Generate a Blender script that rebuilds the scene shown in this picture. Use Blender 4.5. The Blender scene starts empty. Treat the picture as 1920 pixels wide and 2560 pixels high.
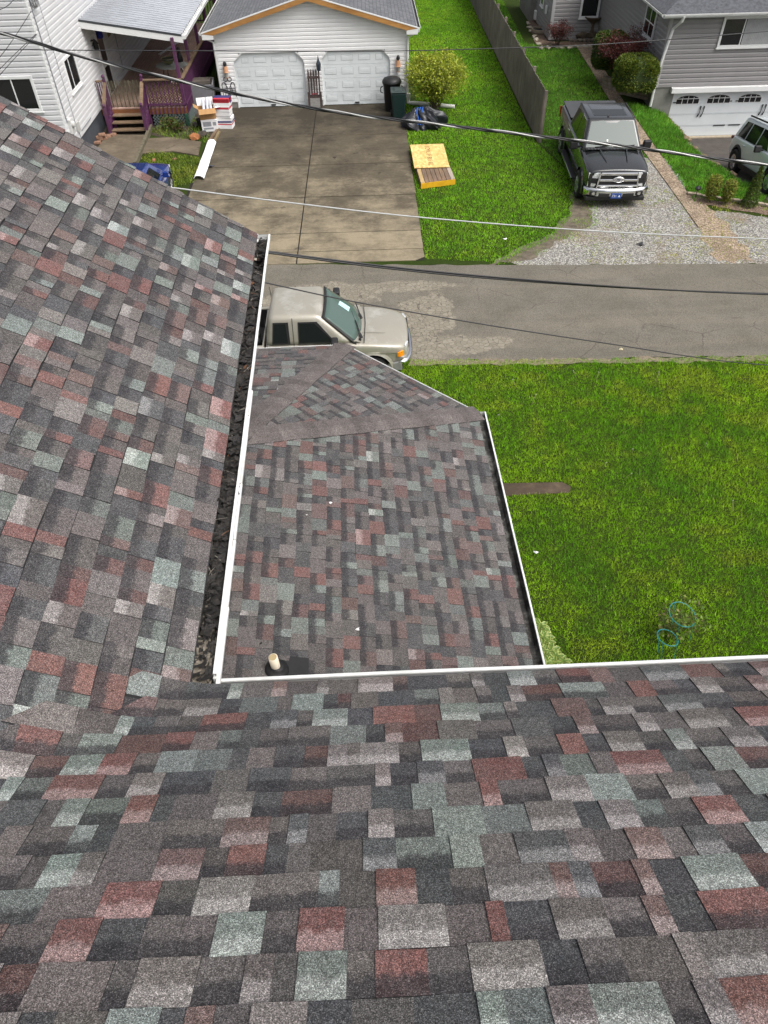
import bpy, bmesh, math, random
import numpy as np
from mathutils import Vector, Matrix
random.seed(7)
SC = bpy.context.scene
COL = SC.collection

# ------------------------------------------------------------------ camera
H = 10.0
PITCH, YAW, ROLL, FPX = math.radians(46.5155), math.radians(-0.6927), math.radians(-1.3580), 1800.0
_f0 = Vector((-math.sin(YAW), math.cos(YAW), 0)); _r0 = Vector((math.cos(YAW), math.sin(YAW), 0)); _z = Vector((0, 0, 1))
_fw = _f0*math.cos(PITCH) - _z*math.sin(PITCH); _u0 = _f0*math.sin(PITCH) + _z*math.cos(PITCH)
_rt = _r0*math.cos(ROLL) + _u0*math.sin(ROLL); _up = -_r0*math.sin(ROLL) + _u0*math.cos(ROLL)
cam = bpy.data.cameras.new('camera'); camo = bpy.data.objects.new('camera', cam); COL.objects.link(camo)
m = Matrix((( _rt.x, _up.x, -_fw.x), (_rt.y, _up.y, -_fw.y), (_rt.z, _up.z, -_fw.z))).to_4x4()
m.translation = Vector((0, 0, H)); camo.matrix_world = m
cam.sensor_fit = 'VERTICAL'; cam.sensor_height = 36.0; cam.lens = FPX/2560*36.0
cam.clip_start = 0.05; cam.clip_end = 2000
SC.camera = camo
SC.render.resolution_x = 768; SC.render.resolution_y = 1024

# ------------------------------------------------------------------ sky, sun, exposure
SUN_EL, SUN_AZ = math.radians(58), math.radians(124)      # azimuth clockwise from +Y
w = bpy.data.worlds.new("World"); SC.world = w; w.use_nodes = True
nt = w.node_tree; nt.nodes.clear()
sky = nt.nodes.new('ShaderNodeTexSky'); sky.sky_type = 'NISHITA'; sky.sun_disc = False
sky.sun_elevation = SUN_EL; sky.sun_rotation = SUN_AZ
sky.air_density = 0.5; sky.dust_density = 6.0; sky.ozone_density = 0.6; sky.altitude = 0
bg = nt.nodes.new('ShaderNodeBackground'); bg.inputs['Strength'].default_value = 0.15
wo = nt.nodes.new('ShaderNodeOutputWorld')
hs = nt.nodes.new('ShaderNodeHueSaturation'); hs.inputs['Saturation'].default_value = .35      # thin overcast
nt.links.new(sky.outputs[0], hs.inputs['Color']); nt.links.new(hs.outputs[0], bg.inputs[0]); nt.links.new(bg.outputs[0], wo.inputs[0])
sl = bpy.data.lights.new('sun', 'SUN'); sl.energy = 1.0; sl.angle = math.radians(40); sl.color = (1.0, 0.965, 0.92)
so = bpy.data.objects.new('sun', sl); COL.objects.link(so)
sd = Vector((math.sin(SUN_AZ)*math.cos(SUN_EL), math.cos(SUN_AZ)*math.cos(SUN_EL), math.sin(SUN_EL)))
so.rotation_euler = sd.to_track_quat('Z', 'Y').to_euler(); so.location = sd*60
SC.view_settings.view_transform = 'Standard'; SC.view_settings.look = 'None'
SC.view_settings.exposure = 0.72; SC.view_settings.gamma = 1.0
SC.render.engine = 'CYCLES'
try:
    SC.cycles.use_denoising = True; SC.cycles.denoiser = 'OPENIMAGEDENOISE'; SC.cycles.denoising_input_passes = 'RGB_ALBEDO_NORMAL'; SC.cycles.denoising_prefilter = 'ACCURATE'
    SC.cycles.max_bounces = 6; SC.cycles.diffuse_bounces = 3; SC.cycles.glossy_bounces = 3
    SC.cycles.transmission_bounces = 4; SC.cycles.transparent_max_bounces = 6
except Exception: pass

# ------------------------------------------------------------------ photo pixel -> place
CAMP = Vector((0, 0, H))
def ray(x, y): return _rt*((x-960)/FPX) + _up*(-(y-1280)/FPX) + _fw
def G(x, y, z=0.0):
    d = ray(x, y); return CAMP + d*((z-H)/d.z)
def GY(x, y, Y):
    d = ray(x, y); return CAMP + d*(Y/d.y)
def GX(x, y, X):
    d = ray(x, y); return CAMP + d*(X/d.x)
def GP(x, y, p0, n):
    d = ray(x, y); return CAMP + d*((Vector(p0)-CAMP).dot(n)/d.dot(n))

# ------------------------------------------------------------------ helpers
def lerp(a, b, t): return a + (b-a)*t
class MB:
    def __init__(s): s.v = []; s.f = []; s.m = []; s.mi = 0
    def mat(s, i): s.mi = i; return s
    def add(s, vs, fs, M=None):
        o = len(s.v)
        for p in vs:
            p = Vector(p); s.v.append(tuple(M @ p) if M is not None else tuple(p))
        for f in fs: s.f.append([i+o for i in f]); s.m.append(s.mi)
        return s
    def box(s, x0, x1, y0, y1, z0, z1, M=None):
        return s.add([(x0,y0,z0),(x1,y0,z0),(x1,y1,z0),(x0,y1,z0),(x0,y0,z1),(x1,y0,z1),(x1,y1,z1),(x0,y1,z1)],
              [(3,2,1,0),(4,5,6,7),(0,1,5,4),(1,2,6,5),(2,3,7,6),(3,0,4,7)], M)
    def beam(s, p, q, w_, h_, up=(0,0,1)):
        p = Vector(p); q = Vector(q); d = (q-p); L = d.length; d.normalize(); up = Vector(up)
        if abs(d.dot(up)) > .98: up = Vector((0,1,0))
        x = d.cross(up).normalized(); z = x.cross(d).normalized()
        M = Matrix(((x.x,d.x,z.x,p.x),(x.y,d.y,z.y,p.y),(x.z,d.z,z.z,p.z),(0,0,0,1)))
        return s.box(-w_/2, w_/2, 0, L, -h_/2, h_/2, M)
    def tube(s, pts, r, n=8, cap=True):
        pts = [Vector(p) for p in pts]; k = len(pts); o = len(s.v)
        prev = None
        for i, p in enumerate(pts):
            a = pts[max(i-1,0)]; b = pts[min(i+1,k-1)]; d = (b-a).normalized()
            if prev is None:
                u = d.cross(Vector((0,0,1)))
                if u.length < .05: u = d.cross(Vector((0,1,0)))
            else: u = prev - d*prev.dot(d)
            u.normalize(); prev = u; v = d.cross(u)
            rr = r[i] if isinstance(r, (list, tuple)) else r
            for j in range(n):
                t = 2*math.pi*j/n; s.v.append(tuple(p + u*(rr*math.cos(t)) + v*(rr*math.sin(t))))
        for i in range(k-1):
            for j in range(n):
                s.f.append([o+i*n+j, o+i*n+(j+1)%n, o+(i+1)*n+(j+1)%n, o+(i+1)*n+j]); s.m.append(s.mi)
        if cap:
            s.f.append([o+j for j in range(n)][::-1]); s.m.append(s.mi)
            s.f.append([o+(k-1)*n+j for j in range(n)]); s.m.append(s.mi)
        return s
    def lathe(s, prof, n=20, M=None):
        o = len(s.v); k = len(prof)
        for r, z in prof:
            for j in range(n):
                t = 2*math.pi*j/n; p = Vector((r*math.cos(t), r*math.sin(t), z)); s.v.append(tuple(M @ p) if M is not None else tuple(p))
        for i in range(k-1):
            for j in range(n):
                s.f.append([o+i*n+j, o+i*n+(j+1)%n, o+(i+1)*n+(j+1)%n, o+(i+1)*n+j]); s.m.append(s.mi)
        s.f.append([o+j for j in range(n)][::-1]); s.m.append(s.mi)
        s.f.append([o+(k-1)*n+j for j in range(n)]); s.m.append(s.mi)
        return s
    def prism(s, pts, off, M=None):
        # pts: 3d polygon; extruded by vector off
        pts = [Vector(p) for p in pts]; n = len(pts); off = Vector(off)
        return s.add([tuple(p) for p in pts] + [tuple(p+off) for p in pts],
              [list(range(n))[::-1], [n+i for i in range(n)]] + [[i,(i+1)%n,n+(i+1)%n,n+i] for i in range(n)], M)
    def quad(s, *ps): return s.add(ps, [list(range(len(ps)))])
    def build(s, name, mats, parent=None, smooth=False, bevel=0, seg=2, fix=True):
        me = bpy.data.meshes.new(name); me.from_pydata(s.v, [], s.f)
        mats = mats if isinstance(mats, (list, tuple)) else [mats]
        for m_ in mats: me.materials.append(m_)
        if len(mats) > 1: me.polygons.foreach_set('material_index', s.m)
        if fix:
            bm = bmesh.new(); bm.from_mesh(me); bmesh.ops.recalc_face_normals(bm, faces=bm.faces); bm.to_mesh(me); bm.free()
        if smooth: me.polygons.foreach_set('use_smooth', [True]*len(me.polygons))
        me.update()
        o = bpy.data.objects.new(name, me); COL.objects.link(o)
        if parent is not None: o.parent = parent
        if bevel:
            b = o.modifiers.new('bevel', 'BEVEL'); b.width = bevel; b.segments = seg; b.limit_method = 'ANGLE'; b.angle_limit = math.radians(35)
        return o
def tag(o, label=None, cat=None, group=None, kind=None):
    if label: o['label'] = label
    if cat: o['category'] = cat
    if group: o['group'] = group
    if kind: o['kind'] = kind
    return o
def thing(name, label, cat, loc=(0,0,0), rz=0, group=None):
    o = bpy.data.objects.new(name, None); COL.objects.link(o); o.empty_display_size = .2
    o.location = loc; o.rotation_euler = (0,0,rz)
    return tag(o, label, cat, group)
def dup(root, loc=None, rz=None, label=None):
    r = root.copy(); COL.objects.link(r)
    if loc is not None: r.location = loc
    if rz is not None: r.rotation_euler = (0,0,rz)
    if label: r['label'] = label
    for ch in list(root.children):
        c = ch.copy(); COL.objects.link(c); c.parent = r
        for g in list(ch.children):
            d = g.copy(); COL.objects.link(d); d.parent = c
    return r
def npmesh(name, V, F, mats, parent=None, cols=None, smooth=False):
    # V (n,3), F (m,k) numpy
    me = bpy.data.meshes.new(name); n = len(V); mF, k = F.shape
    me.vertices.add(n); me.vertices.foreach_set('co', np.ascontiguousarray(V, dtype=np.float32).ravel())
    me.loops.add(mF*k); me.loops.foreach_set('vertex_index', np.ascontiguousarray(F, dtype=np.int32).ravel())
    me.polygons.add(mF); me.polygons.foreach_set('loop_start', np.arange(0, mF*k, k, dtype=np.int32))
    me.update(calc_edges=True)
    if cols is not None:
        a = me.color_attributes.new('col', 'FLOAT_COLOR', 'POINT')
        c = np.ones((n,4), np.float32); c[:,:3] = cols; a.data.foreach_set('color', c.ravel())
    for m_ in (mats if isinstance(mats,(list,tuple)) else [mats]): me.materials.append(m_)
    if smooth: me.polygons.foreach_set('use_smooth', np.ones(mF, bool))
    o = bpy.data.objects.new(name, me); COL.objects.link(o)
    if parent is not None: o.parent = parent
    return o
RNG = np.random.default_rng(5)
def vnoise(x, y, s, seed=0):
    # smooth value noise in numpy
    r = np.random.default_rng(seed); T = r.random((256,256)); x = np.asarray(x)/s; y = np.asarray(y)/s
    xi = np.floor(x).astype(int); yi = np.floor(y).astype(int); fx = x-xi; fy = y-yi
    fx = fx*fx*(3-2*fx); fy = fy*fy*(3-2*fy)
    a = T[xi%256, yi%256]; b = T[(xi+1)%256, yi%256]; c = T[xi%256,(yi+1)%256]; d = T[(xi+1)%256,(yi+1)%256]
    return (a*(1-fx)+b*fx)*(1-fy) + (c*(1-fx)+d*fx)*fy

# ------------------------------------------------------------------ materials
class N:
    def __init__(s, name):
        s.m = bpy.data.materials.new(name); s.m.use_nodes = True; s.t = s.m.node_tree; s.t.nodes.clear()
        s.out = s.t.nodes.new('ShaderNodeOutputMaterial'); s.p = s.t.nodes.new('ShaderNodeBsdfPrincipled')
        s.t.links.new(s.p.outputs[0], s.out.inputs[0]); s._tc = None
    def new(s, typ, **kw):
        n = s.t.nodes.new(typ)
        for k, v in kw.items(): setattr(n, k, v)
        return n
    def link(s, a, b): s.t.links.new(a, b)
    def tc(s, which='Object'):
        if s._tc is None: s._tc = s.new('ShaderNodeTexCoord')
        return s._tc.outputs[which]
    def mapping(s, scale, rot=(0,0,0), which='Object'):
        n = s.new('ShaderNodeMapping'); n.inputs['Scale'].default_value = scale; n.inputs['Rotation'].default_value = rot
        s.link(s.tc(which), n.inputs[0]); return n.outputs[0]
    def noise(s, scale, detail=4, rough=.55, vec=None, dist=0):
        n = s.new('ShaderNodeTexNoise'); n.inputs['Scale'].default_value = scale; n.inputs['Detail'].default_value = detail
        n.inputs['Roughness'].default_value = rough; n.inputs['Distortion'].default_value = dist
        s.link(vec if vec is not None else s.tc(), n.inputs['Vector']); return n.outputs['Fac']
    def voro(s, scale, feat='F1', vec=None, out='Distance', rnd=1.0):
        n = s.new('ShaderNodeTexVoronoi'); n.feature = feat; n.inputs['Scale'].default_value = scale
        n.inputs['Randomness'].default_value = rnd
        s.link(vec if vec is not None else s.tc(), n.inputs['Vector']); return n.outputs[out]
    def ramp(s, fac, stops, interp='LINEAR'):
        n = s.new('ShaderNodeValToRGB'); n.color_ramp.interpolation = interp; e = n.color_ramp.elements
        while len(e) > len(stops): e.remove(e[-1])
        while len(e) < len(stops): e.new(.5)
        for el, (p, c) in zip(e, stops):
            el.position = p; el.color = (c, c, c, 1) if isinstance(c, (int, float)) else (*c[:3], 1)
        s.link(fac, n.inputs[0]); return n.outputs[0]
    def mix(s, fac, a, b, mode='MIX'):
        n = s.new('ShaderNodeMix'); n.data_type = 'RGBA'; n.blend_type = mode
        for i, v in ((0, fac), (6, a), (7, b)):
            if isinstance(v, (int, float)): n.inputs[i].default_value = v if i == 0 else (v, v, v, 1)
            elif isinstance(v, (tuple, list)): n.inputs[i].default_value = (*v[:3], 1)
            else: s.link(v, n.inputs[i])
        return n.outputs[2]
    def math(s, op, a, b=0.0, c=None, clamp=False):
        n = s.new('ShaderNodeMath'); n.operation = op; n.use_clamp = clamp
        for i, v in enumerate((a, b) if c is None else (a, b, c)):
            if isinstance(v, (int, float)): n.inputs[i].default_value = v
            else: s.link(v, n.inputs[i])
        return n.outputs[0]
    def sep(s, vec=None):
        n = s.new('ShaderNodeSeparateXYZ'); s.link(vec if vec is not None else s.tc(), n.inputs[0]); return n.outputs
    def bump(s, h, strength=.3, dist=.01):
        n = s.new('ShaderNodeBump'); n.inputs['Strength'].default_value = strength; n.inputs['Distance'].default_value = dist
        s.link(h, n.inputs['Height']); s.link(n.outputs[0], s.p.inputs['Normal']); return s
    def color(s, c):
        if isinstance(c, (tuple, list)): s.p.inputs['Base Color'].default_value = (*c[:3], 1)
        else: s.link(c, s.p.inputs['Base Color'])
        return s
    def rough(s, r):
        if isinstance(r, (int, float)): s.p.inputs['Roughness'].default_value = r
        else: s.link(r, s.p.inputs['Roughness'])
        return s
    def metal(s, v): s.p.inputs['Metallic'].default_value = v; return s
    def spec(s, v): s.p.inputs['Specular IOR Level'].default_value = v; return s
def plain(name, c, rough=.6, var=.12, scale=6, metal=0, bump=0, bscale=40, spec=.4, grime=None):
    n = N(name)
    c2 = tuple(max(0, x*(1-var*2)) for x in c); c3 = tuple(min(1, x*(1+var)) for x in c)
    col = n.ramp(n.noise(scale, 6, .65), [(.25, c2), (.55, c), (.8, c3)])
    if grime: col = n.mix(n.ramp(n.noise(scale*.35, 8, .75), [(.5, 0.0), (.72, .8)]), col, grime)
    n.color(col).rough(rough).metal(metal).spec(spec)
    if bump: n.bump(n.noise(bscale, 4), bump, .01)
    return n.m
def wood(name, c, c2, scale=(3, 40, 40), rough=.8):
    n = N(name); v = n.mapping(scale)
    f = n.noise(1.0, 6, .7, v, .6)
    n.color(n.mix(n.ramp(n.noise(1.2, 4), [(.35, 0.0), (.7, .55)]), n.ramp(f, [(.3, c2), (.65, c)]), tuple(x*.6 for x in c2))).rough(rough).spec(.25)
    n.bump(f, .25, .006); return n.m
# ================================================================== OUR HOUSE : shingled roofs
def shingle_mat():
    n = N('shingle granules')
    at = n.new('ShaderNodeAttribute', attribute_name='col'); t = n.new('ShaderNodeAttribute', attribute_name='tt')
    base = at.outputs['Color']; flag = at.outputs['Alpha']; tt = t.outputs['Fac']
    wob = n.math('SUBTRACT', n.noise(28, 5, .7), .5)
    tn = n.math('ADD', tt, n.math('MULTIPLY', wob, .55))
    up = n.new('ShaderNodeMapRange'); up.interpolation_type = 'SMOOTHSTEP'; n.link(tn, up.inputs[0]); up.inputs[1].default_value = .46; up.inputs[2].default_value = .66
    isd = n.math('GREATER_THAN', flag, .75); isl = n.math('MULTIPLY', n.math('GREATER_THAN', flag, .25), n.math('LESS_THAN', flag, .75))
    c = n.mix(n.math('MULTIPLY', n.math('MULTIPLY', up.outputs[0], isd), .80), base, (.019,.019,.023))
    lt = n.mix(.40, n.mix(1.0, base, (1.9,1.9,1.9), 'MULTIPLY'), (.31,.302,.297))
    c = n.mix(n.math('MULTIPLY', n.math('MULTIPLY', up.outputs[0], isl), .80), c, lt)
    # mottled blend of granule colours, then single granules
    c = n.mix(n.ramp(n.noise(9, 6, .7), [(.35, 0.0), (.75, .28)]), c, (.145,.134,.130))
    c = n.mix(1.0, c, n.ramp(n.noise(55, 4, .7), [(.25, .66), (.5, .98), (.75, 1.36)]), 'MULTIPLY')
    v = n.new('ShaderNodeTexVoronoi'); v.inputs['Scale'].default_value = 420; n.link(n.tc(), v.inputs['Vector'])
    g = n.sep(v.outputs['Color'])
    c = n.mix(1.0, c, n.ramp(g[0], [(0.0, .30), (.45, .80), (.8, 1.28), (1.0, 2.5)]), 'MULTIPLY')
    c = n.mix(n.math('GREATER_THAN', g[1], .95), c, n.mix(.35, c, (.30,.29,.285)))
    n.color(c).rough(.92).spec(.25)
    n.bump(v.outputs['Distance'], .35, .002)
    return n.m
M_SH = shingle_mat()
M_EDGE = plain('asphalt edge', (.018,.018,.019), .9, .1, 30)
M_WHITE = plain('white aluminium', (.66,.67,.66), .45, .03, 3, grime=(.34,.33,.29))
M_GUT_IN = None
def gutter_inner():
    n = N('weathered gutter inside'); f = n.noise(7, 7, .75)
    c = n.ramp(f, [(.40, (.010,.010,.009)), (.50, (.05,.047,.042)), (.60, (.20,.20,.18)), (.78, (.36,.36,.33))])
    n.color(c).rough(.6); return n.m
M_GUT_IN = gutter_inner()
PALT = [((.100,.091,.087), 36), ((.140,.127,.122), 15), ((.148,.172,.160), 20), ((.132,.064,.057), 13), ((.112,.075,.069), 9), ((.062,.065,.068), 8)]
PALG = [((.075,.069,.067), 38), ((.048,.051,.055), 28), ((.088,.050,.046), 10), ((.105,.122,.114), 10), ((.098,.088,.085), 14)]
def pick(pal, last=None):
    for _ in range(3):
        r = random.random()*sum(p for _, p in pal)
        for c, p in pal:
            r -= p
            if r <= 0: break
        if c != last: break
    k = random.uniform(.84, 1.18); return tuple(x*k*random.uniform(.97, 1.03) for x in c), c
def clip(poly, cl):
    # Sutherland-Hodgman; cl convex, counter-clockwise
    out = poly
    for i in range(len(cl)):
        ax, ay = cl[i]; bx, by = cl[(i+1) % len(cl)]; inp = out; out = []
        if not inp: return []
        ins = lambda p: (bx-ax)*(p[1]-ay) - (by-ay)*(p[0]-ax) >= -1e-9
        for j in range(len(inp)):
            p = inp[j]; q = inp[(j+1) % len(inp)]; ip = ins(p); iq = ins(q)
            if ip: out.append(p)
            if ip != iq:
                dx, dy = q[0]-p[0], q[1]-p[1]; den = (bx-ax)*dy - (by-ay)*dx
                t = ((by-ay)*(p[0]-ax) - (bx-ax)*(p[1]-ay))/den if den else 0
                out.append((p[0]+dx*t, p[1]+dy*t))
    return out
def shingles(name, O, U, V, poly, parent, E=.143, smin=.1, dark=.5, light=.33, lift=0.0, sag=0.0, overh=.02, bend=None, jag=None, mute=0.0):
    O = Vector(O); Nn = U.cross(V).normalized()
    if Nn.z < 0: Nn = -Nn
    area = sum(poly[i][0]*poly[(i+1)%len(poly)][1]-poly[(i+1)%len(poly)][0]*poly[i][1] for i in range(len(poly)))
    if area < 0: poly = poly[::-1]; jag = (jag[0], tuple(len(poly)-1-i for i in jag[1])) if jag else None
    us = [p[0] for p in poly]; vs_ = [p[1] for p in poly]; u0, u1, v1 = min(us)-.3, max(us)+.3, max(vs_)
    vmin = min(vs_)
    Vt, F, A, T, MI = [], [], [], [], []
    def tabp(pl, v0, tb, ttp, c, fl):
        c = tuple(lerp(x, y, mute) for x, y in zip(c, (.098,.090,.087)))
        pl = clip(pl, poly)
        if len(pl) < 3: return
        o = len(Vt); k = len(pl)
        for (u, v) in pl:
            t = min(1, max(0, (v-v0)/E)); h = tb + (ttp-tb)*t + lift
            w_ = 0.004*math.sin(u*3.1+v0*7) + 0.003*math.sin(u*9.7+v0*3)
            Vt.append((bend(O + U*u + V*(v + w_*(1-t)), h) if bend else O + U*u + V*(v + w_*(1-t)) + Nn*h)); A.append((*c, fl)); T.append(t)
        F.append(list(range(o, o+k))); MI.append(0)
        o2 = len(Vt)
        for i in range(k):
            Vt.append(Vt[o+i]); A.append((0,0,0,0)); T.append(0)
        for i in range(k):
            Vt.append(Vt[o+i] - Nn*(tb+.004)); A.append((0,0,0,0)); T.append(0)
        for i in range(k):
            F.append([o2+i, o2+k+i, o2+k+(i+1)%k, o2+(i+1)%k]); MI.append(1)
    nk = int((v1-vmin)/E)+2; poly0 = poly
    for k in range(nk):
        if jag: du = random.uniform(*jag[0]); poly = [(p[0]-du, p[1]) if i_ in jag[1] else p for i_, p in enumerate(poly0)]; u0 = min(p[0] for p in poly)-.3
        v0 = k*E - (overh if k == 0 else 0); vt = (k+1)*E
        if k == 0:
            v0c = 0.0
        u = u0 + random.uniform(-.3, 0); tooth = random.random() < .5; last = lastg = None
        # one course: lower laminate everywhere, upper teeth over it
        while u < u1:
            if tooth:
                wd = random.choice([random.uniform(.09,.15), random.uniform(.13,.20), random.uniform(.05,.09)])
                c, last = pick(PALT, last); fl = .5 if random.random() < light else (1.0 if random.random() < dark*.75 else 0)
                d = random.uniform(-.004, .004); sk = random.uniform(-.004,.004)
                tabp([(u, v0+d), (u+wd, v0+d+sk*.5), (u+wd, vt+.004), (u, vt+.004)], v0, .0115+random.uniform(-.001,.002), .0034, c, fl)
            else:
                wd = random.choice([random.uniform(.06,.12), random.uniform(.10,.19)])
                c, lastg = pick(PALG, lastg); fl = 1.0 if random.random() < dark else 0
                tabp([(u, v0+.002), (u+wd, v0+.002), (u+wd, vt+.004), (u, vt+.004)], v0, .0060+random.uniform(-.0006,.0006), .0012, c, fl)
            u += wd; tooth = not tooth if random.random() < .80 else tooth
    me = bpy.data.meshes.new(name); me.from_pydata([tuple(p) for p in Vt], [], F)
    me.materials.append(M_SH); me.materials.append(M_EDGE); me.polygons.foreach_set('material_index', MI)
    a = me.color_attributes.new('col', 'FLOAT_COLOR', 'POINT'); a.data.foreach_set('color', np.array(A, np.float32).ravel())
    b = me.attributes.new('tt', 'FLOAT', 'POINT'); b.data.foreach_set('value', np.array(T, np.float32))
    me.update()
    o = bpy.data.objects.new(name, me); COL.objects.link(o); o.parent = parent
    # deck under the shingles
    d = MB(); d.prism([O + U*p[0] + V*p[1] - Nn*.003 for p in poly], -Nn*.03); d.build('roof_deck', M_EDGE, o)
    return o
ZE = 6.95
house = thing('shingled_house', 'two storey house seen from its own roof, weathered grey, red and green shingles', 'house')
tilt = math.radians(33)
a0, a1 = G(476,1727,ZE), G(645,586,ZE); UA = (a1-a0).normalized(); hA = Vector((-UA.y, UA.x, 0)); VA = hA*math.cos(tilt) + _z*math.sin(tilt)
b0, b1 = G(640,1709,ZE), G(1920,1654,ZE); UB = (b1-b0).normalized(); hB = Vector((UB.y, -UB.x, 0)); VB = hB*math.cos(tilt) + _z*math.sin(tilt)
# eave corner where both eaves cross
d_ = UA.x*UB.y - UA.y*UB.x; t_ = ((b0.x-a0.x)*UB.y - (b0.y-a0.y)*UB.x)/d_; VC = a0 + UA*t_
NA = UA.cross(VA); NB = UB.cross(VB); NA = NA if NA.z > 0 else -NA; NB = NB if NB.z > 0 else -NB
vd = NA.cross(NB); vd = (vd if vd.z > 0 else -vd).normalized()
LA = (a1-VC).length; vl = 5.2/vd.dot(VA); vq = VC + vd*vl; VQA = ((vq-VC).dot(UA), (vq-VC).dot(VA)); VQB = ((vq-VC).dot(UB), (vq-VC).dot(VB))
def zp(p, n): return VC.z - ((p.x-VC.x)*n.x + (p.y-VC.y)*n.y)/n.z
def bendA(p, h):
    za, zb = zp(p, NA), zp(p, NB); return Vector((p.x, p.y, (za+zb)/2 + math.sqrt(((za-zb)/2)**2 + .022**2) + h*1.18 - .004*math.exp(-abs(za-zb)*8)))
def bendB(p, h):
    q = bendA(p, h); return q + _z*(.011 if zp(p, NA) > zp(p, NB) - .05 else .0)
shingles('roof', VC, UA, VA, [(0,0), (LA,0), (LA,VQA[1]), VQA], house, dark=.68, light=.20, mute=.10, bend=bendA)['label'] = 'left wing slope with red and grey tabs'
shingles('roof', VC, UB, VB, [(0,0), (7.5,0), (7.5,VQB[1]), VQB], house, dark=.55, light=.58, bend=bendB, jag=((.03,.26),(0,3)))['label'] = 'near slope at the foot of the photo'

def gutter(p, q, out, parent, z0=0.0, width=.127, ends=(True,True)):
    p, q, out = Vector(p), Vector(q), Vector(out).normalized()
    g = MB()
    prof = [(-.02,.005), (-.02,-.09), (.070,-.09), (.082,-.075), (.084,-.055), (.100,-.040), (.105,-.004), (.107,.006)]
    lip = [(.107,.006), (.103,.009), (.090,.009), (.088,.005), (.088,-.004), (.0905,-.004), (.0925,.004), (.1015,.004), (.1000,-.002), (.0955,-.036), (.079,-.052), (.077,-.073), (.067,-.085), (-.015,-.085), (-.015,.005)]
    ring = prof + lip[1:]; n = len(ring); d = (q-p)
    L = d.length; seg = max(1, int(L/.5)); rnd = [random.uniform(-.0025,.0025) for _ in range(seg+1)]
    o = 0
    for i in range(seg+1):
        c = p + d*(i/seg)
        for (x, z) in ring: g.v.append(tuple(c + out*(x+rnd[i]*(x > .05)) + _z*(z+z0)))
    for i in range(seg):
        for j in range(n):
            g.f.append([i*n+j, i*n+(j+1)%n, (i+1)*n+(j+1)%n, (i+1)*n+j])
            g.m.append(1 if 16 <= j <= 20 else 0)
    for e, i in ((ends[0], 0), (ends[1], seg)):
        if e:
            b = len(g.v); c = p + d*(i/seg) + d.normalized()*(-.002 if i == 0 else .002)
            for (x, z) in prof: g.v.append(tuple(c + out*x + _z*(z+z0)))
            g.f.append(list(range(b, b+len(prof)))); g.m.append(0)
    return g.build('gutter', [M_WHITE, M_GUT_IN], parent)
oA = -hA; oB = -hB
gA = gutter(VC + UA*.065 + oA*.004, a1 + UA*.005 + oA*.004, oA, house, -.012, ends=(False, True)); gA['label'] = 'gutter full of black leaf litter'
gB = gutter(VC + UB*.10 + oB*-.033, VC + UB*7.5 + oB*-.033, oB, house, -.068, ends=(False, True)); gB['label'] = 'gutter below the near slope'
# little mitre cover in the inside corner
k = MB(); c0 = VC + oA*.108 + oB*.108
k.prism([c0 + oA*-.016 + oB*-.055 + _z*-.03, c0 + oA*.004 + oB*-.055 + _z*-.03, c0 + oA*.004 + oB*-.015 + _z*-.03, c0 + oA*-.016 + oB*-.015 + _z*-.03], (0,0,-.08)); k.build('gutter_mitre', M_WHITE, house)
# uneven white trim strips against the outside of the left wing gutter
fl = MB()
for i in range(5):
    u0 = .02 + i*.47; u1 = u0 + .465; x0 = .1075; x1 = .114 + (4-i)*.0028 + random.uniform(-.001,.002)
    P = lambda u, x, z: VC + UA*u + oA*x + _z*z
    fl.prism([P(u0,x0,-.034), P(u1,x0,-.034), P(u1,x1,-.036), P(u0,x1,-.036)], (0,0,-.02))
fl.build('trim_strip', M_WHITE, house)
wf = MB(); q0_, q1_, q2_ = [GP(x_, y_, VC, NB) + _z*.03 for x_, y_ in ((-40,1872),(38,1893),(-40,1901))]
wf.prism([q0_, q1_, q2_], (0,0,-.004)); wf.build('valley_flashing', M_WHITE, house)
# ---- house walls, fascia, soffit
M_SIDE = plain('cream siding', (.62,.62,.60), .55, .05, 2)
wl = MB()
wx = VC.x - .56
wl.box(-9, wx, .5, a1.y-.32, 0, ZE-.12); wl.box(-9, 8.2, -6.0, VC.y-.36, 0, ZE-.12)
wl.build('wall', M_SIDE, house)
rb = MB()      # the far sides of both roofs and the gable under the left rake
top = VC + vd*vl
rk0, rk1 = a1 + UA*-.02, a1 + UA*-.02 + VA*VQA[1]
rb.prism([rk0 + _z*-.04, rk1 + _z*-.04, Vector((rk1.x, rk1.y, ZE-.2)), Vector((rk0.x-.25, rk0.y, ZE-.2))], UA*-.05)
rb.build('gable', M_SIDE, house)
rb = MB(); bl = VC + UB*7.5
rb.prism([bl + VB*VQB[1], bl + VB*VQB[1] - hB*-0 + hB*5 + _z*-3.2, VC + UB*-8 + VB*VQB[1] + hB*5 + _z*-3.2, VC + UB*-8 + VB*VQB[1]], (0,0,-.05))
rb.prism([rk1, rk1 - oA*-4.2 + _z*-2.8, Vector((rk1.x-4.2, VC.y-6, rk1.z-2.8)), Vector((rk1.x, VC.y-6, rk1.z))], (0,0,-.05))
rb.build('far_slope', plain('shingle far side', (.13,.12,.12), .95, .2, 8), house)
rt = MB(); rt.prism([rk0 + UA*.022 + _z*-.01, rk1 + UA*.022 + _z*-.01, rk1 + UA*.022 + _z*-.17, rk0 + UA*.022 + _z*-.17], UA*.02); rt.build('rake_board', M_WHITE, house)

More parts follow.
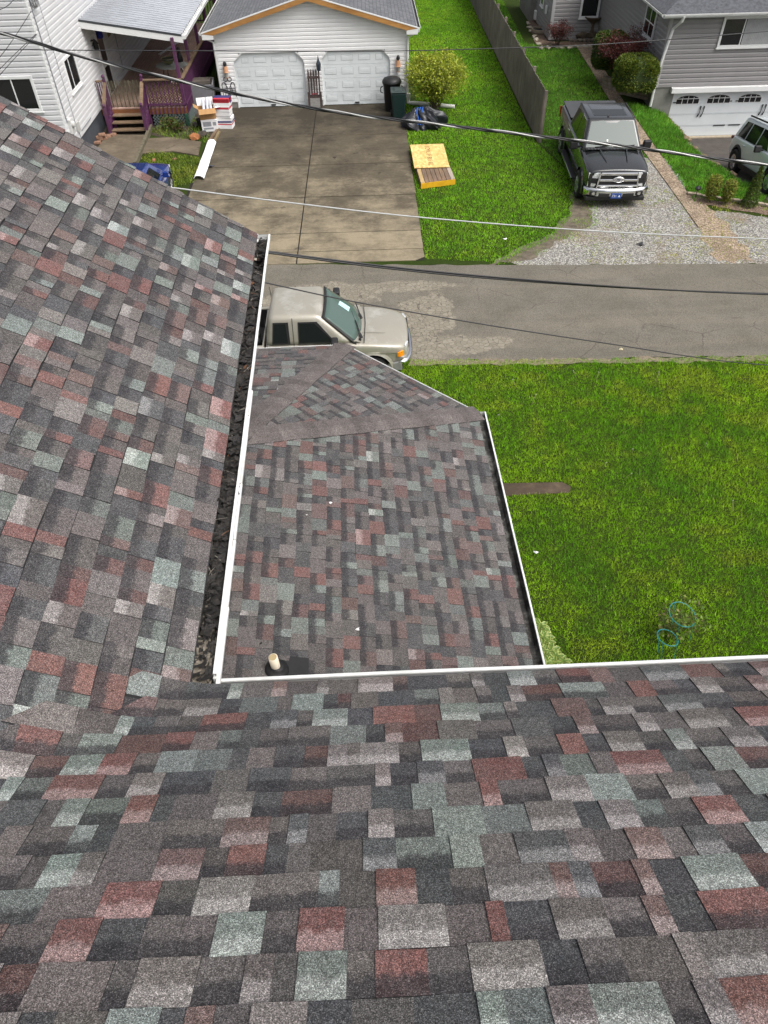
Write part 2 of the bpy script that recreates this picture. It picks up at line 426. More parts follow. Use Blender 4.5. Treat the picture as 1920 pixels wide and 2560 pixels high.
# ---- lower porch roof with a chamfered corner
ZC = 4.45; sC = math.radians(15.5)
def inn(a, b, c):
    d = (b-a).normalized(); h = Vector((-d.y, d.x, 0)); 
    if h.dot(c-a) < 0: h = -h
    return d, h*math.cos(sC) + _z*math.sin(sC)
P1, P2, P3 = G(1193,1033,ZC), G(862,864,ZC), G(640,873,ZC)
Ef = G(1331,1655,ZC); U1 = (P1-Ef).normalized(); E0 = Ef - U1*((Ef.y-(VC.y-.34))/U1.y)
XW = wx; P3 = P2 + (P3-P2)*((XW-P2.x)/(P3.x-P2.x))
ctr = Vector((-1, 4, ZC)); U1, V1 = inn(E0, P1, ctr); U2, V2 = inn(P1, P2, ctr); U3, V3 = inn(P2, P3, ctr)
N1 = U1.cross(V1); N2 = U2.cross(V2); N3 = U3.cross(V3)
A_ = Matrix((N1, N2, N3)); T = A_.inverted() @ Vector((N1.dot(E0), N2.dot(P1), N3.dot(P2)))
uv = lambda p, O, U, V: ((p-O).dot(U), (p-O).dot(V))
XW = T.x - .01
vw = (E0.x - XW)/abs(V1.x)
Wn = E0 + V1*vw
porch = [(0,0), uv(P1,E0,U1,V1), uv(T,E0,U1,V1), (uv(T,E0,U1,V1)[0]-.0, max(vw, uv(T,E0,U1,V1)[1])), (0, vw)]
s1 = shingles('porch_roof', E0, U1, V1, [porch[0], porch[1], porch[2], porch[4]], house, dark=.6, light=.05, mute=.22); s1['label'] = 'lower porch roof slope draining to the right'
s2 = shingles('porch_roof', P1, U2, V2, [(0,0), uv(P2,P1,U2,V2), uv(T,P1,U2,V2)], house, dark=.6, light=.05, mute=.28); s2['label'] = 'triangular corner slope between two hips'
P3e = P2 + U3*((-2.6-P2.x)/U3.x); S3e = P3e + V3*((P3e.y-(a1.y-.33))/abs(V3.y))
s3 = shingles('porch_roof', P2, U3, V3, [(0,0), uv(P3e,P2,U3,V3), uv(S3e,P2,U3,V3), uv(T,P2,U3,V3)], house, dark=.5, light=.04, mute=.28); s3['label'] = 'far end slope of the porch roof'
def cap_mat(k=1.0):
    n = N('cap granules'); c = n.ramp(n.noise(7, 7, .75), [(.3, (.078,.068,.065)), (.55, (.105,.093,.089)), (.8, (.135,.121,.117))])
    v = n.new('ShaderNodeTexVoronoi'); v.inputs['Scale'].default_value = 300; n.link(n.tc(), v.inputs['Vector'])
    c = n.mix(1.0, c, n.ramp(n.sep(v.outputs['Color'])[0], [(0.0, .35*k), (.5, .9*k), (1.0, 2.1*k)]), 'MULTIPLY')
    n.color(c).rough(.93).spec(.2); return n.m
M_CAP = cap_mat(); M_CAP2 = cap_mat(.86); M_CAP3 = cap_mat(1.14)
def caps(P, Tt, Na, Nb, name='hip_cap', hw=.15):
    d = (Tt-P); L = d.length; d.normalize()
    # directions across each plane, square to the hip
    ca = Na.cross(d).normalized(); cb = Nb.cross(d).normalized()
    if ca.z > 0: ca = -ca
    if cb.z > 0: cb = -cb
    g = MB(); e = .143; k = int(L/e)+1
    for i in range(k):
        s0 = i*e - .03; s1_ = min(L+.06, (i+1)*e + .05)
        j0, j1 = random.uniform(-.006,.006), random.uniform(-.006,.006)
        cm = random.choice((0,0,2,3)); A0 = P + d*s0 + _z*.024; A1 = P + d*s1_ + _z*.013
        la, lb = hw + j0, hw + j1; zz = _z*.004
        for c_, l_ in ((ca, la), (cb, lb)):
            n_ = -c_.cross(d); n_ = n_ if n_.z > 0 else -n_
            o0, o1 = A0 + c_*l_ - n_*.006, A1 + c_*l_ - n_*.004
            g.mat(cm).quad(A0, o0, o1, A1)
            g.mat(1).quad(o0, o0 - n_*.011, o1 - n_*.006, o1); g.quad(A0, A0 - n_*.006, o0 - n_*.006, o0)
        g.mat(0)
    return g.build(name, [M_CAP, M_EDGE, M_CAP2, M_CAP3], house, fix=False)
caps(P1, T, N1, N2); caps(P2, T, N2, N3)
# white drip edges on the chamfer and the far end, gutter on the long eave
dr = MB()
for a, b in ((P1, P2), (P2, P3e)):
    d = (b-a).normalized(); o_ = Vector((d.y, -d.x, 0)); o_ = o_ if (a-ctr).dot(o_) > 0 else -o_
    dr.prism([a + o_*.018 + _z*.002, b + o_*.018 + _z*.002, b + o_*.027 + _z*.002, a + o_*.027 + _z*.002], (0,0,-.17))
dr.build('drip_edge', M_WHITE, house)
o1 = Vector((U1.y, -U1.x, 0)); o1 = o1 if (P1-ctr).dot(o1) > 0 else -o1
gC = gutter(E0 + o1*.004, P1 + U1*.03 + o1*.004, o1, house, -.012); gC['label'] = 'stained gutter of the porch roof'
pw = MB(); ins = lambda p: p + (ctr - p).normalized()*.35
b_ = [Vector((x.x, x.y, 0)) for x in (E0, P1, P2, P3)]; b_ = [Vector((ins(x + _z*ZC).x, ins(x + _z*ZC).y, 0)) for x in b_]
pw.prism([Vector((wx,E0.y,0)), Vector((b_[0].x, E0.y, 0)), b_[1], b_[2], Vector((wx, b_[3].y, 0))], (0,0,ZC-.2)); pw.build('porch_wall', M_SIDE, house)
# ---- vent pipe through the porch roof
M_PVC = plain('aged pvc', (.74,.66,.52), .45, .08, 12); M_RUB = plain('black rubber', (.012,.012,.013), .6, .2, 20)
vb = GP(692,1676,E0,N1); lean = Vector((-.04,.02,1)).normalized()
vp = MB(); vp.tube([vb - lean*.05, vb + lean*.185], .036, 18, True); pv = vp.build('vent_pipe', M_PVC, house, True)
hl = MB(); hl.tube([vb + lean*.1852, vb + lean*.1862], .029, 18, True); hl.build('pipe_bore', plain('dark pipe bore', (.42,.33,.18), .8, .1, 9), pv)
bt = MB(); Mb = Matrix.Translation(vb) @ N1.to_track_quat('Z','Y').to_matrix().to_4x4()
bt.lathe([(.095,.008),(.095,.016),(.078,.026),(.070,.034),(.062,.036),(.050,.060),(.040,.066)], 24, Mb); bo = bt.build('pipe_boot', M_RUB, pv, True)
ft = MB(); Q = lambda u, v, h: vb + U1*u + V1*v + N1*h
sgn = 1 if N1.z > 0 else -1
ft.prism([Q(-.10,-.25,.013*sgn), Q(-.06,.06,.013*sgn), Q(.10,.06,.013*sgn), Q(.085,-.09,.013*sgn), Q(.13,-.10,.013*sgn), Q(.13,-.25,.013*sgn)], N1*.003*sgn); ft.build('boot_flashing', M_RUB, pv)
# ---- litter in the gutters (nobody could count it)
M_LIT = N('wet black leaf litter'); _f = M_LIT.noise(26, 6, .75); M_LIT.color(M_LIT.ramp(_f, [(.3, (.006,.006,.006)), (.6, (.022,.019,.016)), (.8, (.07,.055,.04))])).rough(M_LIT.ramp(M_LIT.noise(9, 4), [(.35, .25), (.6, .8)])); M_LIT.bump(_f, .9, .02); M_LIT = M_LIT.m
M_GRAN = plain('washed granules', (.17,.15,.12), .95, .3, 60, bump=.6, bscale=150)
def litter(O, U, out, L, z0, seed, amp=.03):
    nu = int(L/.012); nw = 9; r = np.random.default_rng(seed)
    uu, ww = np.meshgrid(np.linspace(.0, L, nu), np.linspace(-.012, .086, nw), indexing='ij')
    hh = z0 + amp*(vnoise(uu+seed, ww, .05, seed)-.5) + amp*.9*(vnoise(uu, ww+3, .018, seed+1)-.5) + .02*(vnoise(uu, ww*0, .35, seed+2)-.5)
    Vv = np.array(O)[None,:] + uu.reshape(-1,1)*np.array(U) + ww.reshape(-1,1)*np.array(out) + hh.reshape(-1,1)*np.array((0,0,1.))
    idx = np.arange(nu*nw).reshape(nu, nw); F = np.stack([idx[:-1,:-1], idx[1:,:-1], idx[1:,1:], idx[:-1,1:]], -1).reshape(-1,4)
    g = MB(); g.v = [tuple(p) for p in Vv]; g.f = [list(map(int, f)) for f in F]
    g.m = [1 if (g.v[f[0]][1] < VC.y+.5*random.random()*(1 if out[0] > .5 else 0) or (out[1] > .5 and g.v[f[0]][0] < VC.x + .45 + .2*random.random())) else 0 for f in g.f]
    for i in range(int(L*75)):
        u = random.uniform(.03, L-.03); x = random.uniform(-.005, .08); s_ = random.uniform(.010,.034)
        c = Vector(O) + Vector(U)*u + Vector(out)*x + _z*(z0 + amp*.55 + random.uniform(-.005,.012))
        e1 = Vector((random.gauss(0,1), random.gauss(0,1), random.gauss(0,.35))).normalized(); e2 = e1.cross(Vector((random.gauss(0,.3),random.gauss(0,.3),1))).normalized()
        rr = random.random(); g.mat(2 if rr < .022 else (3 if rr < .04 else 0)); s_ *= 1.0 if rr < .04 else random.uniform(1.0,1.9)
        g.add([c - e1*s_, c + e2*s_*.55 + _z*.004, c + e1*s_*.9, c - e2*s_*.5 + _z*.003], [(0,1,2),(0,2,3)])
    for i in range(int(L*22)):
        c = Vector(O) + Vector(U)*random.uniform(.03, L-.03) + Vector(out)*random.uniform(0, .07) + _z*(z0 + amp*.75); e1 = (Vector((random.gauss(0,1), random.gauss(0,1), random.gauss(0,.15)))).normalized()*random.uniform(.015,.06)
        g.mat(random.choice((0,0,0,1,2,3))).tube([c-e1, c+Vector((0,0,.004)), c+e1], .0014, 3)
    return g
lt = litter(VC, UA, oA, LA-.01, -.042, 3); 
mt_ = [M_LIT, M_GRAN, plain('bleached leaf', (.34,.31,.26), .7, .2, 30), plain('tan leaf', (.16,.075,.035), .8, .2, 30)]
tag(lt.build('leaf_litter', mt_, fix=False), 'black rotting leaves packed in the gutter of the left wing', 'leaf litter', kind='stuff')
lt = litter(VC + UB*.12 + oB*-.045, UB, oB, 1.9, -.122, 9, .022)
tag(lt.build('leaf_litter', mt_, fix=False), 'brown grit and moss lying in the gutter below the near slope', 'leaf litter', kind='stuff')
# ================================================================== GROUND
# the far right drive drops below the street; everything else is level
def smooth(t): t = np.clip(t, 0, 1); return t*t*(3-2*t)
_bpx = [(1920,497),(1905,485),(1880,463),(1851,453),(1827,431),(1772,401),(1735,370),(1713,348),(1688,312),(1662,284)]
def drive_z(Y):
    return -1.28*np.clip((np.asarray(Y, float)-22.2)/(30.2-22.2), 0, 1)
def edge_z(Y):                                      # height of the lawn edge over the drive, held by the stones
    return np.minimum(0, drive_z(Y) + .04 + np.clip((np.asarray(Y, float)-24.6)*.24, 0, .95))
def _solve(px, py, zf=None):
    z = 0.0
    for _ in range(20):
        p = G(px, py, z); z = float((zf or drive_z)(p.y))
    return p
_bp = [_solve(*q, edge_z) for q in _bpx]
BY = np.array([p.y for p in _bp]); BX = np.array([p.x for p in _bp]); _o = np.argsort(BY); BY, BX = BY[_o], BX[_o]
def bank_x(Y): return np.interp(Y, BY, BX)
def gz(X, Y):
    X = np.asarray(X, float); Y = np.asarray(Y, float)
    xb = bank_x(Y); zd = drive_z(Y); x0 = np.minimum(10.75, xb-.25)
    t = np.clip((X-x0)/np.maximum(xb-x0, .05), 0, 1)
    z = np.where(X < x0, 0.0, np.where(X < xb, (t**1.3)*edge_z(Y), zd))
    return np.where((Y > 22.2) & (Y < 33) & (X > x0), z, np.where((Y >= 33) & (X > x0), -0.0, 0.0))
def gzs(x, y): return float(gz(x, y))
def grassmat(name, a, b, c, s=1.0):
    n = N(name); f = n.noise(.55*s, 6, .65); f2 = n.noise(9*s, 5, .7)
    col = n.mix(n.ramp(f, [(.35, 0.0), (.65, 1.0)]), a, b); col = n.mix(n.ramp(f2, [(.35, 0.0), (.7, .7)]), col, c)
    n.color(col).rough(.95).spec(.1); n.bump(n.noise(60, 4), .8, .03); return n.m
M_SOD = grassmat('turf base', (.026,.050,.007), (.036,.056,.008), (.022,.032,.007))
def grid(name, xs, ys, zf, mats, kind='structure'):
    X, Y = np.meshgrid(xs, ys, indexing='ij'); Z = zf(X, Y); nx, ny = X.shape
    V = np.stack([X, Y, Z], -1).reshape(-1,3); i = np.arange(nx*ny).reshape(nx, ny)
    F = np.stack([i[:-1,:-1], i[1:,:-1], i[1:,1:], i[:-1,1:]], -1).reshape(-1,4)
    return tag(npmesh(name, V, F, mats, smooth=True), kind=kind)
xs = np.concatenate([[-400,-150,-60,-30], np.arange(-16, 9.9, 1.0), np.arange(10, 18, .12), [20,24,30,60,150,400]])
ys = np.concatenate([[-400,-100,-30], np.arange(0, 20, 1.5), np.arange(20, 34, .15), [36,40,50,60,80,150,400]])
grid('lawn', xs, ys, gz, M_SOD)
def sheet(name, edge, mats, lift, kind='structure', sub=None, zf=None):
    # flat polygon sheet a little above the ground, edge = list of (x, y)
    me = bpy.data.meshes.new(name); bm = bmesh.new()
    vs = [bm.verts.new((x, y, 0)) for x, y in edge]; f = bm.faces.new(vs)
    bmesh.ops.triangulate(bm, faces=[f])
    if sub: bmesh.ops.subdivide_edges(bm, edges=bm.edges[:], cuts=sub, use_grid_fill=True)
    bmesh.ops.recalc_face_normals(bm, faces=bm.faces)
    for v in bm.verts: v.co.z = lift + (zf(v.co.x, v.co.y) if zf else 0)
    for f in bm.faces:
        if f.normal.z < 0: f.normal_flip()
    bm.to_mesh(me); bm.free(); me.materials.append(mats)
    o = bpy.data.objects.new(name, me); COL.objects.link(o); return tag(o, kind=kind)
def ragged(pts, step=.25, amp=.12, seed=1, closed=True):
    r = random.Random(seed); out = []; n = len(pts)
    for i in range(n if closed else n-1):
        a = Vector((*pts[i],)).to_2d() if len(pts[i]) == 2 else Vector(pts[i][:2]); b = Vector(pts[(i+1)%n][:2])
        L = (b-a).length; k = max(1, int(L/step)); d = (b-a)/k; nn = Vector((-d.y, d.x)).normalized() if L else Vector((0,0))
        for j in range(k):
            p = a + d*j + nn*(r.uniform(-amp, amp) if j else 0); out.append((p.x, p.y))
    return out
# ---- road
def road_mat():
    n = N('worn asphalt'); o = n.sep()
    f = n.noise(.8, 7, .7); col = n.ramp(f, [(.3, (.100,.092,.074)), (.55, (.128,.117,.096)), (.75, (.155,.142,.118))])
    st = n.noise(1.0, 5, .6, n.mapping((.12, 1.6, 1))); col = n.mix(n.ramp(st, [(.45, 0.0), (.7, .35)]), col, (.19,.17,.13))
    fine = n.voro(110, out='Color'); col = n.mix(1.0, col, n.ramp(n.sep(fine)[0], [(0, .62), (.5, 1.0), (1, 1.5)]), 'MULTIPLY')
    # alligator cracking where the surface is worn out, around and ahead of the pickup
    def blob(cx, cy, rx, ry):
        a = n.math('DIVIDE', n.math('SUBTRACT', o[0], cx), rx); b = n.math('DIVIDE', n.math('SUBTRACT', o[1], cy), ry)
        return n.math('SUBTRACT', 1.0, n.math('ADD', n.math('MULTIPLY', a, a), n.math('MULTIPLY', b, b)))
    ms = None
    for q in ((-1.2,17.55,1.6,.75), (.9,17.9,1.6,.32), (1.25,16.6,.75,.8), (1.1,15.6,.8,1.0), (2.1,15.0,1.0,.45), (1.0,14.7,.9,.5), (-2.6,17.1,1.2,.6), (3.0,15.1,.5,.3), (1.7,16.5,.5,1.2)):
        b = blob(*q); ms = b if ms is None else n.math('MAXIMUM', ms, b)
    ms = n.math('ADD', ms, n.math('MULTIPLY', n.math('SUBTRACT', n.noise(2.6, 5, .7), .5), 2.6))
    worn = n.new('ShaderNodeMapRange'); n.link(ms, worn.inputs[0]); worn.inputs[1].default_value = .12; worn.inputs[2].default_value = .38
    warp = n.new('ShaderNodeVectorMath', operation='ADD'); n.link(n.tc(), warp.inputs[0])
    nz = n.new('ShaderNodeTexNoise'); nz.inputs['Scale'].default_value = 6; n.link(n.tc(), nz.inputs['Vector'])
    sc = n.new('ShaderNodeVectorMath', operation='SCALE'); n.link(nz.outputs['Color'], sc.inputs[0]); sc.inputs['Scale'].default_value = .12; n.link(sc.outputs[0], warp.inputs[1])
    ed = n.voro(8.0, 'DISTANCE_TO_EDGE', warp.outputs[0])
    cell = n.mix(n.ramp(n.sep(n.voro(8.0, 'F1', warp.outputs[0], 'Color'))[0], [(0, 0.0), (1, 1.0)]), (.175,.158,.122), (.25,.228,.18))
    cell = n.mix(n.ramp(n.noise(14, 5, .7), [(.4, 0.0), (.7, .7)]), cell, (.19,.17,.14))
    cr = n.ramp(ed, [(.0, 0.0), (.06, 1.0)]); cell = n.mix(cr, (.075,.066,.055), cell)
    col = n.mix(worn.outputs[0], col, cell)
    # hairline cracks further on
    big = n.voro(.55, 'DISTANCE_TO_EDGE', warp.outputs[0]); hl_ = n.math('MULTIPLY', n.ramp(big, [(.0, 1.0), (.010, 0.0)]), n.ramp(n.noise(.5, 2), [(.5, 0.0), (.6, 1.0)]))
    col = n.mix(n.math('MULTIPLY', hl_, .75), col, (.055,.048,.04))
    n.color(col).rough(.9).spec(.2); n.bump(n.noise(120, 3), .35, .006); return n.m
ry0 = [( -60, G(600,905).y), (G(1030,902).x, G(1030,902).y), (G(1500,898).x, G(1500,898).y), (G(1920,891).x, G(1920,891).y), (60, G(1920,891).y-.9)]
ry1 = [(60, G(1920,657).y+.3), (G(1920,659).x, G(1920,659).y), (G(1300,663).x, G(1300,663).y), (G(700,664).x, G(700,664).y+.05), (-60, G(700,664).y+.05)]
road_edge = ragged(ry0, .35, .05, 3, False) + ragged(ry1, .35, .035, 4, False) + [(-60, G(700,664).y+.05)]
road = sheet('road', road_edge, road_mat(), .010)
vp_ = [G(x, y) for x, y in ((1000,905),(1160,903),(1400,901),(1650,897),(1930,893))]
sheet('road_verge', ragged([(p.x, p.y+.05) for p in vp_], .14, .07, 61, False) + [(vp_[-1].x, vp_[-1].y-.2)] + ragged([(p.x, p.y-.16) for p in reversed(vp_)], .2, .06, 62, False), plain('dry verge dirt', (.20,.165,.115), .95, .35, 14, bump=.6, bscale=50), .0125)
# ---- concrete driveway in slabs
def conc_mat(name, dark, mid, light, grad=None):
    n = N(name); o = n.sep()
    st = n.noise(.75, 6, .62); s2 = n.noise(1.0, 8, .72, n.mapping((1.6, 3.4, 1))); s3 = n.noise(9, 8, .8)
    f = n.math('ADD', n.math('MULTIPLY', n.math('SUBTRACT', st, .5), 1.05), n.math('ADD', n.math('MULTIPLY', n.math('SUBTRACT', s2, .5), .6), n.math('ADD', .5, n.math('MULTIPLY', n.math('SUBTRACT', s3, .5), .5))))
    if grad:
        g = n.math('DIVIDE', n.math('SUBTRACT', o[1], grad[0]), grad[1]-grad[0]); f = n.math('ADD', f, n.math('MULTIPLY', n.math('SUBTRACT', .45, g), .62))
    col = n.ramp(f, [(.14, dark), (.48, mid), (.84, light)])
    col = n.mix(n.ramp(n.noise(30, 5, .7), [(.35, 0.0), (.75, .35)]), col, tuple(x*.55 for x in mid))
    col = n.mix(n.ramp(n.noise(1.7, 3, .5), [(.66, 0.0), (.72, .55)]), col, tuple(x*.7 for x in dark))
    n.color(col).rough(.88).spec(.25); n.bump(n.noise(50, 4), .2, .006); return n.m
M_CONC = conc_mat('stained concrete', (.036,.030,.021), (.100,.084,.058), (.27,.228,.155), (G(900,660).y, 32.3))
M_DIRT = plain('dark joint dirt', (.014,.011,.008), .95, .3, 9)
jy = [G(765,660.5).y, G(765,631).y, G(765,584.5).y, G(765,494.5).y, G(772,414).y, G(789,341).y, 32.74]
dl = [G(486,500), G(575,310)]; DXL = -5.92; DXR = G(1040,500).x
def jx(y): return lerp(G(741,660).x, G(789,289).x, (y-G(741,660).y)/(G(789,289).y-G(741,660).y))
dv = MB()
for i in range(len(jy)-1):
    y0, y1 = jy[i]+.020, jy[i+1]-.020
    z = .02 + random.uniform(0, .006)
    for s_ in (0, 1):
        xa0, xa1 = (DXL, DXL) if s_ == 0 else (jx(y0)+.018, jx(y1)+.018)
        xb0, xb1 = (jx(y0)-.018, jx(y1)-.018) if s_ == 0 else (DXR+.02, DXR)
        p = [(xa0,y0,z), (xb0,y0,z), (xb1,y1,z), (xa1,y1,z)]
        if i == 0 and s_ == 1: p = [(xa0,y0,z), (xb0-.28,y0,z), (xb0,y0+.2,z), (xb1,y1,z), (xa1,y1,z)]
        if i == 0 and s_ == 0: p[0] = (DXL-.6, y0, z)
        dv.prism(p, (0,0,-.05))
tag(dv.build('driveway', M_CONC, bevel=.008), kind='structure')
sheet('driveway_bed', [(DXL-.1,jy[0]+.02), (DXR,jy[0]+.02), (DXR,jy[-1]-.02), (DXL-.1,jy[-1]-.02)], M_DIRT, .006)
# ---- gravel drive of the right neighbour
def gravel_mat():
    n = N('pale gravel'); v = n.new('ShaderNodeTexVoronoi'); v.inputs['Scale'].default_value = 36; n.link(n.tc(), v.inputs['Vector']); s_ = n.sep(v.outputs['Color'])
    col = n.ramp(s_[0], [(.0, (.07,.066,.06)), (.3, (.135,.130,.118)), (.7, (.26,.252,.23)), (1, (.48,.47,.43))])
    col = n.mix(n.ramp(n.noise(.9, 6, .7), [(.50, 0.0), (.68, .75)]), col, n.mix(s_[1], (.11,.085,.055), (.23,.18,.12)))
    col = n.mix(n.ramp(n.noise(1.3, 7, .75, n.mapping((1,1.4,1))), [(.60, 0.0), (.70, .8)]), col, (.10,.125,.025))
    n.color(col).rough(.9).spec(.2); n.bump(v.outputs['Distance'], .5, .012); return n.m
M_GRAVEL = gravel_mat()
W = lambda *q: [(lambda p: (p.x, p.y))(G(*t)) for t in q]
gpoly = W((1255,650),(1380,600),(1432,540),(1440,500),(1425,440),(1432,395),(1660,395),(1690,430)) + W((1760,540),(1765,522),(1850,532),(1930,548)) + [(16, G(1930,548).y), (60,21.0), (60, ry1[0][1]-.05), (G(1920,659).x, G(1920,659).y-.03), (G(1300,663).x, G(1300,663).y-.03)]
sheet('bare_soil', ragged(W((1215,664),(1290,622),(1380,585),(1425,530),(1432,480),(1475,500),(1480,560),(1400,600),(1330,650)),.2,.12,18), plain('packed brown dirt', (.125,.105,.075), .95, .35, 4, bump=.6, bscale=40), .0085)
gravel = sheet('gravel_drive', ragged(gpoly, .22, .09, 8), M_GRAVEL, .006)
# ---- exposed aggregate strip beside the black pickup
def agg_mat():
    n = N('exposed aggregate'); v = n.new('ShaderNodeTexVoronoi'); v.inputs['Scale'].default_value = 30; n.link(n.tc(), v.inputs['Vector']); s_ = n.sep(v.outputs['Color'])
    col = n.ramp(s_[0], [(0, (.11,.085,.06)), (.5, (.25,.195,.14)), (1, (.45,.36,.27))]); col = n.mix(n.ramp(n.noise(.8, 5, .6), [(.4, 0.0), (.7, .6)]), col, (.12,.09,.065))
    n.color(col).rough(.92).spec(.15); n.bump(v.outputs['Distance'], .5, .015); return n.m
M_AGG = agg_mat()
sheet('gravel_drive', ragged(W((1700,480),(1745,480),(1790,530),(1875,632),(1885,654),(1795,655),(1752,590)), .2, .14, 44), M_AGG, .0105)
Wl = [G(1443,120), G(1521,246), G(1600,368), G(1682,481), G(1745,570)]; Wr = [G(1478,120), G(1553,246), G(1632,362), G(1716,481), G(1778,560)]
pv = MB(); NS = 17
def along(P, t):
    t = t*(len(P)-1); i = min(int(t), len(P)-2); return P[i].lerp(P[i+1], t-i)
for i in range(NS):
    t0, t1 = (i+.012)/NS, (i+1-.012)/NS
    a, b, c, d = along(Wl,t0), along(Wr,t0), along(Wr,t1), along(Wl,t1); z = .03 + random.uniform(0,.008)
    pv.prism([(p.x, p.y, z) for p in (a,b,c,d)], (0,0,-.06))
tag(pv.build('paved_path', M_AGG, bevel=.006), kind='structure')

# ================================================================== GRASS (stuff)
def inpoly(px, py, poly):
    r = np.zeros(px.shape, bool); n = len(poly)
    for i in range(n):
        x0, y0 = poly[i]; x1, y1 = poly[(i+1)%n]
        c = ((y0 > py) != (y1 > py)) & (px < (x1-x0)*(py-y0)/((y1-y0) if y1 != y0 else 1e-9) + x0); r ^= c
    return r
GAIN = 2.15
def blade_mat():
    n = N('grass blade'); a = n.new('ShaderNodeAttribute', attribute_name='col'); n.color(a.outputs['Color']).rough(.95).spec(.0)
    tr = n.new('ShaderNodeBsdfTranslucent'); n.link(n.mix(1.0, a.outputs['Color'], (1.3,1.25,.5), 'MULTIPLY'), tr.inputs[0])
    mx = n.new('ShaderNodeMixShader'); mx.inputs[0].default_value = .35
    n.link(n.p.outputs[0], mx.inputs[1]); n.link(tr.outputs[0], mx.inputs[2]); n.link(mx.outputs[0], n.out.inputs[0]); return n.m
M_BLADE = blade_mat()
def grass(label, poly, dens, hgt, wid, pal, seed, holes=(), clump=.075, lift=0.0, zf=gz, fn=None):
    r = np.random.default_rng(seed); P = np.array(poly); x0, y0 = P.min(0); x1, y1 = P.max(0)
    n = int((x1-x0)*(y1-y0)*dens); X = r.uniform(x0, x1, n); Y = r.uniform(y0, y1, n)
    k = inpoly(X, Y, poly)
    for h in holes: k &= ~inpoly(X, Y, h)
    X, Y = X[k], Y[k]; n = len(X)
    p1 = vnoise(X, Y, 1.7, seed+1)*.6 + vnoise(X, Y, .55, seed+2)*.4; p2 = vnoise(X, Y, .9, seed+3)*.6 + vnoise(X, Y, .22, seed+4)*.4; p3 = vnoise(X, Y, 2.6, seed+5)*.55 + vnoise(X, Y, .35, seed+6)*.45
    if fn is not None:
        kk = r.random(n) < fn(X, Y); X, Y, p1, p2, p3 = X[kk], Y[kk], p1[kk], p2[kk], p3[kk]; n = len(X)
    Z = zf(X, Y) + lift
    a = r.uniform(0, 2*np.pi, n); lean = r.uniform(.15, 1.0, n); h = hgt*r.uniform(.5, 1.25, n)*(.45+.6*p2+.5*vnoise(X+50, Y+50, clump, seed+9)); wd = wid*r.uniform(.6, 1.3, n)
    t = r.uniform(0, 2*np.pi, n); ux, uy = np.cos(t)*wd/2, np.sin(t)*wd/2
    V = np.empty((n,3,3), np.float32)
    V[:,0] = np.stack([X-ux, Y-uy, Z-.006], -1); V[:,1] = np.stack([X+ux, Y+uy, Z-.006], -1)
    V[:,2] = np.stack([X+np.cos(a)*lean*h, Y+np.sin(a)*lean*h, Z+h*np.sqrt(np.maximum(.15, 1.1-lean*.75))], -1)
    ca, cb, cc, cd = [np.array(c) for c in pal]
    m1 = np.clip((p1-.36)/.28, 0, 1)[:,None]; m2 = np.clip((p2-.52)/.22, 0, 1)[:,None]; m3 = np.clip((p3-.60)/.16, 0, 1)[:,None]
    C = ca*(1-m1) + cb*m1; C = C*(1-m2*.7) + cc*m2*.7; C = C*(1-m3*.42) + cd*m3*.42
    C = C*r.uniform(.55, 1.5, n)[:,None]*GAIN*(.80+.40*vnoise(X+50, Y+50, clump, seed+9))[:,None]; dead = r.random(n) < .02; C[dead] = np.array((.24,.19,.085))
    C3 = np.repeat(C[:,None,:], 3, 1).reshape(-1,3)
    o = npmesh('grass', V.reshape(-1,3), np.arange(n*3).reshape(-1,3), M_BLADE, cols=C3)
    return tag(o, label, 'grass', kind='stuff')
# palettes: lush, light, dark clover, yellowed
PN = ((.085,.185,.010), (.135,.230,.013), (.055,.135,.013), (.225,.245,.028))
PF = ((.088,.200,.014), (.118,.228,.018), (.060,.145,.012), (.180,.245,.022))
PD = ((.055,.140,.018), (.080,.175,.022), (.040,.100,.016), (.110,.180,.026))
near = [(1.35,2.4), (9.5,2.4), (12.2, ry0[3][1]-.02)] + ragged([(x, y-.01) for x, y in reversed(ry0[1:4])], .11, .07, 66, False) + [(-1.8, G(1030,902).y+.03), (-1.8,9.3), (1.35,7.2)]
slab = [(G(1240,1212).x-.6, G(1240,1242).y), (G(1245,1243).x, G(1245,1243).y), (G(1330,1236).x,G(1330,1236).y), (G(1424,1233).x, G(1424,1233).y), (G(1427,1217).x, G(1427,1217).y), (G(1405,1206).x, G(1405,1206).y), (G(1245,1208).x-.6, G(1245,1208).y)]
grass('shaggy mown lawn in front of the house, green with yellow patches', near, 2900, .062, .0125, PN, 11, holes=(slab,))
lf = [(DXR+.03, jy[0]+.08), (G(1250,655).x, G(1250,655).y-.02)] + [tuple(q) for q in W((1375,602),(1425,545),(1435,500),(1432,440))] + [(6.25, 28.0), (6.3, 51), (DXR+.6, 51), (DXR+.6, 33.3), (DXR+.03, 32.4)]
grass('bright green lawn between the concrete driveway and the board fence', lf, 900, .07, .021, PF, 21, clump=.13)
rt_ = [(6.42, 28.0)] + [tuple(q) for q in W((1432,440),(1436,396),(1620,396))] + [(p.x-.03, p.y) for p in reversed(Wl[:3])] + [(9.2,40.4), (8.0,41), (8.2,51), (6.4,51)]
grass('deep green lawn of the grey house beside its path', rt_, 700, .085, .024, PD, 31, clump=.16)
bk = [(along(Wr,t).x+.04, along(Wr,t).y) for t in (.28,.45,.6,.75,.86)] + [(G(1765,525).x,G(1765,525).y), (G(1930,520).x, G(1930,520).y)] + list(zip(BX-.04, BY))
bk = bk[:5] + [(10.35,23.0), (11.0,22.65), (12.3,22.3)] + [(x-.05, y) for x, y in zip(BX, BY) if y > 22.4]
grass('long green grass on the bank above the sunken drive', bk, 900, .13, .026, PD, 41, clump=.2)
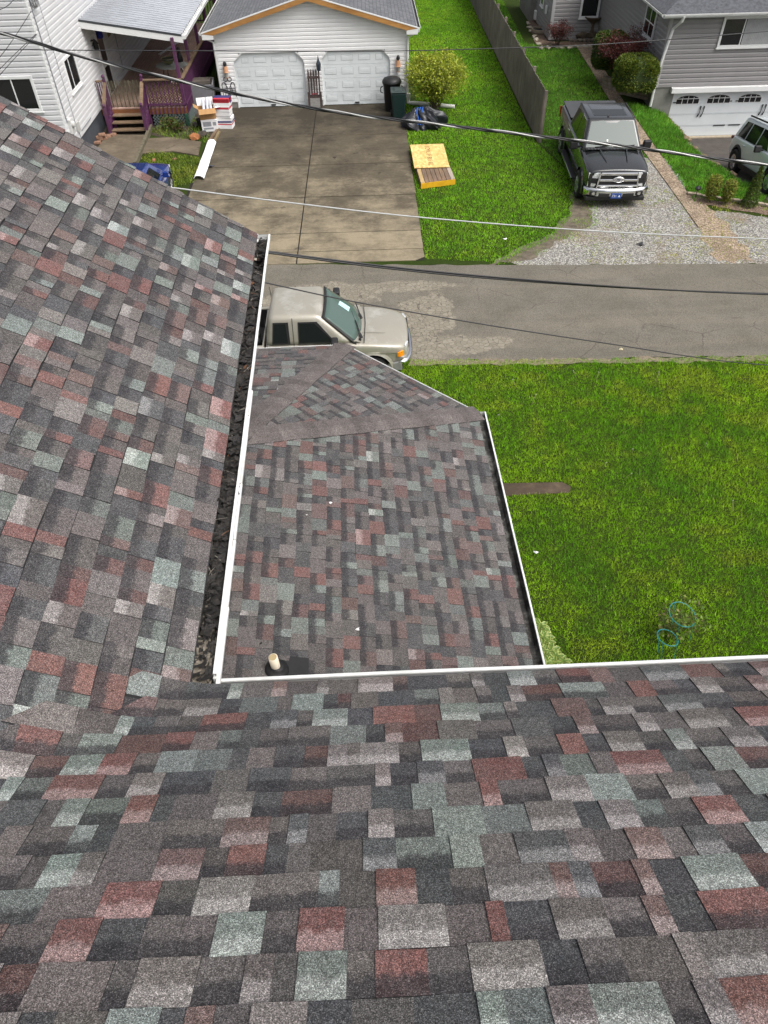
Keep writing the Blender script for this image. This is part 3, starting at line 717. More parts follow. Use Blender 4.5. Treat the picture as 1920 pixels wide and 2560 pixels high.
# thin grass creeping over the gravel and along its edge
grass('thin grass growing over the dirt at the edge of the gravel', [tuple(q) for q in W((1215,664),(1290,622),(1380,585),(1425,530),(1432,470),(1490,480),(1500,560),(1400,612),(1330,655))], 520, .055, .024, PF, 52, fn=lambda X, Y: np.clip((vnoise(X, Y, .5, 71)-.42)*3.2, 0, .8))
grass('sparse weeds coming through the gravel drive', gpoly, 500, .05, .026, ((.12,.17,.03),(.19,.20,.05),(.10,.14,.03),(.26,.24,.08)), 51, fn=lambda X, Y: np.clip((vnoise(X, Y, 1.3, 77)*.6+vnoise(X, Y, .4, 78)*.4-.44)*4, 0, .6))
wd = [tuple(q) for q in W((352,400),(372,378),(400,382),(505,396),(496,455),(430,472),(405,425))]
grass('weedy patch of turf by the white panel', wd, 500, .10, .028, ((.08,.115,.018),(.12,.135,.025),(.05,.075,.016),(.17,.13,.05)), 61, lift=.02)
wd2 = [tuple(q) for q in W((375,330),(470,300),(500,300),(530,345),(515,360),(440,352))]
grass('unmown clumps of grass below the deck lattice', wd2, 330, .18, .03, ((.075,.125,.018),(.12,.15,.025),(.05,.08,.016),(.14,.10,.045)), 71, fn=lambda X, Y: np.clip((vnoise(X, Y, .8, 5)-.3)*2.5, 0, 1))
yd = [(-9.8,33.5), (-6.0,33.5), (-6.0,60), (-10,60)]
grass('tufts of grass between the street shrubs and the gravel', [tuple(q) for q in W((1722,492),(1780,497),(1930,520),(1930,550),(1850,534),(1765,525),(1745,512))], 500, .10, .026, ((.12,.17,.03),(.16,.20,.04),(.08,.12,.02),(.22,.20,.06)), 91, fn=lambda X, Y: np.clip((vnoise(X, Y, .5, 15)-.35)*3, .08, .8))
grass('far back yard grass seen between deck and garage', [(-7.3,44),(-4.5,44),(-4.5,60),(-8.5,60)], 300, .10, .035, PF, 81)
# ================================================================== shared builders for houses
M_GLASS = N('window glass'); M_GLASS.color((.012,.014,.015)).rough(.06).spec(.55); M_GLASS = M_GLASS.m
M_TRIM = plain('white trim', (.70,.71,.70), .5, .03, 3)
def siding_mat(name, c, g=.10):
    n = N(name); f = n.noise(1.0, 6, .7, n.mapping((1.2,1.2,.35))); col = n.mix(n.ramp(f, [(.35, 0.0), (.75, 1.0)]), c, tuple(x*(1-g) for x in c))
    n.color(col).rough(.5).spec(.35); return n.m
def siding(name, O, U, z0, z1, spans, mat, parent, nrm, lap=.125, out=.014, z_off=0):
    # lapped boards; O base point, U along wall, nrm outward; spans(z) -> list of (u0,u1)
    g = MB(); O = Vector(O); n = max(1, round((z1-z0)/lap)); lp = (z1-z0)/n
    for i in range(n):
        za, zb = z0+i*lp, z0+(i+1)*lp
        A, B = spans(za+lp*.02), spans(zb-lp*.02)
        if len(A) != len(B): B = A
        for (a0_, a1_), (b0_, b1_) in zip(A, B):
            if a1_-a0_ < .01: continue
            p = lambda u, z, o: O + U*u + nrm*o + _z*(z-O.z)
            zm = lerp(za, zb, .60); m0, m1 = lerp(a0_, b0_, .6), lerp(a1_, b1_, .6)
            g.quad(p(a0_,za,out), p(a1_,za,out), p(m1,zm,out*.96), p(m0,zm,out*.96)); g.quad(p(m0,zm,out*.96), p(m1,zm,out*.96), p(b1_,zb,.003), p(b0_,zb,.003))
            g.quad(p(a0_,za,-.004), p(a1_,za,-.004), p(a1_,za,out), p(a0_,za,out))
            g.quad(p(a0_,za,0), p(a0_,za,out), p(m0,zm,out*.96), p(b0_,zb,.003)); g.quad(p(a1_,za,out), p(a1_,za,0), p(b1_,zb,.003), p(m1,zm,out*.96))
    return g.build(name, mat, parent, fix=False)
def cut(u0, u1, holes):
    # holes: (a, b) removed from (u0, u1)
    out = [(u0, u1)]
    for a, b in holes:
        o2 = []
        for s_, e in out:
            if b <= s_ or a >= e: o2.append((s_, e)); continue
            if a > s_: o2.append((s_, a))
            if b < e: o2.append((b, e))
        out = o2
    return out
def window(parent, O, U, nrm, w_, h_, fw=.07, bars=(), hbars=(), mat_f=None, glass=None, sill=True, curtain=None):
    # O = lower left corner of the frame on the wall
    O = Vector(O); P = lambda u, v, d: O + U*u + _z*v + nrm*d
    f = MB()
    def bar(u0, u1, v0, v1, d0=.0, d1=.05): f.prism([P(u0,v0,d1), P(u1,v0,d1), P(u1,v1,d1), P(u0,v1,d1)], nrm*-(d1-d0))
    bar(0, fw, 0, h_); bar(w_-fw, w_, 0, h_); bar(fw, w_-fw, 0, fw); bar(fw, w_-fw, h_-fw, h_)
    for b in bars: bar(b-.02, b+.02, fw, h_-fw, .0, .036)
    for b in hbars: bar(fw, w_-fw, b-.02, b+.02, .0, .033)
    o = f.build('window', mat_f or M_TRIM, parent, bevel=.006)
    g = MB(); g.prism([P(fw-.01,fw-.01,.022), P(w_-fw+.01,fw-.01,.022), P(w_-fw+.01,h_-fw+.01,.022), P(fw-.01,h_-fw+.01,.022)], nrm*-.006)
    g.build('pane', glass or M_GLASS, o)
    if sill:
        s_ = MB(); s_.prism([P(-.03,-.035,.075), P(w_+.03,-.035,.075), P(w_+.03,.0,.075), P(-.03,.0,.075)], nrm*-.075); s_.build('sill', mat_f or M_TRIM, o)
    return o
XA, YA = Vector((1,0,0)), Vector((0,1,0))
# ================================================================== WHITE HOUSE far left
M_WS = siding_mat('white vinyl siding', (.60,.605,.61))
M_BLOCK = plain('painted foundation block', (.055,.062,.072), .8, .15, 4)
wh = thing('white_house', 'white clapboard house at the top left beside the purple deck', 'house', (0,0,0))
WX = -10.22; WY = G(159,307,1.54).y if False else 26.67; ZB = .70; WT = 6.6; WYe = 47.0
wb = MB(); wb.box(-22, WX-.03, WY+.03, WYe, .0, WT); wb.build('core', plain('sheathing', (.4,.4,.4), .8), wh)
fb = MB(); fb.box(-21.9, WX-.005, WY+.01, WYe-.1, 0, ZB); fb.build('foundation', M_BLOCK, wh)
siding('wall', (WX, WY, ZB), YA, ZB, WT, lambda z: [(0, WYe-WY)], M_WS, wh, XA, .16, .040)
siding('wall', (-22, WY, ZB), XA, ZB, WT, lambda z: [(0, 22+WX)], M_WS, wh, -YA, .16, .040)
ct = MB(); ct.box(WX-.10, WX+.030, WY-.028, WY-.0, ZB, WT); ct.box(WX+.001, WX+.030, WY, WY+.10, ZB, WT)
for i in range(46): ct.box(WX+.030, WX+.036, WY+.085, WY+.115, ZB+.03+i*.128, ZB+.09+i*.128)
ct.build('corner_trim', M_TRIM, wh)
rf = MB(); rf.prism([(-22.5,WY-.5,WT), (WX+.5,WY-.5,WT), (-16,WY-.5,WT+3.2)], (0, WYe-WY+1, 0)); rf.build('roof', plain('grey shingle roof', (.10,.10,.105), .95, .2, 10), wh)
# windows
a = GX(178,232,WX); b = GX(202,202,WX); wy0 = GX(175,226,WX).y-.05; 
window(wh, (WX+.02, 28.13, 1.98), YA, XA, 1.30, 1.06, .085, bars=(.52,)).data.name
lw = window(wh, (-12.75, WY-.02, 1.93), XA, -YA, 12.75-10.76, 1.06, .09, bars=(1.27,))
# door, lamp, yellow panel
dm = plain('storm door frame', (.62,.62,.60), .5, .05, 3)
dr_ = MB(); dy0, dy1, dz1 = 32.35, 33.10, 2.98
dr_.prism([(WX+.085,dy0-.10,.73), (WX+.085,dy0,.73), (WX+.085,dy0,dz1), (WX+.085,dy0-.10,dz1)], (-.08,0,0)); dr_.prism([(WX+.085,dy1,.73), (WX+.085,dy1+.10,.73), (WX+.085,dy1+.10,dz1), (WX+.085,dy1,dz1)], (-.08,0,0))
dr_.prism([(WX+.085,dy0-.10,dz1), (WX+.085,dy1+.10,dz1), (WX+.085,dy1+.10,dz1+.1), (WX+.085,dy0-.10,dz1+.1)], (-.08,0,0)); dr_.prism([(WX+.08,dy0,1.66), (WX+.08,dy1,1.66), (WX+.08,dy1,1.78), (WX+.08,dy0,1.78)], (-.03,0,0))
dd = dr_.build('door', dm, wh)
g_ = MB(); g_.prism([(WX+.062,dy0,.75), (WX+.062,dy1,.75), (WX+.062,dy1,dz1), (WX+.062,dy0,dz1)], (-.01,0,0)); g_.build('pane', M_GLASS, dd)
bl_ = MB(); bl_.lathe([(.10,0),(.13,.05),(.13,.18),(.06,.25)], 12, Matrix.Translation((WX+.13,32.62,2.62))); bl_.build('wreath', plain('blue wreath', (.01,.02,.25), .5, .3, 12), dd)
lm = MB(); lm.lathe([(.02,0),(.09,.03),(.10,.20),(.12,.22),(.04,.34),(.01,.36)], 8, Matrix.Translation((WX+.16,31.75,2.42))); lm.beam((WX+.01,31.75,2.72),(WX+.16,31.75,2.78),.04,.04); lm.box(WX+.012,WX+.03,31.65,31.85,2.5,2.8)
lm.build('wall_lantern', plain('black metal', (.012,.012,.012), .45, .1), wh)
yp = MB(); yp.prism([(WX+.04,33.85,2.25), (WX+.04,34.50,2.25), (WX+.04,34.50,2.98), (WX+.04,33.85,2.98)], (-.03,0,0)); ypo = yp.build('shutter_frame', dm, wh)
yq = MB(); yq.prism([(WX+.046,33.93,2.33), (WX+.046,34.42,2.33), (WX+.046,34.42,2.90), (WX+.046,33.93,2.90)], (-.005,0,0)); yq.build('pane', plain('amber glass', (.16,.14,.03), .3, .5, 9), ypo)
# electric meter, cable box, conduits
em = MB(); em.box(WX+.03,WX+.13,26.90,27.20,1.10,1.55); em.lathe([(.10,0),(.10,.07),(.06,.10)],14,Matrix.Translation((WX+.13,27.05,1.38))@Matrix.Rotation(math.pi/2,4,'Y')); em.build('electric_meter', plain('meter grey', (.55,.55,.53),.5), wh, bevel=.01)
cb = MB(); cb.box(WX+.03,WX+.11,27.55,27.80,.95,1.25); cb.build('cable_box', plain('cable box grey', (.42,.42,.40),.5), wh, bevel=.01)
M_CDT = plain('conduit', (.20,.21,.22), .5)
cd = MB(); cd.tube([(WX+.05,26.86,1.5),(WX+.05,26.86,6.5)], .022); cd.build('conduit', M_CDT, wh); cd = MB(); cd.tube([(WX+.045,27.62,1.25),(WX+.04,27.62,3.2),(WX+.04,27.6,6.5)], .011); cd.build('conduit', M_CDT, wh); cd = MB(); cd.tube([(WX+.05,27.05,1.1),(WX+.05,27.05,.5)], .03); cd.build('conduit', M_CDT, wh); cd = MB(); cd.tube([(WX+.05,27.66,.95),(WX+.06,27.7,.75),(WX+.1,27.8,.5)], .010); cd.build('conduit', M_CDT, wh); cd = MB()
cd.tube([(WX+.05,34.9,.9),(WX+.05,34.9,3.1)], .012); cd.build('conduit', M_CDT, wh); cd = MB()
cd.tube([(WX+.05,28.0,.86),(WX+.05,29.3,.86)], .018); cd.build('conduit', M_CDT, wh)
cw = MB()
for i in range(6):
    r0 = .14+.05*random.random(); cw.tube([(WX+.06+.03*i, 27.0+r0*math.cos(t*.7+i), 4.95+r0*1.2*math.sin(t*.7+i)) for t in range(9)], .010, 5)
cw.build('cable_loop', plain('grey cable', (.12,.12,.12), .5), wh)
# ---- corrugated canopy over the deck
DXr = G(462,272,.72).x; DYf = G(345,268,.72).y; DYb = 43.5
M_CORR = plain('corrugated steel', (.34,.36,.39), .35, .10, 2, metal=.55)
cy0 = DYf+.15; cx1 = DXr+.30; cz0, cz1 = 3.56, 3.02
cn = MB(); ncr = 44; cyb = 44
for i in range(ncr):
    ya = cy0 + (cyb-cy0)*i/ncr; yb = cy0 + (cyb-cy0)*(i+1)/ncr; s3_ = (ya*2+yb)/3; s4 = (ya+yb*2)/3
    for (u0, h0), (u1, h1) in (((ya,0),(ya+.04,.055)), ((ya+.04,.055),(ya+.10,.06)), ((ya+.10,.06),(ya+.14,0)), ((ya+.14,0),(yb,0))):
        cn.mat(1 if h0+h1 == 0 else 0).quad((WX+.03,u0,cz0+h0), (cx1,u0,cz1+h0), (cx1,u1,cz1+h1), (WX+.03,u1,cz0+h1))  # valleys get a darker steel: rib shading and reflections put into the colour
cno = cn.build('canopy_roof', [M_CORR, plain('shaded valley of steel', (.085,.09,.10), .5, .2, 3, metal=.2)], wh, fix=False); cno['label'] = 'corrugated metal canopy over the deck'
cf = MB(); cf.prism([(WX+.03,cy0-.03,cz0-.03),(cx1+.02,cy0-.03,cz1-.03),(cx1+.02,cy0-.03,cz1-.24),(WX+.03,cy0-.03,cz0-.24)], (0,.03,0)); cf.box(cx1-.03,cx1,cy0+.02,cyb,cz1-.22,cz1-.02); cf.prism([(WX+.03,cy0,cz0-.06),(cx1,cy0,cz1-.06),(cx1,cyb,cz1-.06),(WX+.03,cyb,cz0-.06)],(0,0,-.02)); cf.build('fascia', M_TRIM, cno)
cg = MB(); cg.prism([(WX+.03,cy0-.032,cz0+.04),(cx1,cy0-.032,cz1+.04),(cx1,cy0-.032,cz1-.035),(WX+.03,cy0-.032,cz0-.035)], (0,-.006,0)); cg.build('edge_trim', plain('dark flashing', (.05,.055,.06), .4), cno)
cu = MB()
for pts_ in ([(cx1+.0,-.02),(cx1+.012,-.02),(cx1+.012,-.11),(cx1+.0,-.11)], [(cx1+.012,-.11),(cx1+.14,-.11),(cx1+.14,-.095),(cx1+.012,-.095)], [(cx1+.128,-.095),(cx1+.14,-.095),(cx1+.16,.0),(cx1+.145,.0)]):
    cu.prism([(x, cy0-.02, cz1+z) for x, z in pts_], (0, cyb-cy0, 0))
for i in range(14): cu.box(cx1+.01, cx1+.15, cy0+.5+i*.9, cy0+.53+i*.9, cz1-.012, cz1-.004)
cu.box(cx1-.0, cx1+.15, cy0-.035, cy0-.02, cz1-.12, cz1+.0)
cu.build('gutter', M_WHITE, cno)
# ================================================================== PURPLE DECK
M_PUR = plain('worn purple paint', (.085,.022,.075), .6, .18, 6, grime=(.10,.075,.065))
M_DECK = wood('weathered red decking', (.50,.34,.28), (.27,.175,.14), (22,1.2,8))
M_OLD = wood('bare weathered lumber', (.24,.17,.11), (.10,.065,.04), (4,30,30))
M_ORG = wood('orange joist', (.26,.11,.045), (.12,.05,.025), (3,20,20))
M_LAT = plain('grey green lattice', (.10,.13,.125), .8, .2, 8); M_GRN = plain('green post', (.02,.075,.045), .6, .2, 8)
dk = thing('wooden_deck', 'purple railed timber deck under the corrugated canopy with steps', 'deck', (0,0,0))
DZ = .70; DX0 = WX+.03; sx0, sx1 = G(281,338).x-.02, G(366,338).x+.05
fl_ = MB(); nb = 28; bw = (DXr-DX0)/nb
for i in range(nb): fl_.box(DX0+i*bw+.004, DX0+(i+1)*bw-.004, DYf, DYb, DZ-.035, DZ+random.uniform(-.002,.002))
fl_.build('floor', M_DECK, dk)
jo = MB(); jo.box(DX0, DXr, DYf+.0, DYf+.04, DZ-.25, DZ-.037); jo.box(DXr-.04, DXr-.001, DYf+.04, DYb, DZ-.25, DZ-.037)
for i in range(10): jo.box(DX0, DXr-.05, DYf+1+i*1.2, DYf+1.05+i*1.2, DZ-.25, DZ-.037)
jo.build('joist', M_ORG, dk)
RH = .95
def post(x, y, h0, h1, s_=.10, ball=True, name='post', mat=None):
    p = MB(); p.box(x-s_/2, x+s_/2, y-s_/2, y+s_/2, h0, h1)
    if ball: p.lathe([(.02,h1),(.055,h1+.02),(.065,h1+.07),(.045,h1+.12),(.005,h1+.14)], 10, Matrix.Translation((x,y,0)))
    return p.build(name, mat or M_PUR, dk, bevel=.008)
# roof posts
for i, y in enumerate((DYf+.06, DYf+2.35, DYf+4.8, DYf+7.4, DYf+10.5)): post(DXr-.06, y, DZ, 3.02-.05, .11, False)
post(sx0-.02, DYf+.05, .0, DZ+RH+.06); post(sx1+.0, DYf+.05, .0, DZ+RH+.06)
# rails
def railing(p, q, h=RH, n=12, top=M_OLD, z0=DZ, z1=DZ, bal=.035, foot=-.24, name='railing', skirt=False):
    p = Vector(p); q = Vector(q); g = MB(); d = (q-p)
    g.mat(1).beam(p + _z*(z0+h), q + _z*(z1+h), .13, .04); g.mat(0).beam(p + _z*(z0+.10), q + _z*(z1+.10), .04, .07)
    for i in range(n):
        t = (i+.5)/n; c = p + d*t; zb = lerp(z0, z1, t); g.box(c.x-bal/2, c.x+bal/2, c.y-bal/2, c.y+bal/2, zb+foot, zb+h-.02)
    return g.build(name, [M_PUR, top], dk)
railing((sx1+.06, DYf-.02, 0), (DXr-.0, DYf-.02, 0), n=9)
railing((DXr+.03, DYf, 0), (DXr+.03, DYb, 0), n=86)
railing((DX0+.06, DYf-.02, 0), (sx0-.08, DYf-.02, 0), n=3)
railing((DX0, DYb, 0), (DXr, DYb, 0), n=22)
# lattice panels
def lattice(P0, U, V, w_, h_, st=.11, mat=None, name='lattice', th=.012):
    g = MB(); P0 = Vector(P0); n_ = U.cross(V).normalized(); k = -h_
    while k < w_:
        for sgn in (1, -1):
            a, b = (max(k,0), min(k+h_, w_)); va, vb = a-k, b-k
            if b-a > .04:
                if sgn < 0: va, vb = h_-va, h_-vb
                g.beam(P0 + U*a + V*va + n_*(.006*sgn), P0 + U*b + V*vb + n_*(.006*sgn), .032, .008, n_)
        k += st
    return g.build(name, mat or M_LAT, dk)
lattice((sx1+.12, DYf+.0, 0.0), XA, _z, DXr-sx1-.14, DZ-.26, .12)
lattice((DXr+.005, DYf+.05, 0.0), YA, _z, 2.6, DZ-.26, .12)
lattice((sx1+.12, DYf+.06, DZ+.02), XA, _z, DXr-sx1-.2, RH-.08, .11, M_OLD)
post(DXr-.06, DYf-.01, 0, DZ-.25, .11, False, mat=M_GRN)
wm = MB(); x0 = sx0
for i in range(34): wm.tube([(x0+.02+i*(sx1-sx0-.04)/33, DYf+.10, DZ+.02), (x0+.02+i*(sx1-sx0-.04)/33, DYf+.10, DZ+RH-.05)], .004, 4)
for i in range(20): wm.tube([(x0+.02, DYf+.10, DZ+.03+i*.045), (sx1-.02, DYf+.10, DZ+.03+i*.045)], .004, 4)
for i in range(8): wm.box(x0+.06+i*.16, x0+.09+i*.16, DYf+.11, DYf+.14, DZ, DZ+RH-.03)
wm.build('gate', plain('mossy gate wood', (.13,.115,.075), .8, .3, 8), dk)
# steps
ST = 4; rise = DZ/ST; run = .27
for i in range(ST-1):
    s_ = MB(); z = rise*(i+1); y = DYf - run*(ST-1-i)
    s_.box(sx0+.05, sx1-.05, y-.02, y+.12, z-.04, z); s_.box(sx0+.05, sx1-.05, y+.13, y+.27, z-.04, z); s_.build('tread', M_OLD, dk, bevel=.006)
for x in (sx0, sx1):
    s_ = MB(); s_.prism([(x-.02, DYf, DZ-.04), (x-.02, DYf, DZ-.30), (x-.02, DYf-run*3+.1, 0), (x-.02, DYf-run*3-.1, 0), (x-.02, DYf-run*3-.1, .12)], (.04,0,0)); s_.build('stringer', M_PUR, dk)
    yl = DYf-run*3-.02; post(x, yl, 0, RH+.04, .10)
    railing((x, yl, 0), (x, DYf, 0), RH-.06, 6, M_OLD, .10, DZ, .03, -.02)
    hb = MB(); hb.box(x-.055, x+.055, yl-.056, yl-.051, .02, RH-.0); hb.build('post_board', M_PUR, dk)
# ================================================================== WHITE TWO-DOOR GARAGE
ga = thing('garage', 'white two door garage with bare orange rake boards facing the driveway', 'garage', (0,0,0))
GYf = 32.71; gx0, gx1 = GY(534,83,GYf).x, GY(1016,76,GYf).x; GF = .02; gzb = .24; gze = 2.72; gcx = (gx0+gx1)/2
pa = GY(716,0,GYf); pb = GY(560,56,GYf); gsl = (pa.z-pb.z)/(pa.x-pb.x)
gyb = 43.0; M_GS = siding_mat('garage siding', (.80,.805,.80), .07)
def wz(x): return gze + (x-gx0)*gsl if x < gcx else gze + (gx1-x)*gsl
gzt = wz(gcx)
co = MB(); co.prism([(gx0+.02,GYf+.12,0),(gx1-.02,GYf+.12,0),(gx1-.02,GYf+.12,gze),(gcx,GYf+.12,gzt-.02),(gx0+.02,GYf+.12,gze)], (0,gyb-GYf-.2,0)); co.build('core', plain('garage sheathing', (.5,.5,.49), .8), ga)
# openings: pixel measured, clipped top corners
D1 = [GY(*q,GYf) for q in ((597,276),(587,155),(605,133),(737,129),(761,151),(769,271))]; D2 = [GY(*q,GYf) for q in ((811,271),(803,148),(820,127),(954,123),(975,145),(976,266))]
def opening(D):
    x0, x1 = (D[0].x+D[1].x)/2, (D[4].x+D[5].x)/2; zt = (D[2].z+D[3].z)/2; zc = (D[1].z+D[4].z)/2; return x0, x1, zc, zt, D[2].x-x0, x1-D[3].x
O1, O2 = opening(D1), opening(D2)
def gspan(z):
    l = gx0 if z <= gze else gx0 + (z-gze)/gsl; r = gx1 if z <= gze else gx1 - (z-gze)/gsl
    hs_ = []
    for x0, x1, zc, zt, cl, cr in (O1, O2):
        if z < zc: hs_.append((x0, x1))
        elif z < zt: t = (z-zc)/(zt-zc); hs_.append((x0+cl*t, x1-cr*t))
    return [(a-gx0, b-gx0) for a, b in cut(l, r, hs_)]
siding('wall', (gx0,GYf,gzb), XA, gzb, gzt, gspan, M_GS, ga, -YA, .135, .036)
siding('wall', (gx0,GYf,gzb), YA, gzb, gze, lambda z: [(0,gyb-GYf)], M_GS, ga, -XA, .135, .036)
siding('wall', (gx1,GYf,gzb), YA, gzb, gze, lambda z: [(0,gyb-GYf)], M_GS, ga, XA, .135, .036)
fo = MB()
for a, b in ((gx0+.01, O1[0]-.06), (O1[1]+.06, O2[0]-.06), (O2[1]+.06, gx1-.01)): fo.box(a, b, GYf-.005, GYf+.3, 0, gzb-.002)
fo.box(gx0+.01, gx0+.2, GYf+.3, gyb, 0, gzb-.002); fo.box(gx1-.2, gx1-.01, GYf+.3, gyb, 0, gzb-.002)
fo.build('foundation', plain('concrete block', (.23,.225,.205), .9, .15, 5, bump=.3), ga)
cr_ = MB(); cr_.box(gx0-.02, gx0+.07, GYf-.026, GYf-.0, gzb, gze); cr_.build('corner_trim', M_TRIM, ga); cr_ = MB(); cr_.box(gx1-.07, gx1+.02, GYf-.026, GYf-.0, gzb, gze); cr_.build('corner_trim', M_TRIM, ga)
M_GD = plain('white steel door', (.68,.72,.725), .42, .03, 2, grime=(.5,.52,.52))
M_GDI = plain('door pressed edge', (.50,.54,.55), .45, .03, 2)
for (x0, x1, zc, zt, cl, cr) in (O1, O2):
    b = MB(); w_ = x1-x0; yb_ = GYf+.05; hN = 4; z0 = .03; hh = (zt-z0)/hN
    b.prism([(x0,yb_,z0),(x1,yb_,z0),(x1,yb_,zc),(x1-cr,yb_,zt),(x0+cl,yb_,zt),(x0,yb_,zc)], (0,.04,0))
    do = b.build('garage_door', M_GD, ga)
    p = MB()
    for r_ in range(hN):
        p.mat(1).box(x0+.01, x1-.01, yb_-.004, yb_+.001, z0+r_*hh-.004, z0+r_*hh+.006)
        for c_ in range(4):
            pw_ = w_/4; u0, u1 = x0+c_*pw_+.10, x0+(c_+1)*pw_-.10; v0, v1 = z0+r_*hh+.12, z0+(r_+1)*hh-.10
            if r_ == hN-1: 
                v1 -= .05
                if c_ == 0: u0 += cl*.55
                if c_ == 3: u1 -= cr*.55
            for k_, (d, e, mm) in enumerate(((0,.0,1),(.022,.006,0),(.06,.0,1),(.075,.010,0))):
                p.mat(mm).prism([(u0+d,yb_-.003-e,v0+d),(u1-d,yb_-.003-e,v0+d),(u1-d,yb_-.003-e,v1-d),(u0+d,yb_-.003-e,v1-d)], (0,.003+e,0))
    p.build('panel', [M_GD, M_GDI], do, bevel=.004)
    h = MB(); cx_ = (x0+x1)/2; h.box(cx_-.09, cx_+.09, yb_-.05, yb_-.01, z0+.04, z0+.085); h.build('handle', plain('dark handle', (.04,.04,.04), .4), do)
    t = MB(); e = .05
    for a, c in (((x0,0.0),(x0,zc)), ((x0,zc),(x0+cl,zt)), ((x0+cl,zt),(x1-cr,zt)), ((x1-cr,zt),(x1,zc)), ((x1,zc),(x1,0.0))):
        a = Vector((a[0],0,a[1])); c = Vector((c[0],0,c[1])); d = (c-a).normalized(); n_ = Vector((-d.z,0,d.x)); 
        t.prism([a + YA*(GYf-.03) , c + YA*(GYf-.03), c + n_*e + YA*(GYf-.03), a + n_*e + YA*(GYf-.03)], (0,.10,0))
    t.build('door_trim', M_TRIM, do)
# roof
M_GR = N('garage shingles'); _o = M_GR.mapping((1,1,1)); _b = M_GR.new('ShaderNodeTexBrick'); _b.inputs['Scale'].default_value = 3.4; _b.inputs['Color1'].default_value = (.085,.09,.10,1); _b.inputs['Color2'].default_value = (.14,.145,.155,1); _b.inputs['Mortar'].default_value = (.04,.042,.045,1); _b.inputs['Mortar Size'].default_value = .03; _b.inputs['Row Height'].default_value = .5; _b.inputs['Brick Width'].default_value = .55
M_GR.link(M_GR.mapping((1,1,1),(0,0,math.pi/2)), _b.inputs['Vector']); M_GR.color(M_GR.mix(1.0, _b.outputs[0], M_GR.ramp(M_GR.noise(40,5,.7),[(.3,.6),(.7,1.4)]),'MULTIPLY')).rough(.95); M_GR = M_GR.m
ov = .42; fy = GYf-.32
for sg in (-1, 1):
    ex = gx0-ov if sg < 0 else gx1+ov; ez = gze - ov*gsl + .12; tz = gzt + .14
    r = MB(); nC = 30
    for i in range(nC):
        ta, tb = i/nC, (i+1)/nC
        xa, za, xb, zb_ = lerp(ex,gcx,ta), lerp(ez,tz,ta), lerp(ex,gcx,tb), lerp(ez,tz,tb)
        r.prism([(xa,fy,za+.016),(xb,fy,zb_+.004),(xb,fy,zb_-.03),(xa,fy,za-.03)], (0,gyb-fy+.3,0))
    r.build('roof', M_GR, ga)
    k = MB(); k.prism([(ex,fy-.02,ez-.015),(gcx,fy-.02,tz-.015),(gcx,fy-.02,tz-.185),(ex+sg*-.42,fy-.02,ez+.42*gsl-.185)], (0,.03,0)); k.build('rake_board', wood('bare orange rake board', (.50,.265,.085), (.34,.16,.05), (2,20,14), .7), ga)
    k = MB(); k.prism([(ex,fy-.03,ez+.025),(gcx,fy-.03,tz+.025),(gcx,fy-.03,tz-.014),(ex,fy-.03,ez-.014)], (0,.045,0)); k.build('drip_edge', M_TRIM, ga)
    k = MB(); k.prism([(ex+sg*-.42,fy+.03,ez+.42*gsl-.10),(gcx,fy+.03,tz-.10),(gcx,GYf-.005,tz-.10),(ex+sg*-.42,GYf-.005,ez+.42*gsl-.10)], (0,0,-.02)); k.build('soffit', M_TRIM, ga)
    k = MB(); k.box(min(ex,ex+sg*-.43), max(ex,ex+sg*-.43), fy-.015, fy+.35, ez-.22, ez-.03); k.build('eave_return', M_TRIM, ga, bevel=.01)
    ox = Vector((sg,0,0)); gt = gutter((ex-sg*.0, fy-.0, ez+.02), (ex-sg*.0, gyb+.3, ez+.02), ox, ga)
    d = MB(); xw_ = gx0+.0 if sg < 0 else gx1-.0; q = sg*.05
    d.tube([(ex+sg*.05,fy+.22,ez-.06),(ex+sg*.05,fy+.24,ez-.16),(xw_+q,GYf-.08,ez-.36),(xw_+q,GYf-.07,.30),(xw_+q+sg*.05,GYf-.12,.16),(xw_+q+sg*.08,GYf-.35,.10)], .045, 8); d.build('downspout', M_WHITE, ga)
M_COP = plain('copper lantern', (.60,.33,.19), .4, .15, 10, metal=.3); M_IRON = plain('wrought iron', (.016,.016,.017), .5, .1)
def lantern(x, z):
    g = MB(); y = GYf-.14
    g.mat(0).lathe([(.075,0),(.085,.02),(.075,.02)], 8, Matrix.Translation((x,y,z-.20))); g.mat(1).lathe([(.07,-.18),(.085,.0)], 8, Matrix.Translation((x,y,z))); g.mat(0).lathe([(.115,-.0),(.10,.04),(.075,.20),(.06,.21)], 10, Matrix.Translation((x,y,z)))
    g.mat(2).lathe([(.045,.21),(.075,.25),(.07,.33),(.03,.38)], 10, Matrix.Translation((x,y,z))); g.mat(2).beam((x,y,z+.28),(x,GYf-.01,z+.28),.05,.05)
    return g.build('wall_lantern', [M_COP, plain('frosted lamp glass',(.30,.30,.27),.3), M_IRON], ga)
p = GY(566,178,GYf); lantern(p.x, p.z); p = GY(995,163,GYf); lantern(p.x, p.z)
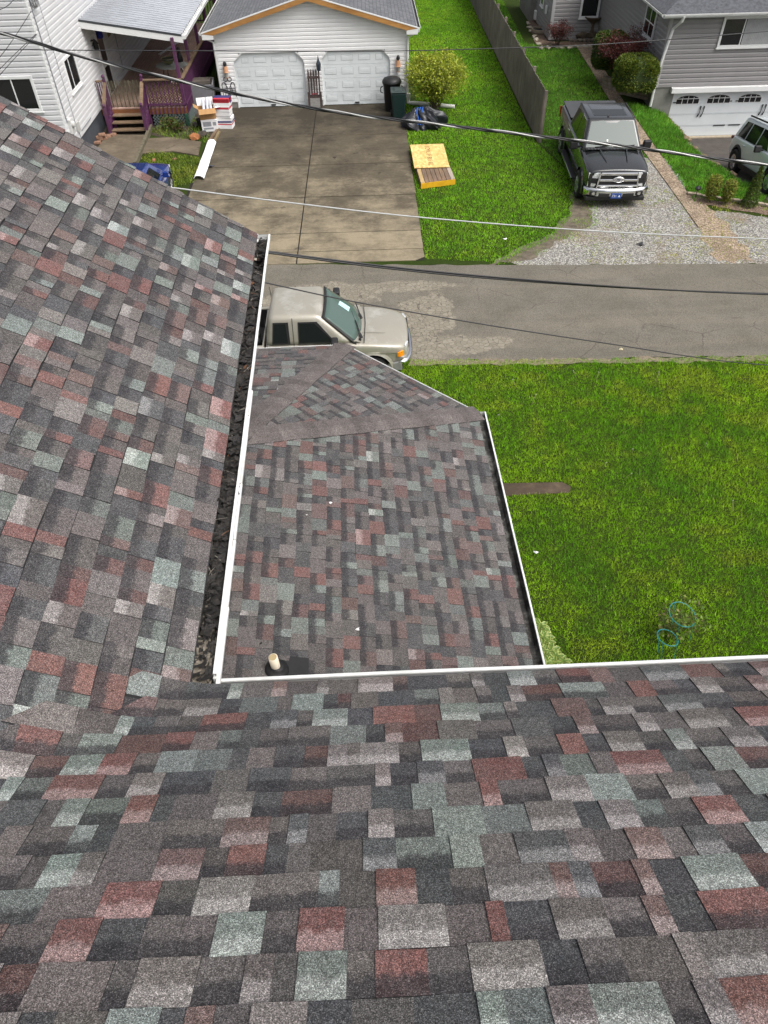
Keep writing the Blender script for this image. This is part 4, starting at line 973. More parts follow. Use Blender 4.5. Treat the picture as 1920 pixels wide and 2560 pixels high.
# wrought iron butterfly ornament hung on the wall
c = GY(572,217,GYf); orn = MB(); Y_ = GYf-.04
def arc(cx, cz, rx, rz, a0_, a1_, n=12): return [(cx+rx*math.cos(lerp(a0_,a1_,i/n)), Y_, cz+rz*math.sin(lerp(a0_,a1_,i/n))) for i in range(n+1)]
for s_ in (-1, 1):
    orn.tube(arc(c.x+s_*.08, c.z+.28, .075, .075, 0, 2*math.pi, 14), .012, 5); orn.tube([(c.x+s_*.17,Y_,c.z-.3)]+arc(c.x+s_*.17, c.z+.04, .085, .13, math.pi if s_>0 else 0, 0 if s_>0 else math.pi)+[(c.x+s_*.255,Y_,c.z-.3),(c.x+s_*.27,Y_,c.z-.36)], .013, 5)
    orn.tube([(c.x+s_*.05,Y_,c.z-.32),(c.x+s_*.05,Y_,c.z+.0),(c.x+s_*.15,Y_,c.z+.15)], .012, 5); orn.tube([(c.x+s_*.05,Y_,c.z-.12),(c.x+s_*.25,Y_,c.z-.12)], .011, 5)
orn.tube([(c.x-.27,Y_,c.z-.06),(c.x+.27,Y_,c.z-.06)], .010, 5)
tag(orn.build('wall_ornament', M_IRON), 'scrolled black wrought iron ornament hung on the garage wall left of the doors', 'wall ornament')
h = MB(); q = GY(575,233,GYf); h.lathe([(.02,0),(.05,.02),(.045,.07),(.02,.09)],10,Matrix.Translation((q.x,GYf-.05,q.z-.04))); tag(h.build('wall_hook', M_IRON), 'small dark knob on the garage wall under the iron ornament', 'hook')
# picket gate leaning between the doors
M_PK = wood('dark weathered picket', (.085,.062,.055), (.035,.026,.024), (30,30,2.5))
pg = thing('picket_gate', 'dark weathered picket gate leaning on the wall between the garage doors', 'picket gate', ((O1[1]+O2[0])/2, GYf-.36, 0)); pg.rotation_euler = (math.radians(-8),0,0)
wG = (O2[0]-O1[1])-.18
for i in range(5):
    x = -wG/2+.04+i*(wG-.08)/4; b = MB(); zt = 1.42 if i < 4 else 1.52
    b.prism([(x-.032,0,.06),(x+.032,0,.06),(x+.032,0,zt-.10),(x,0,zt),(x-.032,0,zt-.10)], (0,.02,0)); b.build('picket', M_PK, pg)
b = MB(); b.box(-wG/2,wG/2,-.03,-.002,1.08,1.17); b.build('rail', M_PK, pg); b = MB(); b.box(-wG/2,wG/2,-.03,-.002,.40,.52); b.build('rail', M_PK, pg)
for s_ in (-1,1):
    b = MB(); b.box(s_*wG/2-.035, s_*wG/2+.035, -.06,-.032, 0, .62); b.build('leg', M_PK, pg)
b = MB(); b.box(-wG/2+.05,wG/2-.05,-.05,-.034,.06,.40); b.build('bottom_panel', wood('grey board', (.30,.29,.27),(.16,.15,.14),(3,20,20)), pg)
b = MB(); b.box(-.12,.12,-.045,-.035,.53,.57); b.build('strap', plain('dull red strap',(.20,.03,.04),.7), pg)
b = MB(); b.lathe([(.01,1.30),(.075,1.36),(.095,1.56),(.03,1.72),(.012,1.82),(.004,1.86)], 6, Matrix.Translation((wG/2-.02,-.08,.02))); b.build('hanging_lantern', plain('navy painted tin',(.014,.022,.035),.45), pg)
# ================================================================== GREY HOUSE on the right
M_GSD = siding_mat('grey vinyl siding', (.255,.248,.247), .10)
M_GBLK = plain('grey painted block', (.205,.205,.185), .85, .12, 5)
M_DRIVE = N('dark asphalt drive'); M_DRIVE.color(M_DRIVE.ramp(M_DRIVE.noise(3,7,.7),[(.3,(.045,.038,.034)),(.7,(.085,.073,.063))])).rough(.85); M_DRIVE.bump(M_DRIVE.noise(70,3),.4,.01); M_DRIVE=M_DRIVE.m
gh = thing('grey_house', 'grey clapboard house with white carriage style garage door at top right', 'house', (0,0,0))
ZD = -1.28
HY = G(1720,345,ZD).y; HX = GY(1634,245,HY).x; sb = GY(1638,218,HY).z; HE = GY(1640,34,HY).z
hd0 = GY(1677,218,HY); hd1 = GY(1677,230,HY)
hx1 = HX+14
co = MB(); co.box(HX+.05,hx1,HY+.12,HY+12,ZD,HE); co.build('core', plain('house sheathing',(.3,.3,.3),.9), gh)
gdx0 = GY(1687,231,HY).x; gdx1 = gdx0+5.05; gdz = hd1.z
bk_ = MB(); bk_.box(HX,gdx0-.02,HY,HY+.3,ZD,sb-.002); bk_.box(gdx1+.02,hx1,HY,HY+.3,ZD,sb-.002); bk_.box(HX,HX+.3,HY+.3,HY+12,ZD,sb-.002); bk_.build('foundation', M_GBLK, gh)
siding('wall',(HX,HY,sb),XA,sb,HE,lambda z:[(0,hx1-HX)],M_GSD,gh,-YA,.17,.042)
siding('wall',(HX,HY,sb),YA,sb,HE,lambda z:[(0,12)],M_GSD,gh,-XA,.17,.042)
ct = MB(); ct.box(HX-.045,HX+.06,HY-.045,HY-.0,sb,HE); ct.box(HX-.045,HX-.001,HY,HY+.07,sb,HE); ct.build('corner_trim', plain('grey trim',(.36,.35,.35),.5,.03), gh)
hb = MB(); hb.box(hd0.x,hx1,HY-.22,HY-.046,hd1.z,hd0.z+.01); hb.build('header_board', M_TRIM, gh, bevel=.01)
# carriage style garage door
gd = MB(); gd.box(gdx0,gdx1,HY+.06,HY+.10,ZD+.06,gdz+.05); do = gd.build('garage_door', plain('white carriage door',(.64,.68,.69),.45,.03,2), gh)
w4 = (gdx1-gdx0)/4; dh = gdz - ZD
def gz_(px, py): return GY(px,py,HY+.06)
wt, wbm = gz_(1718,239).z, gz_(1718,259).z
for i in range(4):
    cxw = gdx0 + w4*(i+.5); hw_ = w4*.36
    prof = [(cxw-hw_,wbm),(cxw+hw_,wbm),(cxw+hw_,wt-.15)] + [(cxw+hw_*math.cos(math.pi*k/10)*1.0, wt-.15+.15*math.sin(math.pi*k/10)) for k in range(1,10)] + [(cxw-hw_,wt-.15)]
    f = MB(); f.prism([(cxw+(x-cxw)*1.10, HY+.052, (z-(wt+wbm)/2)*1.16+(wt+wbm)/2) for x,z in prof],(0,.02,0)); fo_ = f.build('window', M_TRIM, do)
    g = MB(); g.prism([(x,HY+.045,z) for x,z in prof],(0,.004,0)); g.build('pane', M_GLASS, fo_)
    m_ = MB()
    for k in (-.5,0,.5): m_.box(cxw+k*hw_-.012,cxw+k*hw_+.012,HY+.038,HY+.044,wbm,wt-.02-abs(k)*.08)
    m_.box(cxw-hw_,cxw+hw_,HY+.0375,HY+.0435,wbm+.17,wbm+.195); m_.build('muntin', M_TRIM, fo_)
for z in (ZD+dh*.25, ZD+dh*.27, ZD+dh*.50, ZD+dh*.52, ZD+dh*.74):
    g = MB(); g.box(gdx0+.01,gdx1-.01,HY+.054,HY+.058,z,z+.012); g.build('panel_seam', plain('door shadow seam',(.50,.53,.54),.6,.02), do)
hw = MB()
for k in range(2):
    xc = gdx0+w4*(1+2*k)
    for s_ in (-.07,.07):
        hw.tube([(xc+s_,HY+.045,ZD+dh*.46),(xc+s_+.02,HY-.0,ZD+dh*.53),(xc+s_+.03,HY-.0,ZD+dh*.60),(xc+s_+.05,HY+.045,ZD+dh*.68)], [.03,.016,.016,.03], 6)
for k, x in enumerate((gdx0+.05, gdx0+w4*2-.55, gdx0+w4*2+.07, gdx0+w4*4-.55)):
    for z in (ZD+dh*.76, ZD+dh*.245): hw.box(x, x+.48, HY+.040, HY+.053, z, z+.035)
for i in range(8): pass
hw.build('strap_hinge', M_IRON, do)
sl_ = MB(); sl_.box(gdx0-.1,gdx1+.1,HY-.12,HY+.05,ZD-.02,ZD+.055); sl_.build('threshold', plain('sandy concrete',(.40,.34,.25),.9,.15,5), gh)
# windows
wa, wb_, = GY(1789,119,HY), GY(1808,40,HY)
window(gh,(wa.x,HY-.042,wa.z),XA,-YA,3.1,wb_.z-wa.z,.09,bars=(.85,2.25)).data.name
cu = MB(); nW = 40
for i in range(nW):
    x = wa.x+.9+i*1.3/nW; cu.quad((x,HY-.046+.004*(i%2),wa.z+.1),(x+1.3/nW,HY-.046+.004*((i+1)%2),wa.z+.1),(x+1.3/nW,HY-.046+.004*((i+1)%2),wb_.z-.1),(x,HY-.046+.004*(i%2),wb_.z-.1))
cuo = cu.build('curtain', plain('grey net curtain',(.34,.35,.35),.8,.1,5), gh, fix=False); cuo.location.y = -.030
sa, sb2, sc_ = GX(1612,78,HX), GX(1632,103,HX), GX(1620,15,HX)
swy0, swy1 = min(sa.y,sb2.y)-.05, max(sa.y,sb2.y)+.12
window(gh,(HX-.042,swy1,sa.z-.08),-YA,-XA,swy1-swy0,1.05,.09,bars=((swy1-swy0)*.5,),hbars=(.52,))
# roof: hip with gutters
ro = MB(); e = .50; zE = HE+.06
x0, y0 = HX-e, HY-e; yb_ = HY+12.5
M_GRR = M_GR
ro.add([(x0,y0,zE),(hx1,y0,zE),(hx1,HY+6,zE+2.9),(HX+5.5,HY+6,zE+2.9),(x0,yb_,zE)],[(0,1,2,3),(0,3,4)])
ro.build('roof', plain('dark slate shingles',(.085,.09,.10),.92,.3,9), gh)
so_ = MB(); so_.prism([(x0+.02,y0+.02,zE-.10),(hx1,y0+.02,zE-.10),(hx1,HY,zE-.10),(HX,HY,zE-.10),(HX,yb_,zE-.10),(x0+.02,yb_,zE-.10)],(0,0,-.02)); so_.build('soffit', M_TRIM, gh)
gutter((x0,y0+.02,zE+.01),(hx1,y0+.02,zE+.01),-YA,gh); gutter((x0+.02,y0,zE+.01),(x0+.02,yb_,zE+.01),-XA,gh,ends=(True,True))
ds = MB(); ds.tube([(x0+.75,y0-.04,zE-.05),(x0+.72,y0+.02,zE-.22),(HX+.10,HY-.09,zE-.55),(HX-.10,HY-.10,sb+.6),(HX-.10,HY-.10,-.0)],.055,8); ds.build('downspout', M_WHITE, gh)
vt = MB(); q = GX(1630,192,HX); vt.lathe([(.10,0),(.11,.05),(.11,.38),(.05,.46)],12,Matrix.Translation((HX-.12,q.y,q.z-.3))); vt.build('dryer_vent', M_TRIM, gh)
# ---- back wing
WYg = G(1372,103,0).y; WXl = G(1372,103,0).x; wxr = HX+2.0; wze = 4.2
wi = MB(); wi.box(WXl+.03,wxr,WYg+.03,WYg+5,0,wze); wi.build('core', plain('wing sheathing',(.3,.3,.3),.9), gh)
siding('wall',(WXl,WYg,.06),XA,.06,wze,lambda z:[(0,wxr-WXl)],M_GSD,gh,-YA,.165,.042)
ye_ = G(1337,52,0).y
siding('wall',(WXl,WYg,.06),YA,.06,wze,lambda z:[(0,ye_-WYg)],M_GSD,gh,-XA,.165,.042)
ct = MB(); ct.box(WXl-.045,WXl+.10,WYg-.045,WYg,.06,wze); ct.box(WXl-.045,WXl-.001,WYg,WYg+.10,.06,wze); ct.build('corner_trim', plain('wing trim',(.37,.365,.37),.5,.03), gh)
f1, f2 = GY(1446,46,WYg), GY(1504,0,WYg); window(gh,(f1.x,WYg-.042,f1.z),XA,-YA,f2.x-f1.x-.05,1.35,.10)
f1 = GX(1362,22,WXl); window(gh,(WXl-.042,f1.y+.9,f1.z),-YA,-XA,.75,1.2,.09)
cc = MB(); a_, b_ = G(1337,52,0), G(1320,51,0); cc.box(b_.x+.0,WXl+.05,ye_,ye_+3,0,3.2); cc.build('chimney_block', M_GBLK, gh)
d1 = MB(); q = GY(1543,80,WYg); d1.tube([(q.x,WYg-.1,3.9),(q.x,WYg-.1,.1)],.06,8); d1.build('downspout', M_WHITE, gh)
d1 = MB(); q = GY(1560,60,WYg); d1.box(q.x,q.x+.13,WYg-.13,WYg-.046,.1,4.0); d1.build('corner_post', M_TRIM, gh)
d1 = MB(); q = GY(1575,40,WYg-.5); d1.box(q.x,q.x+.16,WYg-.6,WYg-.44,0,4.0); d1.build('porch_post', wood('brown post',(.20,.10,.055),(.09,.045,.025),(20,20,3)), gh)
lp_ = MB(); q = GY(1580,15,WYg-.5); lp_.lathe([(.03,0),(.10,.04),(.08,.20),(.02,.28)],8,Matrix.Translation((q.x+.12,WYg-.7,q.z-.1))); lp_.build('porch_lantern', M_IRON, gh)
mt = MB(); q = GX(1343,37,WXl); mt.box(WXl-.16,WXl-.045,q.y-.15,q.y+.12,q.z-.2,q.z+.2); mt.build('utility_box', M_TRIM, gh, bevel=.02); mt = MB(); q2 = GX(1370,25,WXl); mt.box(WXl-.13,WXl-.045,q2.y-.1,q2.y+.1,q2.z-.15,q2.z+.2); mt.build('utility_box', M_TRIM, gh, bevel=.02)
wr = MB(); wr.prism([(WXl-.4,WYg-.4,wze),(wxr,WYg-.4,wze),(wxr,WYg+2.5,wze+1.2),(WXl-.4,WYg+2.5,wze+1.2)],(0,0,-.08)); wr.build('wing_roof', M_GRR, gh)
# ---- sunken drive
dpoly = [(x, y) for x, y in zip(BX, BY) if y > 22.0]
dp = dpoly + [(HX-.0, HY-.05), (30, HY-.05), (30, 21.6), (dpoly[0][0]+.1, 21.6)]
def drive_sheet():
    ys_ = np.linspace(21.6, HY+.05, 40); V=[]; F=[]
    for i, y in enumerate(ys_):
        xl = float(bank_x(y))-.0; xl = min(xl, gdx0+.0) if y > 28.6 else xl; z = float(drive_z(y))+.012
        for j in range(12): V.append((lerp(xl, 30, j/11), y, z))
    for i in range(39):
        for j in range(11): F.append((i*12+j, i*12+j+1, (i+1)*12+j+1, (i+1)*12+j))
    tag(npmesh('asphalt_drive', np.array(V), np.array(F), M_DRIVE), kind='structure')
drive_sheet()
# ---- dry stone edge holding the lawn above the drive
M_STONE = plain('brown field stone', (.20,.145,.095), .95, .35, 9, bump=.6, bscale=20)
def stone(g, c, s_, r=None):
    r = r or random
    b = bmesh.new(); bmesh.ops.create_icosphere(b, subdivisions=1, radius=1)
    R_ = Matrix.Rotation(r.uniform(0,6.3),4,'Z') @ Matrix.Rotation(r.uniform(-.4,.4),4,'X')
    for v in b.verts: v.co = R_ @ Vector((v.co.x*s_[0]*r.uniform(.8,1.2), v.co.y*s_[1]*r.uniform(.8,1.2), v.co.z*s_[2]*r.uniform(.75,1.2)))
    g.add([v.co + Vector(c) for v in b.verts], [[v.index for v in f.verts] for f in b.faces]); b.free()
sw = MB(); ln = [(float(bank_x(y)), y) for y in np.arange(25.0, HY-.05, .14)]
for x, y in ln:
    zb_ = float(drive_z(y)); zt = float(edge_z(y))+.10; k = max(1, int((zt-zb_)/.16))
    for j in range(k): stone(sw, (x+.07+random.uniform(-.05,.05), y+random.uniform(-.05,.05), zb_+.06+j*.16), (.13,.12,.085))
tag(sw.build('stone_edging', M_STONE, fix=False), 'low dry stone edging between the lawn bank and the sunken garage drive', 'stone edging')
# ---- block retaining wall round the boxwood bed
M_BLK = plain('tan wall block', (.27,.225,.175), .92, .2, 6, bump=.5, bscale=30)
ra, rb_ = G(1560,238,0), G(1628,254,0); rw = MB(); Lr = (rb_-ra).length; ud = (rb_-ra).normalized()
for row in range(3):
    x = -.10*(row%2)
    while x < Lr:
        a = max(0,x); b = min(Lr,x+.36); 
        if b-a > .08: rw.prism([ra+ud*(a+.006)+_z*(row*.14), ra+ud*(b-.006)+_z*(row*.14), ra+ud*(b-.006)+_z*(row*.14+.132), ra+ud*(a+.006)+_z*(row*.14+.132)], Vector((-ud.y,ud.x,0))*.24)
        x += .36
for row in range(3):
    for i in range(4): p = ra + Vector((-.12,.05,0)) + Vector((-.14,.30,0))*i*1.0; rw.prism([p+_z*row*.14, p+Vector((.22,-.04,0))+_z*row*.14, p+Vector((.10,.24,0))+_z*row*.14, p+Vector((-.12,.26,0))+_z*row*.14],(0,0,.13))
tag(rw.build('retaining_wall', M_BLK, bevel=.012), 'curved tan block retaining wall under the round evergreen shrub', 'retaining wall')
M_MULCH = N('brown mulch'); _f = M_MULCH.voro(45, out='Color'); M_MULCH.color(M_MULCH.ramp(M_MULCH.sep(_f)[0],[(0,(.055,.035,.025)),(.6,(.15,.10,.07)),(1,(.26,.19,.13))])).rough(.95); M_MULCH.bump(M_MULCH.noise(60,4),.8,.03); M_MULCH=M_MULCH.m
def top(poly, z, name='planting_bed'): return sheet(name, ragged(poly,.25,.05,random.randint(0,99)), M_MULCH, z)
ee = [(p.x,p.y) for p in (ra, rb_)]
top([(ra.x+.0,ra.y+.12),(HX-.02,rb_.y+.2),(HX-.02,37.4)] + [(along(Wr,t).x+.14,along(Wr,t).y) for t in (.02,.12,.2,.3)], .03) if False else None
bed_ = [(ra.x+.0,ra.y+.12),(HX-.02,rb_.y+.2),(HX-.02,37.4)] + [(along(Wr,t).x+.14,along(Wr,t).y) for t in (.02,.12,.2,.3)]
sheet('planting_bed', ragged(bed_,.25,.04,31), M_MULCH, .03, zf=lambda x, y: .38*min(1,max(0,(x-(HX-2.0))/.6)))
sheet('planting_bed', ragged(W((1345,121),(1318,53),(1337,52),(1372,104),(1535,108),(1520,119)),.3,.06,5), M_MULCH, .02)
sheet('paved_path', W((1443,121),(1520,121),(1518,150),(1482,158),(1486,150),(1478,134)), M_AGG, .026)
# planting strip by the street with flat stones
sp = W((1722,497),(1765,497),(1861,513),(1930,520),(1930,540),(1850,528),(1760,512))
sheet('planting_bed', ragged(sp,.2,.05,9), M_MULCH, .014)
es = MB(); q0, q1 = G(1716,488,0), G(1930,518,0)
for i in range(11):
    p = q0.lerp(q1,(i+.5)/11); d = (q1-q0)/11; es.prism([p-d*.46+Vector((0,-.06,.01)), p+d*.46+Vector((0,-.06,.01)), p+d*.44+Vector((0,.08,.01)), p-d*.45+Vector((0,.08,.01))],(0,0,.06+random.random()*.03))
tag(es.build('stone_edging', plain('tan flagstone',(.34,.28,.21),.9,.25,7), bevel=.01), 'row of flat tan stones edging the shrub bed by the street', 'stone edging')
es = MB()
for i,(px,py) in enumerate(((1353,121),(1370,120),(1347,112),(1340,100),(1336,92),(1330,80),(1325,71),(1320,60),(1400,121),(1425,120),(1440,118),(1460,118),(1480,117))):
    p = G(px,py,0.02); stone(es,(p.x,p.y,.05),(.22 if i<8 else .28,.13,.08))
tag(es.build('stone_edging', plain('pale edging stone',(.42,.38,.30),.9,.25,7), fix=False), 'pale stones edging the mulch bed along the back wing', 'stone edging')
# ---- board fence
M_FEN = wood('silvered fence board', (.235,.205,.175), (.115,.098,.084), (9,9,1.2), .9)
F0, F1 = G(1345,357,0), G(1176,3,0); fz = GX(1361,223,F0.x).z if False else 1.85
ft_ = GY(1361,223,F0.y).z
fe = thing('board_fence', 'tall silvered board fence running back between the two lawns', 'fence', (0,0,0))
fp = MB(); Lf = 26.0; ud = (F1-F0).normalized(); nb_ = int(Lf/.142); un = Vector((ud.y,-ud.x,0))
for i in range(nb_):
    p = F0 + ud*(i*.142+.004); q = F0 + ud*(i*.142+.137); o = -un*random.uniform(.0,.010); h = ft_+random.uniform(-.025,.025)
    fp.prism([p+o, q+o, q+o+_z*h, p+o+_z*h], un*.018)
fp.build('fence_panel', M_FEN, fe)
for i in range(11):
    p = F0 + ud*(.05+i*2.44) + un*.075; b = MB(); b.box(p.x-.05,p.x+.05,p.y-.05,p.y+.05,0,ft_+(.05 if i else -.06)); b.build('post', M_FEN, fe)
for z in (.35,1.0,1.65):
    b = MB(); b.beam(F0+ud*.1+un*.035+_z*z, F0+ud*Lf+un*.035+_z*z,.04,.09); b.build('rail', M_FEN, fe)
# ================================================================== PLANTS
def leafmat(name, cols, rough=.55):
    n = N(name); a = n.new('ShaderNodeAttribute', attribute_name='col'); n.color(a.outputs['Color']).rough(rough).spec(.3)
    tr = n.new('ShaderNodeBsdfTranslucent'); n.link(n.mix(1.0, a.outputs['Color'], (1.2,1.2,.7), 'MULTIPLY'), tr.inputs[0])
    mx = n.new('ShaderNodeMixShader'); mx.inputs[0].default_value = .3; n.link(n.p.outputs[0], mx.inputs[1]); n.link(tr.outputs[0], mx.inputs[2]); n.link(mx.outputs[0], n.out.inputs[0]); return n.m
M_LEAF = leafmat('leaf', None)
M_BARK = plain('grey brown bark', (.10,.075,.055), .9, .25, 20)
def leaves(name, P, size, pal, parent, seed=1, aspect=.5, up=.3, Nn=None):
    # P (n,3) positions; each a small folded leaf of two triangles
    r = np.random.default_rng(seed); n = len(P); s = size*r.uniform(.6,1.35,n)[:,None]
    d = r.normal(size=(n,3)); d[:,2] = d[:,2]*.6+up
    if Nn is not None: d = d*.7 + Nn*1.0
    d /= np.linalg.norm(d,axis=1)[:,None]; e = np.cross(d, r.normal(size=(n,3))); e /= np.linalg.norm(e,axis=1)[:,None]; f = np.cross(d,e)
    V = np.empty((n,4,3)); V[:,0]=P; V[:,1]=P+d*s*.5+e*s*aspect*.5+f*s*.08; V[:,2]=P+d*s; V[:,3]=P+d*s*.5-e*s*aspect*.5+f*s*.08
    pal = np.array(pal); C = pal[r.integers(0,len(pal),n)]*r.uniform(.65,1.35,n)[:,None]
    F = np.arange(n*4).reshape(-1,4)
    return npmesh(name, V.reshape(-1,3), F, M_LEAF, parent, np.repeat(C[:,None,:],4,1).reshape(-1,3))
def branchy(parent, base, rad, hgt, n, r0=.03, seed=1, spread=1.0, jit=.05, name='stem', mat=None, depth=2):
    r = random.Random(seed); g = MB(); tips = []; pts_all = []
    for i in range(n):
        a = 2*math.pi*i/n + r.uniform(-.3,.3); rr = math.sqrt(r.random())*spread; b = Vector((r.uniform(-.12,.12)*rad, r.uniform(-.12,.12)*rad, 0))
        end = Vector((math.cos(a)*rad*rr, math.sin(a)*rad*rr, hgt*r.uniform(.72,1.0)*(1-.35*rr*rr)))
        pts = [b]; 
        for k in range(1,6):
            t = k/5; p = b.lerp(end, t) + Vector((0,0,hgt*.14*math.sin(math.pi*t))) + Vector((r.gauss(0,jit),r.gauss(0,jit),r.gauss(0,jit)))*t; pts.append(p)
        g.tube(pts, [r0*(1-.16*k) for k in range(6)], 5); pts_all += pts[2:]
        for k in (2,3,4,5):
            for _ in range(depth):
                d = Vector((r.gauss(0,1),r.gauss(0,1),r.gauss(.5,.6))).normalized()*rad*r.uniform(.18,.42); q = pts[k]+d; g.tube([pts[k], pts[k].lerp(q,.5)+Vector((0,0,.02)), q],[r0*.35,r0*.25,r0*.12],4); tips += [q, pts[k].lerp(q,.6)]
    o = g.build(name, mat or M_BARK, parent, fix=False)
    return o, tips + pts_all
# ---- yellow green bush beside the garage
bb = G(1088,281,0); bush = thing('bush', 'round yellow green spring bush beside the white garage', 'bush', (bb.x,bb.y,0))
_, tips = branchy(bush, bb, 1.30, 2.0, 22, .026, 4, 1.0, .08, 'branch', depth=4)
r = np.random.default_rng(3); T_ = np.array([tuple(t) for t in tips]); n = 22000
P = T_[r.integers(0,len(T_),n)] + r.normal(size=(n,3))*np.array((.15,.15,.13))
c = np.array((0,0,1.25)); q = (P-c)/np.array((1.42,1.42,.98)); rr = np.linalg.norm(q,axis=1); lim = .97+.16*vnoise(np.arctan2(q[:,1],q[:,0])*3+5, q[:,2]*3+5, 1.0, 4)-.05
k = (rr < lim) & (P[:,2] > .25) & (r.random(n) < np.clip((rr+.15)**1.2,0,1)); P = P[k]
leaves('crown', P, .085, ((.33,.38,.035),(.25,.32,.03),(.42,.45,.07),(.15,.20,.02),(.30,.34,.03)), bush, 5, .5, .5)
# ---- clipped evergreens
def clipped(name, label, px, py, rad, hgt, pal, seed, n=13000, sq=.55):
    b = Vector((px,py,0)); t = thing(name, label, 'shrub', (b.x,b.y,.55)); r = np.random.default_rng(seed)
    d = r.normal(size=(n,3)); d /= np.linalg.norm(d,axis=1)[:,None]; d = np.sign(d)*np.abs(d)**sq; d /= np.max([np.ones(n), np.linalg.norm(d,axis=1)/1.25],axis=0)[:,None]
    k = d[:,2] > -.75; d = d[k]; rad_ = 1-np.abs(r.normal(0,.045,len(d))) + .05*(vnoise(d[:,0]*3+9,d[:,1]*3+d[:,2]*2+9,.5,seed)-.5)
    P = d*rad_[:,None]*np.array((rad,rad,hgt/2)) + np.array((0,0,hgt/2)); Nn = d/np.linalg.norm(d,axis=1)[:,None]
    leaves('foliage', P, .085, pal, t, seed, .42, .3, Nn)
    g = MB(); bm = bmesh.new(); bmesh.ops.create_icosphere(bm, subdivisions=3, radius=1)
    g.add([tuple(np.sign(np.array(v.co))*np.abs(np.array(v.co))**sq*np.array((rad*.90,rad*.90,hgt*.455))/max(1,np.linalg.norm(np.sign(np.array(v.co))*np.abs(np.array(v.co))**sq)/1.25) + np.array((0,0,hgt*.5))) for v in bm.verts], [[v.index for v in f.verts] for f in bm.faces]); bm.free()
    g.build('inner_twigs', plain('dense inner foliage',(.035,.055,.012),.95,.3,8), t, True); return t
GRN = ((.085,.135,.018),(.13,.175,.025),(.055,.095,.014),(.165,.19,.03))
bx = clipped('evergreen_shrub', 'clipped round yellow green evergreen on the block wall by the house corner', HX-.95,31.6, .76, 1.22, GRN, 7)
clipped('evergreen_shrub', 'darker clipped evergreen half hidden behind the red maple', HX-1.25,34.45, .66, 1.35, ((.045,.085,.014),(.07,.115,.018),(.03,.06,.012),(.10,.14,.02)), 8)
# ---- red maples
RED = ((.115,.028,.030),(.085,.020,.024),(.16,.045,.042),(.06,.018,.02),(.13,.06,.05))
def maple(label, px, py, rad, hgt, n, seed, size=.075):
    b = G(px,py,0) if px > 100 else Vector((px,py,0)); t = thing('japanese_maple', label, 'tree', (b.x,b.y,.38 if px < 100 else 0)); _, tips = branchy(t, b, rad*.9, hgt*.92, 9, .022 if rad > .6 else .015, seed, 1.0, .04, 'trunk', depth=4)
    r = np.random.default_rng(seed); T_ = np.array([tuple(q) for q in tips]); P = T_[r.integers(0,len(T_),n)] + r.normal(size=(n,3))*.09*np.array((1.2,1.2,.8)); P = P[P[:,2] > hgt*.22]
    leaves('crown', P, size, RED, t, seed, .4, .0); return t
maple('large dark red laceleaf maple spreading over the evergreen at the path', HX-.85,33.3, 1.25, 1.95, 11000, 12)
maple('small dark red maple in the mulch by the back wing corner', 1393,117, .62, 1.25, 2200, 13)
# ---- little shrubs by the street
def sapling(label, px, py, rad, hgt, n, pal, seed, cone=False, size=.075):
    b = G(px,py,0); t = thing('young_shrub', label, 'shrub', (b.x,b.y,0)); r = np.random.default_rng(seed)
    g = MB()
    for i in range(9 if not cone else 3):
        a = r.uniform(0,6.28); q = Vector((math.cos(a)*rad*.8*r.random(), math.sin(a)*rad*.8*r.random(), hgt*r.uniform(.8,1))); g.tube([(0,0,0), q*.5+Vector((0,0,.04)), q],[.012,.009,.004],4)
    g.build('stem', M_BARK, t, fix=False)
    z = r.uniform(.06,1,n)**(1.2 if cone else .8); R_ = rad*((1-z)**.8+.06 if cone else np.sin(np.clip(z,.05,.97)*2.6)**.6); a = r.uniform(0,6.28,n); k = np.sqrt(r.uniform(.25,1,n))
    leaves('foliage', np.stack([np.cos(a)*R_*k, np.sin(a)*R_*k, z*hgt],-1), size, pal, t, seed, .45, .8)
YG = ((.20,.25,.035),(.28,.30,.06),(.12,.17,.02),(.20,.17,.05))
sapling('small yellowish shrub in the street bed nearest the solar light', 1773,505, .23, .78, 1300, YG, 21)
sapling('small yellowish shrub in the middle of the street bed', 1812,511, .21, .72, 1200, YG, 22)
sapling('narrow pointed young conifer in the street bed', 1871,516, .26, 1.2, 2600, ((.06,.11,.02),(.09,.14,.025),(.12,.15,.03),(.05,.085,.016)), 23, True, .06)
# ---- variegated hosta under the gutter
def rosette(g, c, n, L, r, cols):
    for i in range(n):
        a = 2*math.pi*i/n + r.uniform(-.3,.3); d = Vector((math.cos(a), math.sin(a), 0)); s_ = Vector((-d.y,d.x,0)); l = L*r.uniform(.7,1.2); w_ = l*.26
        p0, p1, p2, p3 = c, c+d*l*.35+_z*l*.35, c+d*l*.75+_z*l*.38, c+d*l*1.05+_z*l*.18
        for k, ww in ((0,1.0),(1,.55)):
            e = _z*(.004*k); W_ = w_*ww
            g.mat(k).add([p0+e, p1-s_*W_+e, p1+s_*W_+e, p2-s_*W_*.8+e, p2+s_*W_*.8+e, p3.lerp(p2,.3*k)+e, p1-_z*.015+e, p2-_z*.015+e], [(0,1,6),(0,6,2),(1,3,7,6),(6,7,4,2),(3,5,7),(7,5,4)])
M_HO1 = plain('pale leaf edge',(.34,.40,.11),.5,.15,9); M_HO2 = plain('green leaf middle',(.12,.20,.035),.5,.2,9)
rr_ = random.Random(3); hl_ = [(1352,1560),(1360,1590),(1372,1600),(1378,1622),(1392,1634),(1366,1622),(1345,1600),(1388,1650),(1408,1645),(1372,1648)]
